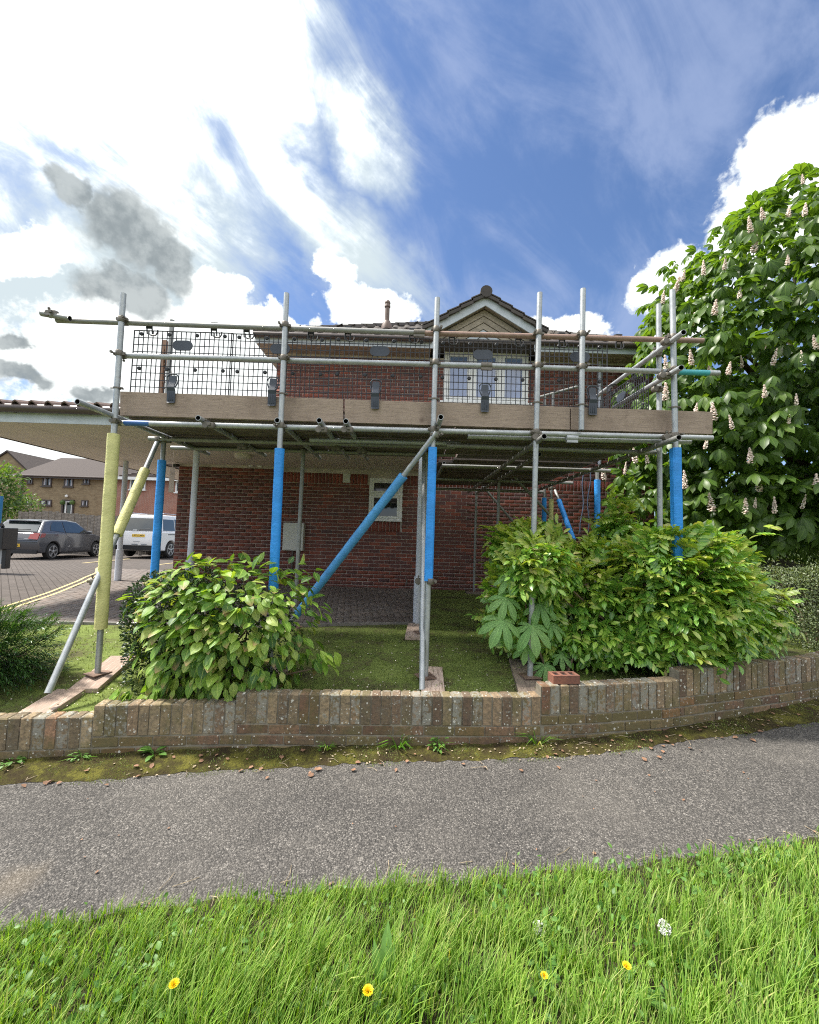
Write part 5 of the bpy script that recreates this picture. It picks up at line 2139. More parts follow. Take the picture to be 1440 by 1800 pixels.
# leaves come in short hanging shoots: clusters of four around each point
n = len(Pp)
Mx = drooping(out, n, 0.65, 0.38, 0.8)
S = rng.uniform(0.06, 0.135, n)
extra_p, extra_m = [], []
for (u, v, Y) in ((225, 1050, 3.4), (240, 1060, 3.4), (232, 1215, 3.1), (262, 1210, 3.1), (250, 1228, 3.08), (278, 1225, 3.08), (540, 1005, 3.5), (555, 1065, 3.4), (562, 1155, 3.3), (548, 1150, 3.35), (215, 1220, 3.1), (522, 1000, 3.5), (575, 1158, 3.3)):
    for i in range(5):
        p = at(u + random.uniform(-16, 16), v + random.uniform(-12, 12), Y + random.uniform(-.05, .05))
        extra_p.append(list(p))
ep = np.array(extra_p)
eo = ep - np.array([[-1.5, 3.6, 0.8]])
eo /= np.linalg.norm(eo, axis=1, keepdims=True)
Pp, Mx, S = np.concatenate([Pp[keep], ep]), np.concatenate([Mx[keep], drooping(eo, len(ep), 0.6, 0.4, 0.8)]), np.concatenate([S[keep], rng.uniform(0.08, 0.13, len(ep))])
leaves(bx, 'leaf', 'inner_foliage', oval, 'oval leaf', Pp, Mx, S)
stems(bx, (-1.52, 3.45, 0.22), [tuple(Pp[i]) for i in rng.integers(0, len(Pp), 26)], 0.011)
dx = thing('small_leaf_shrub', (-1.95, 3.7, 0.28), 'dark shrub of tiny glossy leaves pushing out left of the oval-leaved shrub', 'shrub')
Pp, out, t = shell(9000, (-1.95, 3.66, 0.68), (0.42, 0.42, 0.50), 12, 0.16, 3.2, 0.35)
n = len(Pp)
f_ = out + jitter(n, 0.5)
f_[:, 2] += 0.35
leaves(dx, 'leaf', 'foliage', small, 'dark small leaf', Pp, frames(f_, out + jitter(n, .4) + np.array([0, 0, .3])), rng.uniform(0.018, 0.034, n), 0)
Pp, out, t = shell(5000, (-1.55, 3.62, 0.68), (0.60, 0.36, 0.45), 13, 0.12, 3.2, 0.5)
n = len(Pp)
leaves(dx, 'leaf', 'inner_foliage', small, 'dark small leaf', Pp, frames(out + jitter(n, .5), out + jitter(n, .4)), rng.uniform(0.02, 0.035, n), 0)
stems(dx, (-1.95, 3.6, 0.22), [tuple(Pp[i]) for i in rng.integers(0, n, 12)], 0.014)

# --- wide shrub with feathery compound leaves
wx = thing('feathery_shrub', (2.4, 4.3, 0.4), 'wide dense shrub of glossy compound leaves spilling over the right half of the garden wall', 'shrub')
ch = []
for (n_, c_, rad_, sd_, dp_) in ((2000, (2.22, 4.26, 1.00), (1.30, 0.66, 0.62), 21, 0.5), (110, (2.18, 4.40, 1.66), (0.22, 0.2, 0.36), 22, 0.7), (230, (1.25, 4.25, 1.46), (0.40, 0.30, 0.28), 23, 0.5),
                                 (380, (3.12, 4.35, 1.30), (0.50, 0.36, 0.36), 24, 0.4), (200, (1.15, 4.15, 0.95), (0.42, 0.40, 0.42), 25, 0.4), (180, (2.2, 3.80, 0.62), (0.75, 0.22, 0.22), 26, 0.5),
                                 (460, (2.44, 3.66, 1.10), (0.52, 0.24, 0.62), 27, 0.4), (160, (1.12, 3.58, 1.32), (0.26, 0.15, 0.26), 28, 0.5)):
    Pp, out, t = shell(n_, c_, rad_, sd_, 0.15, 2.4, dp_)
    kk = (Pp[:, 2] > 0.50)
    ch.append((Pp[kk], out[kk]))
Pp, out = np.concatenate([c_[0] for c_ in ch]), np.concatenate([c_[1] for c_ in ch])
# a few long arching sprays
arch = [at(u, v, Y) for u, v, Y in ((1110, 1140, 3.55), (1125, 1160, 3.5), (1150, 1165, 3.5), (1215, 1185, 3.55), (1230, 1180, 3.6), (1075, 1120, 3.6), (1100, 880, 4.3), (1130, 890, 4.3), (1345, 935, 4.5), (1355, 925, 4.5), (1160, 905, 4.4), (1085, 890, 4.3), (870, 925, 4.4), (855, 1050, 4.0))]
Pp = np.concatenate([Pp, np.array([list(a) for a in arch])])
ao = np.array([list(a) for a in arch]) - np.array([[2.3, 4.5, 1.1]])
out = np.concatenate([out, ao / np.linalg.norm(ao, axis=1, keepdims=True)])
n = len(Pp)
Mx = drooping(out, n, -0.05, 0.50, 0.9)
S = rng.uniform(0.13, 0.235, n)
Pp = Pp - Mx[:, :, 1] * (S * 0.6)[:, None]
young_lit = (rng.random(n) < np.clip(0.10 + 0.55 * np.clip(out[:, 2], 0, 1) + 0.18 * np.array([fbm(p[0] * 1.0, p[2] * 1.3, 3.2, 27) for p in Pp]), 0.04, 0.8))  # mostly upward-facing sprays take the lighter leaf, painting in the lit top
leaves(wx, 'leaf_spray', 'inner_foliage', spray, 'pinnate leaf', Pp[~young_lit], Mx[~young_lit], S[~young_lit], 170)
leaves(wx, 'young_lit_spray', 'young_lit_foliage', spray, 'young pinnate leaf', Pp[young_lit] + out[young_lit] * 0.03, Mx[young_lit], S[young_lit], 130)
stems(wx, (2.3, 4.2, 0.35), [tuple(Pp[i]) for i in rng.integers(0, n, 40)], 0.014)
stems(wx, (1.45, 3.75, 0.40), [list(at(u, v, 3.8)) for u, v in ((1010, 1080), (1030, 1060), (990, 1100), (1060, 1100))], 0.009)

# --- chestnut sapling in front of it
sx = thing('chestnut_sapling', (1.18, 3.72, 0.40), 'chestnut sapling with big fresh hand-shaped leaves, in front of the feathery shrub', 'sapling')
tip_ = at(905, 1000, 3.68)
m = MB()
b0 = Vector((1.30, 3.74, 0.34))
m.path([b0, b0.lerp(tip_, .4) + Vector((-.03, 0, 0.0)), b0.lerp(tip_, .75), tip_], [0.010, 0.009, 0.007, 0.005], 6)
m.build('stem', 'twig', sx, smooth=True)
sl_me = palm_near.mesh('leaf', 'sapling leaf')
for (u, v, Y, rz, dia, tilt) in ((898, 1015, 3.60, -40, 0.36, 60), (928, 1012, 3.58, 35, 0.38, 60), (890, 1050, 3.55, -15, 0.42, 45), (948, 1062, 3.62, 15, 0.42, 40), (885, 1090, 3.50, -25, 0.50, 45), (935, 1100, 3.52, 5, 0.50, 40),
                                 (968, 1098, 3.66, 70, 0.36, 60), (905, 1040, 3.66, 170, 0.34, 60), (958, 1170, 3.62, 0, 0.34, 40), (985, 1150, 3.70, 40, 0.30, 40), (925, 1135, 3.6, -10, 0.32, 40), (915, 1000, 3.66, 120, 0.30, 65)):
    p = at(u, v, Y)
    f = Vector((math.sin(R(rz)), -0.55 * math.cos(R(rz)), -0.55 * math.cos(R(rz)))).normalized()
    nn = Vector((0, -math.cos(R(tilt)), math.sin(R(tilt))))
    nn = (nn - f * nn.dot(f)).normalized()
    rt = f.cross(nn)
    M = Matrix((rt, f, nn)).transposed()
    lf = link('leaf', sl_me, sx, mat=Matrix.Translation(p - Vector(sx.location)) @ M.to_4x4() @ Matrix.Scale(dia, 4))
    m = MB()
    sp = b0.lerp(tip_, min(1, max(0.15, (p.z - b0.z) / (tip_.z - b0.z) + 0.05)))
    m.path([sp, sp.lerp(p, .6) + Vector((0, 0, 0.03)), p], [0.004, 0.003, 0.003], 5)
    m.build('leaf_stalk', 'weed leaf', sx, smooth=True)

# --- grey small-leaved shrub at the right edge
ex = thing('grey_leaf_shrub', (4.75, 4.85, 0.45), 'fine grey-green shrub at the right edge, hanging over the end of the garden wall', 'shrub')
ch = [shell(16000, (4.85, 4.95, 0.88), (0.85, 0.62, 0.50), 31, 0.14, 3.0, 0.35), shell(3500, (4.55, 4.45, 0.62), (0.35, 0.25, 0.35), 32, 0.2, 3.0, 0.5), shell(1500, (5.0, 4.9, 1.22), (0.6, 0.4, 0.3), 33, 0.35, 4.0, 0.6)]
Pp, out = np.concatenate([c_[0] for c_ in ch]), np.concatenate([c_[1] for c_ in ch])
n = len(Pp)
leaves(ex, 'leaf', 'foliage', small, 'grey small leaf', Pp, frames(out + jitter(n, .6), out + jitter(n, .5) + np.array([0, 0, .5])), rng.uniform(0.016, 0.034, n), 0)
stems(ex, (4.75, 4.85, 0.40), [tuple(Pp[i]) for i in rng.integers(0, n, 24)], 0.008)

# --- feathery dark evergreen at the left edge: long shoots leaning to the right
nx_ = thing('needle_shrub', (-3.55, 3.5, 0.25), 'dark evergreen shrub of narrow leaves on leaning shoots, at the left edge of the garden', 'shrub')
Pp, out, t = shell(1700, (-3.62, 3.46, 0.53), (0.66, 0.44, 0.37), 41, 0.16, 2.5, 0.5)
PP_, FF_, NN_ = [], [], []
for p, o_ in zip(Pp, out):
    d = o_ * 0.7 + np.array([0.75, -0.05, 0.35]) + rng.normal(size=3) * 0.22
    d /= np.linalg.norm(d)
    L = rng.uniform(0.16, 0.30)
    for q in range(22):
        tt = q / 22
        c_ = p + d * (tt - 0.6) * L + np.array([0, 0, -0.04 * tt * tt])
        a = q * 2.4
        side = np.cross(d, [0, 0, 1.0])
        upv = np.cross(side, d)
        rad_ = side * math.cos(a) + upv * math.sin(a)
        PP_.append(c_)
        FF_.append(d * 1.1 + rad_ * 0.7)
        NN_.append(upv + rad_ * 0.2)
PP_ = np.array(PP_)
leaves(nx_, 'leaf', 'foliage', needle, 'needle leaf', PP_, frames(np.array(FF_), np.array(NN_)), rng.uniform(0.030, 0.055, len(PP_)), 0)
stems(nx_, (-3.6, 3.5, 0.15), [tuple(Pp[i]) for i in rng.integers(0, len(Pp), 40)], 0.007)

# --- horse chestnut in flower
ct = thing('chestnut_tree', (7.6, 7.6, 0.45), 'large horse chestnut tree in pale pink flower, filling the right side', 'tree')
CC, RR = np.array([8.0, 7.1, 3.95]), np.array([4.25, 2.7, 4.0])
m = MB()
m.path([(7.6, 7.6, 0.2), (7.6, 7.55, 1.2), (7.65, 7.5, 2.4), (7.7, 7.4, 3.8), (7.7, 7.3, 5.6)], [0.32, 0.25, 0.22, 0.17, 0.07], 12)
m.build('trunk', 'bark', ct, smooth=True)
def branch(a, b, r):
    m = MB()
    a, b = Vector(a), Vector(b)
    mid_ = a.lerp(b, .5) + Vector((0, 0, 0.25 * (b - a).length * 0.4))
    m.path([a, a.lerp(mid_, .5), mid_, mid_.lerp(b, .5), b], [r, r * .8, r * .6, r * .42, r * .2], 7)
    m.build('limb', 'bark', ct, smooth=True)
ends = []
d = unit(30, 0.25, (-0.35, -0.6, 0))
for i in range(30):
    tip = CC + d[i] * RR * 0.86
    z0 = 1.8 + 3.4 * rng.random()
    branch((7.65, 7.45, z0), tip, rng.uniform(0.045, 0.09))
    ends.append(tip)
branch((7.6, 7.5, 1.9), (3.7, 6.5, 2.35), 0.06)
branch((7.6, 7.5, 2.2), (4.6, 5.4, 2.0), 0.06)
ch = [shell(5200, CC, RR, 51, 0.12, 2.6, 0.26, 2.2, 0.15, (-0.45, -0.75, 0)), shell(2600, CC + np.array([0.2, 0.4, -0.3]), RR * 0.76, 52, 0.1, 2.6, 0.6, 2.2, 0.0, (-0.4, -0.4, 0))]
# low spreading boughs towards the house and over the fence
ch += [shell(130, (3.75, 6.5, 2.35), (0.80, 0.6, 0.45), 53, 0.2, 2.6, 0.8), shell(260, (5.2, 5.9, 2.15), (1.3, 0.8, 0.65), 54, 0.2, 2.6, 0.8), shell(170, (6.5, 5.9, 2.1), (1.3, 0.8, 0.6), 55, 0.2, 2.6, 0.8),
       shell(140, (4.35, 6.3, 3.4), (0.8, 0.7, 0.7), 56, 0.2, 2.6, 0.8)]
Pp, out = np.concatenate([c_[0] for c_ in ch]), np.concatenate([c_[1] for c_ in ch])
kk = (Pp[:, 2] > 1.45) & ((Pp[:, 0] > 3.3)) & ~((Pp[:, 0] < HX1 + 0.3) & (Pp[:, 1] > 8.2) & (Pp[:, 2] < 6.2))
# clumps: knock holes so that sky and shade show between the boughs
hole = np.sin(Pp[:, 0] * 3.1 + 1.3 * np.sin(Pp[:, 2] * 2.3)) * np.sin(Pp[:, 2] * 3.4 + Pp[:, 1] * 1.9)
kk &= (hole > -0.60) | (rng.random(len(Pp)) < 0.25)
Pp, out = Pp[kk], out[kk]
n = len(Pp)
f_ = out * 0.8 + jitter(n, 0.45)
f_[:, 2] -= 0.35
nr = out * 0.5 + jitter(n, 0.25)
nr[:, 2] += 0.95
Mx = frames(f_, nr)
S = rng.uniform(0.26, 0.52, n)
leaves(ct, 'leaf', 'foliage', palm_far, 'chestnut leaf', Pp, Mx, S)
# flower candles: a cone of small blossoms
fl = Shape([(0, -.5, 0), (.5, 0, 0), (0, .55, 0), (-.5, 0, 0), (0, 0, .42), (0, 0, -.42)], [(0, 1, 4), (1, 2, 4), (2, 3, 4), (3, 0, 4), (1, 0, 5), (2, 1, 5), (3, 2, 5), (0, 3, 5)])
cps, cfs, css = [], [], []
for i in range(64):
    t = (i / 64) ** 0.9
    a = i * 2.39996 + rng.normal() * 0.3
    t = min(1.0, max(0.0, t + rng.normal() * 0.02))
    rad_ = rng.uniform(0.18, 0.26) * (1 - t) ** 0.75 * (0.6 + 0.4 * min(1, t * 7)) + 0.008
    cps.append((rad_ * math.cos(a) * 0.55, rad_ * math.sin(a) * 0.55, t))
    cfs.append((math.cos(a), math.sin(a), 0.35))
    css.append(rng.uniform(0.10, 0.165) * (1 - 0.35 * t))
v, f, uv = scatter(fl, np.array(cps), frames(np.array(cfs), np.tile(np.array([[0, 0, 1.0]]), (64, 1)) + jitter(64, .3)), np.array(css))
st_ = MB()
st_.path([(0, 0, -0.25), (0, 0, 0.5), (0, 0, 0.98)], [0.02, 0.016, 0.008], 5)
sv = np.array(st_.v)
sf = Shape(st_.v, st_.f).f
can = raw_mesh('flower_candle', np.concatenate([v, sv]), np.concatenate([f, sf + len(v)]), None, ['petal pink', 'petal white', 'weed leaf'], True,
               np.concatenate([np.where(rng.random(len(f)) < 0.5, 0, 1), np.full(len(sf), 2)]))
spots = [(1342, 600, 0), (1305, 632, 0), (1256, 540, 0), (1218, 560, 0), (1325, 430, 0), (1274, 460, 0), (1237, 470, 0), (1385, 370, 0), (1415, 365, 0), (1412, 310, 0), (1172, 640, 0), (1216, 628, 0), (1252, 648, 0), (1358, 628, 0), (1410, 625, 0),
         (1436, 600, 0), (1222, 715, 0), (1255, 725, 0), (1345, 685, 0), (1280, 645, 0), (1252, 885, 1), (1310, 890, 1), (1327, 880, 1), (1362, 888, 1), (1335, 850, 1), (1205, 845, 1), (1098, 820, 1), (1062, 830, 1), (1118, 800, 1), (1140, 808, 1),
         (1436, 850, 1), (1200, 480, 0), (1187, 500, 0), (1165, 520, 0), (1342, 372, 0), (1320, 395, 0), (1385, 452, 0), (1300, 510, 0), (1165, 590, 0), (1288, 740, 1), (1385, 745, 1), (1400, 700, 0), (1170, 690, 0), (1240, 775, 1), (1320, 800, 1), (1410, 880, 1)]
kd = [Vector(p) for p in Pp]
from mathutils.kdtree import KDTree
# a candle stands on the outermost foliage found along its line of sight
dirs = (Pp - np.array([0, 0, CAM_H]))
for (u, v_, low) in spots:
    r_ = np.array(ray(u, v_ + 14))
    tt = dirs @ r_ / (r_ @ r_)
    off = np.linalg.norm(dirs - tt[:, None] * r_, axis=1)
    near = np.where(off < 0.22)[0]
    if len(near):
        Y = Pp[near, 1].min() + 0.03
    else:
        Y = 6.6
    p = at(u, v_ + 14, Y)
    h_ = random.uniform(0.17, 0.29) * Y / 6.2
    q = Matrix.Translation(p - Vector(ct.location)) @ Matrix.Rotation(random.uniform(-.2, .2), 4, 'X') @ Matrix.Rotation(random.uniform(-.22, .22), 4, 'Y') @ Matrix.Rotation(random.uniform(0, 6), 4, 'Z') @ Matrix.Diagonal((h_ * random.uniform(.8, 1.35), h_ * random.uniform(.8, 1.35), h_, 1))
    link('flower_candle', can, ct, mat=q)

# --- dark board fence under the tree
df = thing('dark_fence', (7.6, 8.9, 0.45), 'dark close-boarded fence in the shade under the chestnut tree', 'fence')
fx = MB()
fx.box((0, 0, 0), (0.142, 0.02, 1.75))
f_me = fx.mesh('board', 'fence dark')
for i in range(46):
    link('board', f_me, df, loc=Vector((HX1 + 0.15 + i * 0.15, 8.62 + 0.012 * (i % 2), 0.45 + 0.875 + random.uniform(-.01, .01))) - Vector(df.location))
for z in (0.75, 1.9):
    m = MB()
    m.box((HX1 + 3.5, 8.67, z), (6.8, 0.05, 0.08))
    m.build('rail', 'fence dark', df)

# ------------------------------------------------------------------ grass, moss and weeds
blade = Shape([(-.5, 0, 0), (.5, 0, 0), (-.42, .35, .0), (.42, .35, .0), (-.28, .7, .0), (.28, .7, .0), (0, 1, 0)], [(0, 1, 3, 2), (2, 3, 5, 4), (4, 5, 6)], [(0.3, 0), (.7, 0), (.3, .35), (.7, .35), (.3, .7), (.7, .7), (.5, 1)])


def grow(n, xy, zf, hlo, hhi, wd, lean, hmod, mat, name, bend=0.6):
    """blades of grass rooted at xy: each bends along its own heading"""
    X, Y = xy[:, 0], xy[:, 1]
    a = rng.uniform(0, 2 * np.pi, n)
    hd = np.stack([np.cos(a), np.sin(a)], 1) * rng.uniform(0.1, 1.0, (n, 1)) * 0.55 + np.array(lean)
    h = rng.uniform(hlo, hhi, n) * hmod
    w = wd * rng.uniform(0.55, 1.25, n) * np.where(rng.random(n) < 0.07, 1.7, 1.0)
    tw = np.stack([-hd[:, 1], hd[:, 0]], 1)
    tw /= np.linalg.norm(tw, axis=1, keepdims=True) + 1e-6
    tt = np.array([0, 0, .35, .35, .7, .7, 1.0])
    ww = np.array([-.5, .5, -.44, .44, -.3, .3, 0])
    Z = np.array([zf(x, y) for x, y in zip(X, Y)]) - 0.004
    bd = rng.uniform(0.3, 1.0, n) * bend
    hor = (tt[None] ** 1.8) * h[:, None]
    V = np.zeros((n, 7, 3))
    V[:, :, 0] = X[:, None] + hd[:, 0:1] * hor + tw[:, 0:1] * ww[None] * w[:, None]
    V[:, :, 1] = Y[:, None] + hd[:, 1:2] * hor + tw[:, 1:2] * ww[None] * w[:, None]
    V[:, :, 2] = Z[:, None] + h[:, None] * (tt[None] - bd[:, None] * 0.45 * tt[None] ** 3)
    F = blade.f[None] + (np.arange(n) * 7)[:, None, None]
    UV = np.broadcast_to(blade.uv[None], (n, 7, 2)).reshape(-1, 2)
    return stuff(link(name, raw_mesh(name, V.reshape(-1, 3), F.reshape(-1, 3), UV, mat)))


def clumped(n, x0, x1, y0f, y1f, cell, tight):
    """random spots gathered into tufts"""
    k_ = max(1, int(n / 26))
    cx = rng.uniform(x0, x1, k_)
    ty = rng.random(k_)
    cy = np.array([y0f(x) + (y1f(x) - y0f(x)) * t for x, t in zip(cx, ty)])
    i = rng.integers(0, k_, n)
    xy = np.stack([cx[i] + rng.normal(size=n) * cell, cy[i] + rng.normal(size=n) * cell], 1)
    loose = rng.random(n) > tight
    m_ = int(loose.sum())
    lx_ = rng.uniform(x0, x1, m_)
    xy[loose] = np.stack([lx_, np.array([y0f(x) + (y1f(x) - y0f(x)) * t for x, t in zip(lx_, rng.random(m_))])], 1)
    return xy


N = 66000
xy = clumped(N, -2.6, 3.2, lambda x: 0.75, lambda x: grass_y(x) - 0.02, 0.020, 0.78)
edge = np.array([grass_y(x) + 0.05 * fbm(x, 0, 9, 4) for x in xy[:, 0]]) - xy[:, 1]
ok = (edge > -0.02) & ((edge > 0.14) | (rng.random(N) < 0.7 + 3 * np.clip(edge, 0, .14)))
xy, edge = xy[ok], edge[ok]
patch = np.array([fbm(x, y, 5, 9) for x, y in xy])
hm = (0.55 + 0.75 * np.clip(edge / 0.45, 0, 1)) * (1 + 0.28 * patch)
grow(len(xy), xy, zp, 0.035, 0.165, 0.0050, (0.16, 0.10), hm, 'grass blade', 'grass')
N = 40000
xy = clumped(N, -2.6, 3.2, lambda x: 0.75, lambda x: grass_y(x) + 0.01, 0.03, 0.4)
grow(N, xy, zp, 0.02, 0.07, 0.0045, (0.1, 0.05), np.ones(N), 'grass blade', 'short_grass')
N = 4200
xy = clumped(N, -2.6, 3.2, lambda x: 0.75, lambda x: grass_y(x) - 0.05, 0.05, 0.7)
# clover and dock leaves among the grass
M_ = frames(unit(N, 0.2), np.tile(np.array([[0, -0.3, 1.0]]), (N, 1)) + jitter(N, .35))
Pc = np.stack([xy[:, 0], xy[:, 1], np.array([zp(x) for x in xy[:, 0]]) + rng.uniform(0.02, 0.085, N)], 1)
v, f, uv = scatter(oval, Pc, M_, rng.uniform(0.012, 0.034, N))
stuff(link('clover', raw_mesh('clover', v, f, uv, 'weed leaf')))

N = 52000
xy = np.stack([rng.uniform(-4.0, 3.4, N), rng.random(N)], 1)
xy[:, 1] = np.array([wall_y(x) + 0.09 for x in xy[:, 0]]) + (8.5 - 3.0) * xy[:, 1] ** 1.7
pt_ = np.array([fbm(x, y, 4.5, 14) + 0.5 * fbm(x, y, 13, 15) for x, y in xy])
shade = np.array([max(0, 1 - abs(x - 1.4) / 0.7) * max(0, 1 - abs(y - 3.6) / 0.5) + max(0, 1 - abs(x + 2.9) / 0.5) * max(0, 1 - abs(y - 3.3) / 0.5) for x, y in xy])
ok = (pt_ - 1.2 * shade > -0.25 - 0.4 * rng.random(N)) & ~((xy[:, 1] > np.array([interp(x, FRONT) for x in xy[:, 0]]) - 0.03) & (xy[:, 0] < 0.18))
xy = xy[ok]
grow(len(xy), xy, gz, 0.012, 0.045, 0.005, (0, 0), 0.6 + 1.1 * rng.random(len(xy)) ** 3, 'moss blade', 'moss_turf', 1.0)
N = 24000
tt = rng.random(N)
xs_ = rng.uniform(-2.9, 5.0, N)
xy = np.stack([xs_, np.array([moss_y(x) - 0.05 + (wall_y(x) - moss_y(x) + 0.05) * t for x, t in zip(xs_, tt ** 0.8)])], 1)
ok = np.array([fbm(x, y, 7, 16) + 0.6 * fbm(x, y, 19, 17) for x, y in xy]) > 0.15
xy = xy[ok]
zm = lambda x, y: zp(x) + 0.001 + max(0, (y - moss_y(x))) * 0.13 + 0.008 * (1 + fbm(x, y, 22, 6)) * min(1, max(0, (y - moss_y(x) - 0.01) * 14))
grow(len(xy), xy, zm, 0.006, 0.020, 0.0035, (0, 0), np.ones(len(xy)), 'moss blade', 'moss_tufts', 1.0)

N = 5200
xs_ = rng.uniform(-3.4, 3.0, N)
xy = np.stack([xs_, np.array([wall_y(x) + 0.12 for x in xs_]) + 2.3 * rng.random(N) ** 1.5], 1)
ok = (np.array([fbm(x, y, 6, 24) + 0.5 * fbm(x, y, 17, 25) for x, y in xy]) > 0.0) & ~((xy[:, 1] > 4.75) & (xy[:, 0] < 0.2))
xy = xy[ok]
N = len(xy)
Pc = np.stack([xy[:, 0], xy[:, 1], np.array([gz(x, y) for x, y in xy]) + rng.uniform(0.012, 0.04, N)], 1)
v, f, uv = scatter(oval, Pc, frames(unit(N, 0.1), np.tile(np.array([[0, -0.2, 1.0]]), (N, 1)) + jitter(N, .4)), rng.uniform(0.008, 0.024, N))
stuff(link('garden_clover', raw_mesh('garden_clover', v, f, uv, 'moss blade')))

# fallen petals, bits of dry leaf and twigs
flake = Shape([(-.5, -.3, 0), (.1, -.45, .12), (.55, .0, 0), (.1, .4, .15), (-.4, .25, .05)], [(0, 1, 2, 3, 4)])


def litter(n, xy, zf, lo, hi, mat, name):
    P_ = np.stack([xy[:, 0], xy[:, 1], np.array([zf(x, y) for x, y in xy]) + 0.004], 1)
    M_ = frames(unit(n), np.tile(np.array([[0, 0, 1.0]]), (n, 1)) + jitter(n, .3))
    M_ = frames(np.cross(M_[:, :, 0], np.array([[0, 0, 1.0]])) + jitter(n, .15), np.tile(np.array([[0, 0, 1.0]]), (n, 1)) + jitter(n, .25))
    v, f, uv = scatter(flake, P_, M_, rng.uniform(lo, hi, n))
    return stuff(link(name, raw_mesh(name, v, f, uv, mat)))


N = 1150
xy = np.stack([rng.uniform(-3.4, 3.2, N), rng.random(N)], 1)
xy[:, 1] = np.array([wall_y(x) + 0.12 for x in xy[:, 0]]) + 2.0 * xy[:, 1] ** 1.6
ok = ~((xy[:, 1] > 4.8) & (xy[:, 0] < 0.2))
litter(int(ok.sum()), xy[ok], lambda x, y: gz(x, y) + 0.014, 0.004, 0.015, 'petal white', 'fallen_petals')
N = 1500
xs_ = rng.uniform(-2.9, 5.2, N)
xs_ = xs_[np.array([fbm(x, 0.3, 5, 19) + 0.5 * rng.normal() for x in xs_]) > 0.25]
N = len(xs_)
t = rng.random(N) ** 1.3
xy = np.stack([xs_, np.array([wall_y(x) - 0.02 - (wall_y(x) - moss_y(x) + 0.02) * q for x, q in zip(xs_, t)])], 1)
litter(N, xy, lambda x, y: zm(x, y) + 0.004, 0.003, 0.018, 'dry litter', 'dry_leaf_litter')
N = 90
xs_ = rng.uniform(-2.4, 4.6, N)
xy = np.stack([xs_, np.array([wall_y(x) - 0.05 - 0.28 * q for x, q in zip(xs_, rng.random(N))])], 1)
litter(N, xy, lambda x, y: zm(x, y) + 0.006, 0.02, 0.042, 'leaf brown', 'brown_leaves')
N = 130
xs_ = rng.uniform(-2.2, 4.2, N)
xy = np.stack([xs_, np.array([grass_y(x) + 0.06 * rng.normal() + (0.0 if rng.random() < .65 else rng.uniform(0, .8)) for x in xs_])], 1)
litter(N, xy, lambda x, y: zp(x) + 0.002, 0.004, 0.018, 'leaf brown', 'path_litter')
tw = MB()
for i in range(90):
    if i < 45:
        x = random.uniform(-2.6, 4.5)
        y = wall_y(x) - random.uniform(0.02, 0.30)
        z = zm(x, y) + 0.008
    elif i < 70:
        x = random.uniform(-1.2, 2.4)
        y = grass_y(x) + random.uniform(-0.05, 0.10)
        z = zp(x) + 0.006
    else:
        x = random.uniform(-3.2, 2.0)
        y = wall_y(x) + random.uniform(0.2, 1.4)
        z = gz(x, y) + 0.02
    a = random.uniform(0, 3.14)
    L = random.uniform(0.03, 0.11)
    tw.path([(x, y, z), (x + math.cos(a) * L * .5, y + math.sin(a) * L * .5, z + 0.006), (x + math.cos(a + .2) * L, y + math.sin(a + .2) * L, z)], 0.0016, 4)
stuff(tw.build('twigs', 'dry litter'))

# weeds rooted at the foot of the wall
def weed(x, lab, n_, size, tall, spread, grassy=0):
    y = wall_y(x) - 0.035
    z = zm(x, y)
    w_ = thing('weed', (x, y, z), lab, 'weed', 'weeds at the foot of the garden wall')
    for i in range(n_):
        a = random.uniform(0, 6.28)
        d = Vector((math.cos(a) * spread, math.sin(a) * spread * 0.6 - 0.02, 0))
        h_ = tall * random.uniform(0.4, 1.0)
        if grassy and i < grassy:
            m = MB()
            p0 = Vector((x, y, z)) + d * 0.15
            p1 = p0 + d * 0.6 + Vector((0, 0, h_ * 0.75))
            p2 = p0 + d * 1.5 + Vector((0, 0, h_ * (0.9 if random.random() < .5 else 0.5)))
            wd = Vector((-d.y, d.x, 0)).normalized() * 0.003
            m.add([p0 - wd, p0 + wd, p1 - wd, p1 + wd, p2], [(0, 1, 3, 2), (2, 3, 4)])
            m.build('grass_blade', 'grass blade', w_)
            continue
        f = d.normalized() + Vector((0, 0, random.uniform(-.1, .7)))
        M = np.array(Matrix(basis(f)).transposed())
        sz = size * random.uniform(0.6, 1.1)
        p = d * random.uniform(0.1, 0.7) + Vector((0, 0, h_ * random.random()))
        link('leaf', WEED_ME, w_, mat=mat4(M, p, sz))


WEED_ME = blade_leaf(1.0, 0.55, 3, 0.3, 0.12, 0.55).mesh('leaf', 'weed leaf')
for (u, v_, lab, n_, sz, tall, sp, gr_) in (
        (770, 1318, 'bright green leafy weed with round leaves at the foot of the wall, below the pole', 34, 0.040, 0.085, 0.075, 6),
        (700, 1320, 'wispy tuft of long grass at the foot of the wall, left of the round-leaved weed', 26, 0.03, 0.11, 0.10, 24),
        (575, 1325, 'small upright grass tuft at the foot of the middle section of the wall', 24, 0.03, 0.085, 0.05, 18),
        (140, 1345, 'low feathery green weed at the foot of the left section of the wall', 40, 0.026, 0.05, 0.085, 4),
        (268, 1338, 'weed with two long strap-shaped leaves at the wall foot under the oval-leaved shrub', 12, 0.085, 0.045, 0.06, 2),
        (18, 1352, 'dark trailing weed at the far left foot of the wall', 22, 0.045, 0.045, 0.10, 2),
        (940, 1308, 'straggly pale dead grass tuft at the wall foot, near the loose brick', 20, 0.02, 0.12, 0.12, 19)):
    weed(on_path(u, v_).x, lab, n_, sz, tall, sp, gr_)


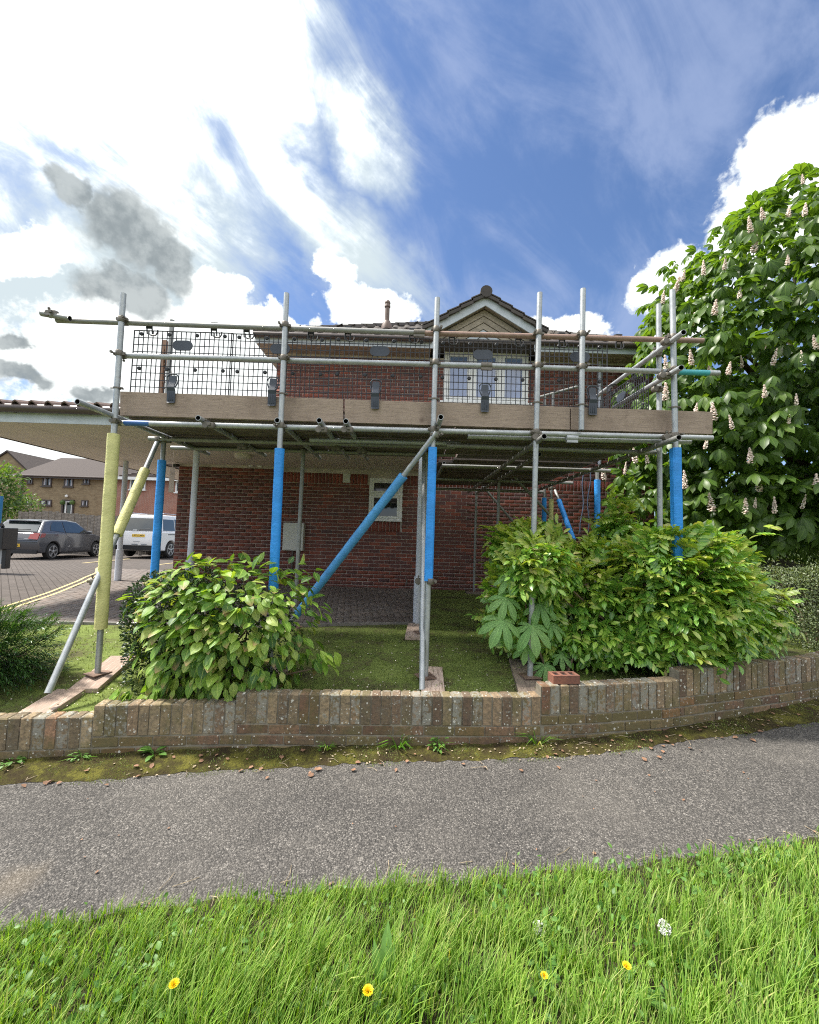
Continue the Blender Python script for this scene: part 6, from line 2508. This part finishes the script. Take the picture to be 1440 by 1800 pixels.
# dandelions
def dandelion(u, v_, lab, clock=False, size=0.0135, h=0.13, tilt=0.5):
    p = on(u, v_, zp(0) + h)
    g = thing('dandelion', (p.x, p.y + 0.02, zp(p.x)), lab, 'dandelion')
    m = MB()
    m.path([(p.x, p.y + 0.02, zp(p.x)), (p.x - 0.004, p.y + 0.012, zp(p.x) + h * .5), (p.x, p.y, p.z)], [0.0022, 0.002, 0.0022], 6)
    m.build('stem', 'weed leaf', g, smooth=True)
    n_ = 120 if not clock else 80
    Pn, Fn, Sn = [], [], []
    for i in range(n_):
        if clock:
            dd = unit(1)[0]
            Pn.append(np.array(p) + dd * 0.004)
            Fn.append(dd)
            Sn.append(0.019 * rng.uniform(0.85, 1.05))
        else:
            t = math.sqrt(i / n_)
            a = i * 2.4
            dd = np.array([math.cos(a) * t, math.sin(a) * t - tilt * 0.5, 0.9 - 0.75 * t + 0.1])
            Pn.append(np.array(p) + np.array([math.cos(a), math.sin(a), 0]) * 0.003 * t)
            Fn.append(dd)
            Sn.append(size * (0.55 + 0.5 * t))
    nrm_ = np.tile(np.array([[0.1, -0.6, 1.0]]), (n_, 1)) + jitter(n_, .4)
    s_ = Shape([(-.11, 0, 0), (.11, 0, 0), (.12, .8, .02), (0, 1, .04), (-.12, .8, .02)], [(0, 1, 2, 3, 4)]) if not clock else \
        Shape([(-.012, 0, 0), (.012, 0, 0), (.012, .75, 0), (-.012, .75, 0), (-.2, 1, 0), (.2, 1, 0), (0, .74, 0), (0, 1, .2), (0, 1, -.2)], [(0, 1, 2, 3), (6, 5, 4), (6, 7, 8)])
    v, f, uv = scatter(s_, np.array(Pn) - np.array(g.location), frames(np.array(Fn), nrm_), np.array(Sn))
    link('seed_head' if clock else 'flower_head', raw_mesh('flower_head', v, f, None, 'seed down' if clock else 'dandelion yellow', False), g)
    lm = blade_leaf(1.0, 0.24, 4, 0.35, 0.1, 0.65)
    for i in range(5):
        a = random.uniform(0, 6.28)
        M = np.array(Matrix(basis(Vector((math.cos(a), math.sin(a), 0.75)))).transposed())
        link('leaf', DAND_ME, g, mat=mat4(M, (0, 0, 0.01), random.uniform(0.08, 0.14)))


DAND_ME = blade_leaf(1.0, 0.24, 4, 0.35, 0.1, 0.65).mesh('leaf', 'weed leaf')
dandelion(306, 1731, 'single yellow dandelion furthest left in the grass verge')
dandelion(647, 1743, 'yellow dandelion low in the middle of the grass, beside a broad upright leaf', size=0.0155)
dandelion(1102, 1699, 'yellow dandelion standing right of the middle, below the white seed head', size=0.0125)
dandelion(957, 1716, 'half-hidden yellow dandelion flattened between grass blades', size=0.011, h=0.10)
dandelion(1168, 1630, 'white dandelion seed head standing above the grass', True, h=0.15)
dandelion(947, 1632, 'small pale dandelion seed head nearest the path edge', True, h=0.07)
bl = thing('broad_leaf_plant', on(672, 1745, zp(0) + 0.01), 'broad upright pale leaf standing beside the middle dandelion', 'weed')
for a, L in ((0.2, 0.17), (1.2, 0.12), (-1.0, 0.13), (2.4, 0.10)):
    M = np.array(Matrix(basis(Vector((0.35 * math.sin(a), 0.35 * math.cos(a) * (-1 if abs(a) > 2 else .4), 1.0)), Vector((0, -1, 0.1)))).transposed())
    link('leaf', DAND_ME, bl, mat=mat4(M, (0, 0, 0), L))


# ================================================================== CARS
def text(body, name, size, mat, parent, M, extrude=0.0015):
    cu = bpy.data.curves.new(name, 'FONT')
    cu.body = body
    cu.size = size
    cu.align_x = 'CENTER'
    cu.align_y = 'CENTER'
    cu.extrude = extrude
    cu.materials.append(MATS[mat])
    tmp = bpy.data.objects.new(name, cu)
    COL.objects.link(tmp)
    me = bpy.data.meshes.new_from_object(tmp)
    bpy.data.objects.remove(tmp)
    return link(name, me, parent, mat=M)


FACE_BACK = Matrix(((0, 0, -1), (-1, 0, 0), (0, 1, 0))).to_4x4()      # lettering that faces the rear of a car (-x)


def car(label, wheel_at, heading, paint_name, van=False, plate='', name='parked_car', hidden=False):
    r_ = 0.33 if van else 0.30
    wx = (-1.42, 1.35) if van else (-1.235, 1.235)
    hw = 0.92 if van else 0.835
    trk = hw - 0.10
    rz = R(heading)
    rot2 = Matrix.Rotation(rz, 3, 'Z')
    loc = Vector(wheel_at) - rot2 @ Vector((wx[0], -trk - 0.09, 0))
    g = thing(name, loc, label, 'van' if van else 'car', None if van else None, rz)
    LOCAL.add(g.name)
    arch = lambda cx: [(cx - (r_ + .055) * math.cos(math.pi * i / 10), r_ + (r_ + .055) * math.sin(math.pi * i / 10)) for i in range(11)]
    if van:
        low = [(-2.20, .40), (-2.14, .30)] + [(wx[0] - r_ - .055, .28)] + arch(wx[0]) + [(wx[0] + r_ + .055, .26), (wx[1] - r_ - .055, .26)] + arch(wx[1]) + [(wx[1] + r_ + .055, .28), (2.15, .30), (2.24, .45), (2.22, .72), (2.05, .92), (1.35, 1.06), (-2.17, 1.10), (-2.21, .75)]
        up = [(-2.16, 1.08), (1.30, 1.05), (.62, 1.70), (.1, 1.79), (-1.7, 1.80), (-2.02, 1.76)]
        wtop, zb, zt = hw - 0.17, 1.08, 1.80
    else:
        low = [(-1.93, .40), (-1.86, .26)] + [(wx[0] - r_ - .055, .26)] + arch(wx[0]) + [(wx[0] + r_ + .055, .23), (wx[1] - r_ - .055, .23)] + arch(wx[1]) + [(wx[1] + r_ + .055, .25), (1.86, .26), (1.97, .42), (1.95, .62), (1.78, .78), (.98, .93), (-1.86, .97), (-1.93, .80), (-1.97, .62)]
        up = [(-1.86, .95), (.98, .91), (.20, 1.41), (-.35, 1.46), (-1.08, 1.44), (-1.46, 1.38)]
        wtop, zb, zt = hw - 0.24, 0.95, 1.46
    m = MB()
    m.prism([Vector((x, -hw, z)) for x, z in low][::-1], (0, 2 * hw, 0))
    body = m.build('body', paint_name, g, bevel=0.045, smooth=True)
    yw = lambda z: hw - 0.035 + (wtop - hw + 0.035) * max(0, (z - zb) / (zt - zb))
    m = MB()
    n_ = len(up)
    vs = [(x, -yw(z), z) for x, z in up] + [(x, yw(z), z) for x, z in up]
    m.add(vs, [tuple(range(n_)), tuple(range(n_, 2 * n_))[::-1]] + [((i + 1) % n_, i, n_ + i, n_ + (i + 1) % n_) for i in range(n_)])
    m.build('cabin', paint_name, g, bevel=0.045, smooth=True)
    m = MB()
    m.box((0, 0, .42), (wx[1] - wx[0] + 1.0, 2 * hw - 0.32, 0.34))
    m.box(((wx[0] + wx[1]) / 2, 0, .30), (wx[1] - wx[0] - .8, 2 * hw - 0.2, 0.14))
    m.build('underbody', 'black plastic', g)
    # wheels
    for x in wx:
        for sgn in (-1, 1):
            m = MB()
            m.lathe((x, sgn * (trk + 0.085), r_), [(r_ - .09, -.17), (r_ - .02, -.17), (r_, -.14), (r_, -.04), (r_ - .02, -.01), (r_ - .085, 0)], 26, axis=(0, sgn, 0))
            wh = m.build('wheel', 'tyre rubber', g, smooth=True)
            m = MB()
            m.lathe((x, sgn * (trk + 0.088), r_), [(r_ - .085, 0), (r_ - .085, .012), (r_ - .105, .012), (r_ - .11, -.03)], 26, axis=(0, sgn, 0))
            for q in range(5):
                a = 2 * math.pi * q / 5 + .3
                for dv in (-.16, .16):
                    c_ = Vector((x + math.cos(a + dv * .6) * (r_ - .10) * .52, sgn * (trk + 0.098), r_ + math.sin(a + dv * .6) * (r_ - .10) * .52))
                    m.box(c_, (r_ - .115, 0.02, 0.028), Matrix.Rotation(-(a + dv * .35), 3, 'Y'))
            m.lathe((x, sgn * (trk + 0.090), r_), [(.045, 0), (.045, .025), (.02, .03)], 12, axis=(0, sgn, 0))
            m.build('rim', 'alloy', wh)
            m = MB()
            m.lathe((x, sgn * (trk + 0.086), r_), [(r_ - .09, 0), (r_ - .09, .003)], 20, axis=(0, sgn, 0))
            m.build('brake_disc', 'black plastic', wh)
    # glass, a little proud of the bodywork
    def side_glass(pts_, nm='window'):
        for sgn in (-1, 1):
            m = MB()
            poly = [Vector((x, sgn * (yw(z) + .002), z)) for x, z in pts_]
            m.prism(poly if sgn > 0 else poly[::-1], (0, sgn * 0.006, 0))
            m.build(nm, 'car glass', g)
    def back_panel(pts_, nm, mat, lift=0.004, th=0.008, parent=None):
        """pts are (y, z) on the sloping rear"""
        bx_ = lambda z: (np.interp(z, [.3, .40, .62, .80, .97, 1.385], [-1.87, -1.93, -1.97, -1.93, -1.86, -1.46]) if not van else np.interp(z, [.3, .40, .75, 1.10, 1.76], [-2.14, -2.20, -2.21, -2.165, -2.02]))
        m = MB()
        m.prism([Vector((float(bx_(z)) - lift, y_, z)) for y_, z in pts_], (-th, 0, 0))
        return m.build(nm, mat, parent or g, bevel=0.0)
    if van:
        side_glass([(-1.98, 1.14), (-1.12, 1.14), (-1.12, 1.62), (-1.90, 1.62)])
        side_glass([(-1.06, 1.14), (-.02, 1.14), (-.02, 1.64), (-1.06, 1.64)])
        side_glass([(.05, 1.14), (1.10, 1.12), (.60, 1.60), (.05, 1.64)])
        rw = back_panel([(-.68, 1.12), (.68, 1.12), (.66, 1.64), (-.66, 1.64)], 'rear_window', 'car glass')
        for sgn in (-1, 1):
            back_panel([(sgn * .80, .80), (sgn * .915, .80), (sgn * .875, 1.18), (sgn * .84, 1.50), (sgn * .72, 1.50), (sgn * .70, 1.10), (sgn * .78, 1.06)][:: (1 if sgn < 0 else -1)], 'tail_light', 'tail lamp red', .006, .03)
            back_panel([(sgn * .79, .88), (sgn * .87, .88), (sgn * .87, 1.0), (sgn * .79, 1.0)][:: (1 if sgn < 0 else -1)], 'reversing_light', 'lamp clear', .037, .004)
            m = MB()
            m.path([(-1.9, sgn * (wtop - .02), 1.80), (-1.8, sgn * (wtop - .02), 1.86), (-.2, sgn * (wtop - .02), 1.86), (-.05, sgn * (wtop - .02), 1.81)], 0.018, 6)
            m.build('roof_rail', 'alloy', g)
            m = MB()
            m.box((-.4, sgn * (hw + .003), .98), (2.6, .006, .03))
            m.build('side_track', 'black plastic', g)
        m = MB()
        m.box((-2.215, 0, .42), (.06, 2 * hw - .04, .20))
        m.box((-2.235, -.1, .50), (.05, 1.1, .03))
        m.build('bumper', 'black plastic', g, bevel=0.012)
        pl_ = back_panel([(-.26, .86), (.26, .86), (.26, .97), (-.26, .97)], 'number_plate', 'plate yellow', .012, .006)
        text(plate, 'plate_letters', .105, 'lettering black', pl_, Matrix.Translation((-2.222, 0, .915)) @ FACE_BACK)
        m = MB()
        m.box((-2.225, -.72, .69), (.004, .20, .11))
        st_ = m.build('country_sticker', 'white upvc', g)
        text('UK', 'letters', .11, 'lettering black', st_, Matrix.Translation((-2.229, -.72, .69)) @ FACE_BACK)
        m = MB()
        for y0, w_ in ((.12, .30), (-.26, .28)):
            m.box((-2.226, y0, .555), (.004, w_ * .8, .035))
        m.box((-2.226, .05, .67), (.004, .28, .014))
        stuff(m.build('dealer_lettering', 'lettering grey', g))
        m = MB()
        m.box((-2.19, .16, 1.13), (.01, .16, .05))
        m.build('badge', 'badge silver', g, bevel=0.004)
        m = MB()
        m.path([(-2.19, .0, 1.12), (-2.17, -.05, 1.17), (-2.155, -.42, 1.20)], .010, 5)
        m.build('wiper', 'black plastic', g)
    else:
        side_glass([(-1.34, 1.06), (-.66, .995), (-.66, 1.385), (-1.10, 1.365), (-1.24, 1.25)])
        side_glass([(-.60, .99), (.66, .975), (.14, 1.345), (-.30, 1.395), (-.60, 1.39)])
        back_panel([(-.66, 1.01), (.66, 1.01), (.56, 1.34), (-.56, 1.34)], 'rear_window', 'car glass')
        for sgn in (-1, 1):
            back_panel([(sgn * .50, .76), (sgn * .80, .74), (sgn * .81, .96), (sgn * .62, .97), (sgn * .52, .90)][:: (1 if sgn < 0 else -1)], 'tail_light', 'tail lamp red', .006, .03)
            m = MB()
            m.prism([Vector((x, sgn * (hw + .002), z)) for x, z in ((-1.93, .80), (-1.70, .82), (-1.66, .95), (-1.84, .955))][:: (1 if sgn > 0 else -1)], (0, sgn * .006, 0))
            m.build('tail_light', 'tail lamp red', g)
            m = MB()
            m.box((.58, sgn * (hw + .08), 1.0), (.10, .17, .12))
            m.build('wing_mirror', paint_name, g, bevel=0.03)
            m = MB()
            m.prism([Vector((x, sgn * (hw + .001), z)) for x, z in ((-.64, .30), (.70, .30), (.80, .60), (.72, .94), (-.64, .955))][:: (1 if sgn > 0 else -1)], (0, sgn * .004, 0))
            dr = m.build('door', paint_name, g, bevel=0.002)
            m = MB()
            m.box((-.46, sgn * (hw + .018), .83), (.18, .022, .030))
            m.build('handle', paint_name, dr, bevel=0.006)
            m = MB()
            m.box((0, sgn * (hw - .006), .245), (1.7, .05, .07))
            m.build('sill_trim', 'black plastic', g)
        m = MB()
        m.prism([Vector(q) for q in ((-1.44, -.54, 1.395), (-1.44, .54, 1.395), (-1.60, .50, 1.37), (-1.60, -.50, 1.37))], (0, 0, .03))
        m.build('spoiler', paint_name, g, bevel=0.008)
        m = MB()
        m.box((-1.93, 0, .30), (.05, 2 * hw - .10, .12))
        m.box((-1.975, 0, .645), (.03, 2 * hw - .10, .012))
        m.build('bumper', 'black plastic', g, bevel=0.01)
        m = MB()
        m.box((-1.965, 0, .715), (.03, 2 * hw - .14, .020))
        m.build('bumper_edge', paint_name, g, bevel=0.006)
        pl_ = back_panel([(-.26, .47), (.26, .47), (.26, .58), (-.26, .58)], 'number_plate', 'plate yellow', .010, .006)
        if plate:
            text(plate, 'plate_letters', .105, 'lettering black', pl_, Matrix.Translation((-1.978, -.06, .525)) @ Matrix.Rotation(R(8), 4, 'Y') @ FACE_BACK)
        m = MB()
        m.lathe((-1.912, 0, .87), [(.060, 0), (.060, .012), (.046, .012), (.046, 0)], 20, axis=(-1, 0, .2))
        for a_, b_ in (((-.045, .03), (-.018, -.045)), ((-.018, -.045), (0, -.005)), ((0, -.005), (.018, -.045)), ((.018, -.045), (.045, .03)), ((-.025, .045), (0, .005)), ((0, .005), (.025, .045))):
            m.path([(-1.922 - .0, a_[0], .87 + a_[1]), (-1.922, b_[0], .87 + b_[1])], .006, 5)
        m.build('badge', 'badge silver', g)
        m = MB()
        m.box((-1.936, -.42, .765), (.01, .14, .022))
        m.build('badge', 'badge silver', g)
        m = MB()
        m.path([(-1.85, .05, 1.02), (-1.80, -.05, 1.06), (-1.78, -.42, 1.08)], .010, 5)
        m.build('wiper', 'black plastic', g)
    return g


car('dark grey hatchback parked nose-in beside the fence, with red tail lights', on(92, 984, pz(15) - .01), 97, 'grey car paint', plate='66 FKX')
car('white van with dark rear window parked between the hatchback and the brick house', on(299, 980, pz(14.2) - .01), 90.5, 'white car paint', True, 'LR72 LWV', 'white_van')
car('pale silver car parked behind the dark grey hatchback', on(66, 953, pz(21) - .01) + Vector((-1.2, 2.6, 0)), 96, 'silver car paint', name='parked_car')

# black machine on a blue post, cut by the left edge of the picture
bn = thing('black_box_post', (-9.05, 9.0, pz(9)), 'black box with a grey lower panel on a blue post, cut by the left edge', 'box')
m = MB()
a, b = at(12, 928, 8.9), at(12, 966, 8.9)
m.box((a.x - 0.30, 9.0, (a.z + b.z) / 2), (0.60, 0.35, a.z - b.z))
m.build('box', 'black plastic', bn, bevel=0.015)
m = MB()
c_ = at(9, 1000, 8.95)
m.box((c_.x - 0.045, 9.0, (b.z + c_.z) / 2), (0.09, 0.12, b.z - c_.z))
m.build('leg', 'black plastic', bn, bevel=0.01)
m = MB()
m.box((c_.x - 0.35, 9.0, (b.z + c_.z) / 2 + .05), (0.5, 0.10, b.z - c_.z - .1))
m.build('lower_panel', 'grey panel', bn)
m = MB()
m.tube((at(0, 900, 9).x - .02, 9.0, a.z), (at(0, 900, 9).x - .02, 9.0, at(0, 872, 9).z), 0.05, 10)
m.build('post', 'blue post paint', bn)
m = MB()
m.tube((a.x - 0.14, 8.95, a.z + .02), (a.x - 0.02, 8.8, a.z + .07), 0.035, 8)
m.build('arm', 'black plastic', bn)

# ================================================================== BEYOND THE CAR PARK
bf = thing('board_fence', (-13, 18.6, 0.3), 'weathered grey board fence behind the parked cars', 'fence')
m = MB()
m.box((0, 0, 0), (0.135, 0.022, 1.85))
f_me = m.mesh('board', 'fence wood')
x0, x1 = at(36, 900, 18.6).x, at(322, 900, 18.6).x
n_ = int((x1 - x0) / 0.15)
for i in range(n_):
    link('board', f_me, bf, loc=Vector((x0 + 0.15 * i, 18.6 + 0.014 * (i % 2), 0.30 + 0.925 + 0.06 * math.sin(i * .2) + random.uniform(-.03, .03))) - Vector(bf.location))
for z in (0.7, 1.9):
    m = MB()
    m.box(((x0 + x1) / 2, 18.65, z), (x1 - x0, 0.05, 0.09))
    m.build('rail', 'fence wood', bf)


def facade_window(root, u0, v0, u1, v1, Y, mat, org_mat='white upvc', curtains=True):
    a, b = at(u0, v0, Y), at(u1, v1, Y)
    xa, xb, za, zb_ = a.x, b.x, b.z, a.z
    m = MB()
    w_ = min(0.09, (xb - xa) * .12)
    frame(m, xa, xb, za, zb_, Y - 0.02, w_, 0.10)
    m.box(((xa + xb) / 2, Y - 0.02, (za + zb_) / 2), (w_ * .8, 0.09, zb_ - za - 2 * w_))
    wn = m.build('window', mat, root)
    m = MB()
    m.box(((xa + xb) / 2, Y - 0.005, (za + zb_) / 2), (xb - xa - w_, 0.02, zb_ - za - w_))
    m.build('pane', 'window glass', wn)
    m = MB()
    m.box(((xa + xb) / 2, Y - 0.07, za - .04), (xb - xa + .12, 0.14, 0.08))
    m.build('sill', mat, wn)
    if curtains:
        m = MB()
        for s_ in (-1, 1):
            m.box(((xa + xb) / 2 + s_ * (xb - xa) * .30, Y - 0.018, (za + zb_) / 2), ((xb - xa) * .16, 0.006, (zb_ - za) * .80))
        stuff(m.build('curtains', 'curtain', wn))


YT = 34.0
tn = thing('tan_brick_building', (at(110, 900, YT).x, YT, 0.3), 'two storey tan brick building with a brown hipped roof beyond the fence', 'building')
xa, xb = at(39, 838, YT).x, at(188, 842, YT).x
ez = at(110, 839, YT).z
m = MB()
m.box(((xa + xb) / 2, YT + 3.5, (ez + .2) / 2), (xb - xa, 7.0, ez - .2))
m.box((xb + 0.7, YT + 3.2, (ez + .2) / 2), (1.5, 6.2, ez - .2), Matrix.Rotation(R(-12), 3, 'Z'))
m.build('wall', 'tan brick', tn)
rz_ = at(150, 806, YT + 3.6).z
rl, rr_ = at(108, 806, YT + 3.6).x, at(214, 806, YT + 3.6).x
m = MB()
e = 0.45
m.add([(xa - e, YT - e, ez), (xb + 2.2, YT - e, ez), (xb + 2.2, YT + 7.4, ez), (xa - e, YT + 7.4, ez), (rl, YT + 3.6, rz_), (rr_, YT + 3.6, rz_)], [(0, 1, 5, 4), (1, 2, 5), (2, 3, 4, 5), (3, 0, 4), (3, 2, 1, 0)])
m.build('roof', 'far tile', tn)
m = MB()
m.box(((xa + xb + 2) / 2, YT - e - .01, ez - .07), (xb - xa + 2 + 2 * e, .04, .18))
m.tube((xa - e, YT - e - .08, ez), (xb + 2.2, YT - e - .08, ez), .07, 8)
m.build('gutter', 'brown gutter', tn)
m = MB()
m.tube((xa + .12, YT - .1, .3), (xa + .12, YT - .1, ez), .06, 8)
m.build('downpipe', 'brown gutter', tn)
for q in ((50, 839, 58, 850), (76, 839, 91, 855), (114, 840, 129, 856), (147, 841, 158, 851), (47, 877, 57, 886), (71, 878, 91, 889), (144, 879, 155, 890)):
    facade_window(tn, *q, YT, 'brown gutter')
a, b = at(110, 878, YT), at(130, 900, YT)
m = MB()
frame(m, a.x, b.x, .3, a.z, YT - .03, .14, .12)
d_ = m.build('door', 'brown gutter', tn)
m = MB()
frame(m, a.x + .3, b.x - .12, .3, a.z - .12, YT - .02, .10, .10)
m.build('door_frame', 'white upvc', d_)
m = MB()
m.box(((a.x + b.x) / 2, YT - .01, (a.z + .3) / 2), (b.x - a.x - .2, .02, a.z - .4))
m.build('pane', 'window glass', d_)
m = MB()
p = at(117, 872, YT - .15)
m.lathe(p, [(.02, -.12), (.10, -.07), (.12, 0), (.08, .09), (.02, .12)], 12)
m.build('globe_light', 'white upvc', tn, smooth=True)
m = MB()
for u in (110, 127):
    p = at(u, 883, YT - .3)
    m.lathe(p, [(.05, -.2), (.16, -.14), (.19, .0), (.12, .14), (.02, .17)], 10)
stuff(m.build('hanging_baskets', 'far leaf', tn))

YG = 44.0
gb = thing('tan_gabled_building', (at(14, 860, YG).x, YG, 0.3), 'tan brick building with a plain gable end at the far left', 'building')
xa, xb, ap, ev = at(-60, 850, YG).x, at(56, 838, YG).x, at(14, 795, YG), at(54, 836, YG)
m = MB()
m.prism([Vector((xa, YG, .2)), Vector((xb, YG, .2)), Vector((xb, YG, ev.z)), Vector((ap.x, YG, ap.z)), Vector((xa, YG, ap.z - (ap.x - xa) * .72))], (0, 9, 0))
m.build('wall', 'tan brick', gb)
m = MB()
for (p, q) in (((ap.x, ap.z), (xb + .25, ev.z - .18)), ((ap.x, ap.z), (xa, ap.z - (ap.x - xa) * .72))):
    m.prism([Vector((p[0], YG - .15, p[1] + .02)), Vector((q[0], YG - .15, q[1] + .02)), Vector((q[0], YG - .15, q[1] + .22)), Vector((p[0], YG - .15, p[1] + .22))], (0, 9.3, 0))
m.build('roof', 'far tile', gb)

YR = 29.0
rb = thing('red_brick_building', (at(260, 860, YR).x, YR, 0.3), 'red brick building with white fascia and dark tiled roof behind the white van', 'building')
xa, xb = at(199, 860, YR).x, at(345, 860, YR).x
ez = at(260, 842, YR).z
m = MB()
m.box(((xa + xb) / 2, YR + 3.5, (ez + .2) / 2), (xb - xa, 7, ez - .2))
m.build('wall', 'far red brick', rb)
rz_ = at(235, 823, YR + 3.5).z
m = MB()
m.add([(xa - .3, YR - .4, ez), (xb + .3, YR - .4, ez), (xb + .3, YR + 7.3, ez), (xa - .3, YR + 7.3, ez), (xa + 1.2, YR + 3.5, rz_), (at(262, 823, YR + 3.5).x, YR + 3.5, rz_)], [(0, 1, 5, 4), (1, 2, 5), (2, 3, 4, 5), (3, 0, 4), (3, 2, 1, 0)])
for i in range(9):
    t = (i + .5) / 9
    m.box(((xa + xb) / 2 - 1.2 * t, YR - .4 + 3.9 * t, ez + (rz_ - ez) * t + .03), ((xb - xa) * (1 - t * .8), .08, .04))
m.build('roof', 'far tile', rb)
m = MB()
m.box(((xa + xb) / 2, YR - .42, ez - .03), (xb - xa + .6, .04, .20))
m.build('fascia', 'white upvc', rb)
facade_window(rb, 230, 842, 256, 861, YR, 'white upvc', curtains=False)
facade_window(rb, 310, 846, 330, 866, YR, 'white upvc', curtains=False)

# trees and bushes between the fence and the buildings
def far_tree(name, c, rad, n, lf, lab, cat, seed, trunk=True):
    g = thing(name, (c[0], c[1], 0.3), lab, cat)
    Pp, out, t = shell(n, c, rad, seed, 0.22, 2.6, 0.5, 2.0, 0.3)
    kk = Pp[:, 2] > 0.3
    Pp, out = Pp[kk], out[kk]
    leaves(g, 'leaf', 'crown', small, 'far leaf', Pp, drooping(out, len(Pp), 0.1, 0.6, 0.8), rng.uniform(lf * .6, lf * 1.2, len(Pp)), 0)
    if trunk:
        m = MB()
        m.path([(c[0], c[1], .2), (c[0] + .1, c[1], c[2] - rad[2] * .3), (c[0], c[1], c[2] + rad[2] * .3)], [.12, .09, .04], 8)
        m.build('trunk', 'bark', g, smooth=True)


p = at(-2, 868, 19.6)
far_tree('bushy_tree', (p.x - .2, 19.6, p.z), (1.3, 1.1, 1.35), 2600, 0.20, 'bright green bushy tree behind the parked cars at the far left', 'tree', 61)
p = at(52, 885, 21)
far_tree('garden_bush', (p.x, 21, p.z - .5), (0.75, 0.6, 0.9), 900, 0.14, 'small green bush showing above the board fence', 'bush', 62, False)
p = at(8, 895, 20)
far_tree('garden_bush', (p.x, 19.3, p.z - .3), (1.0, 0.5, 0.9), 1200, 0.16, 'lower green bush in front of the bushy tree at the far left', 'bush', 63, False)
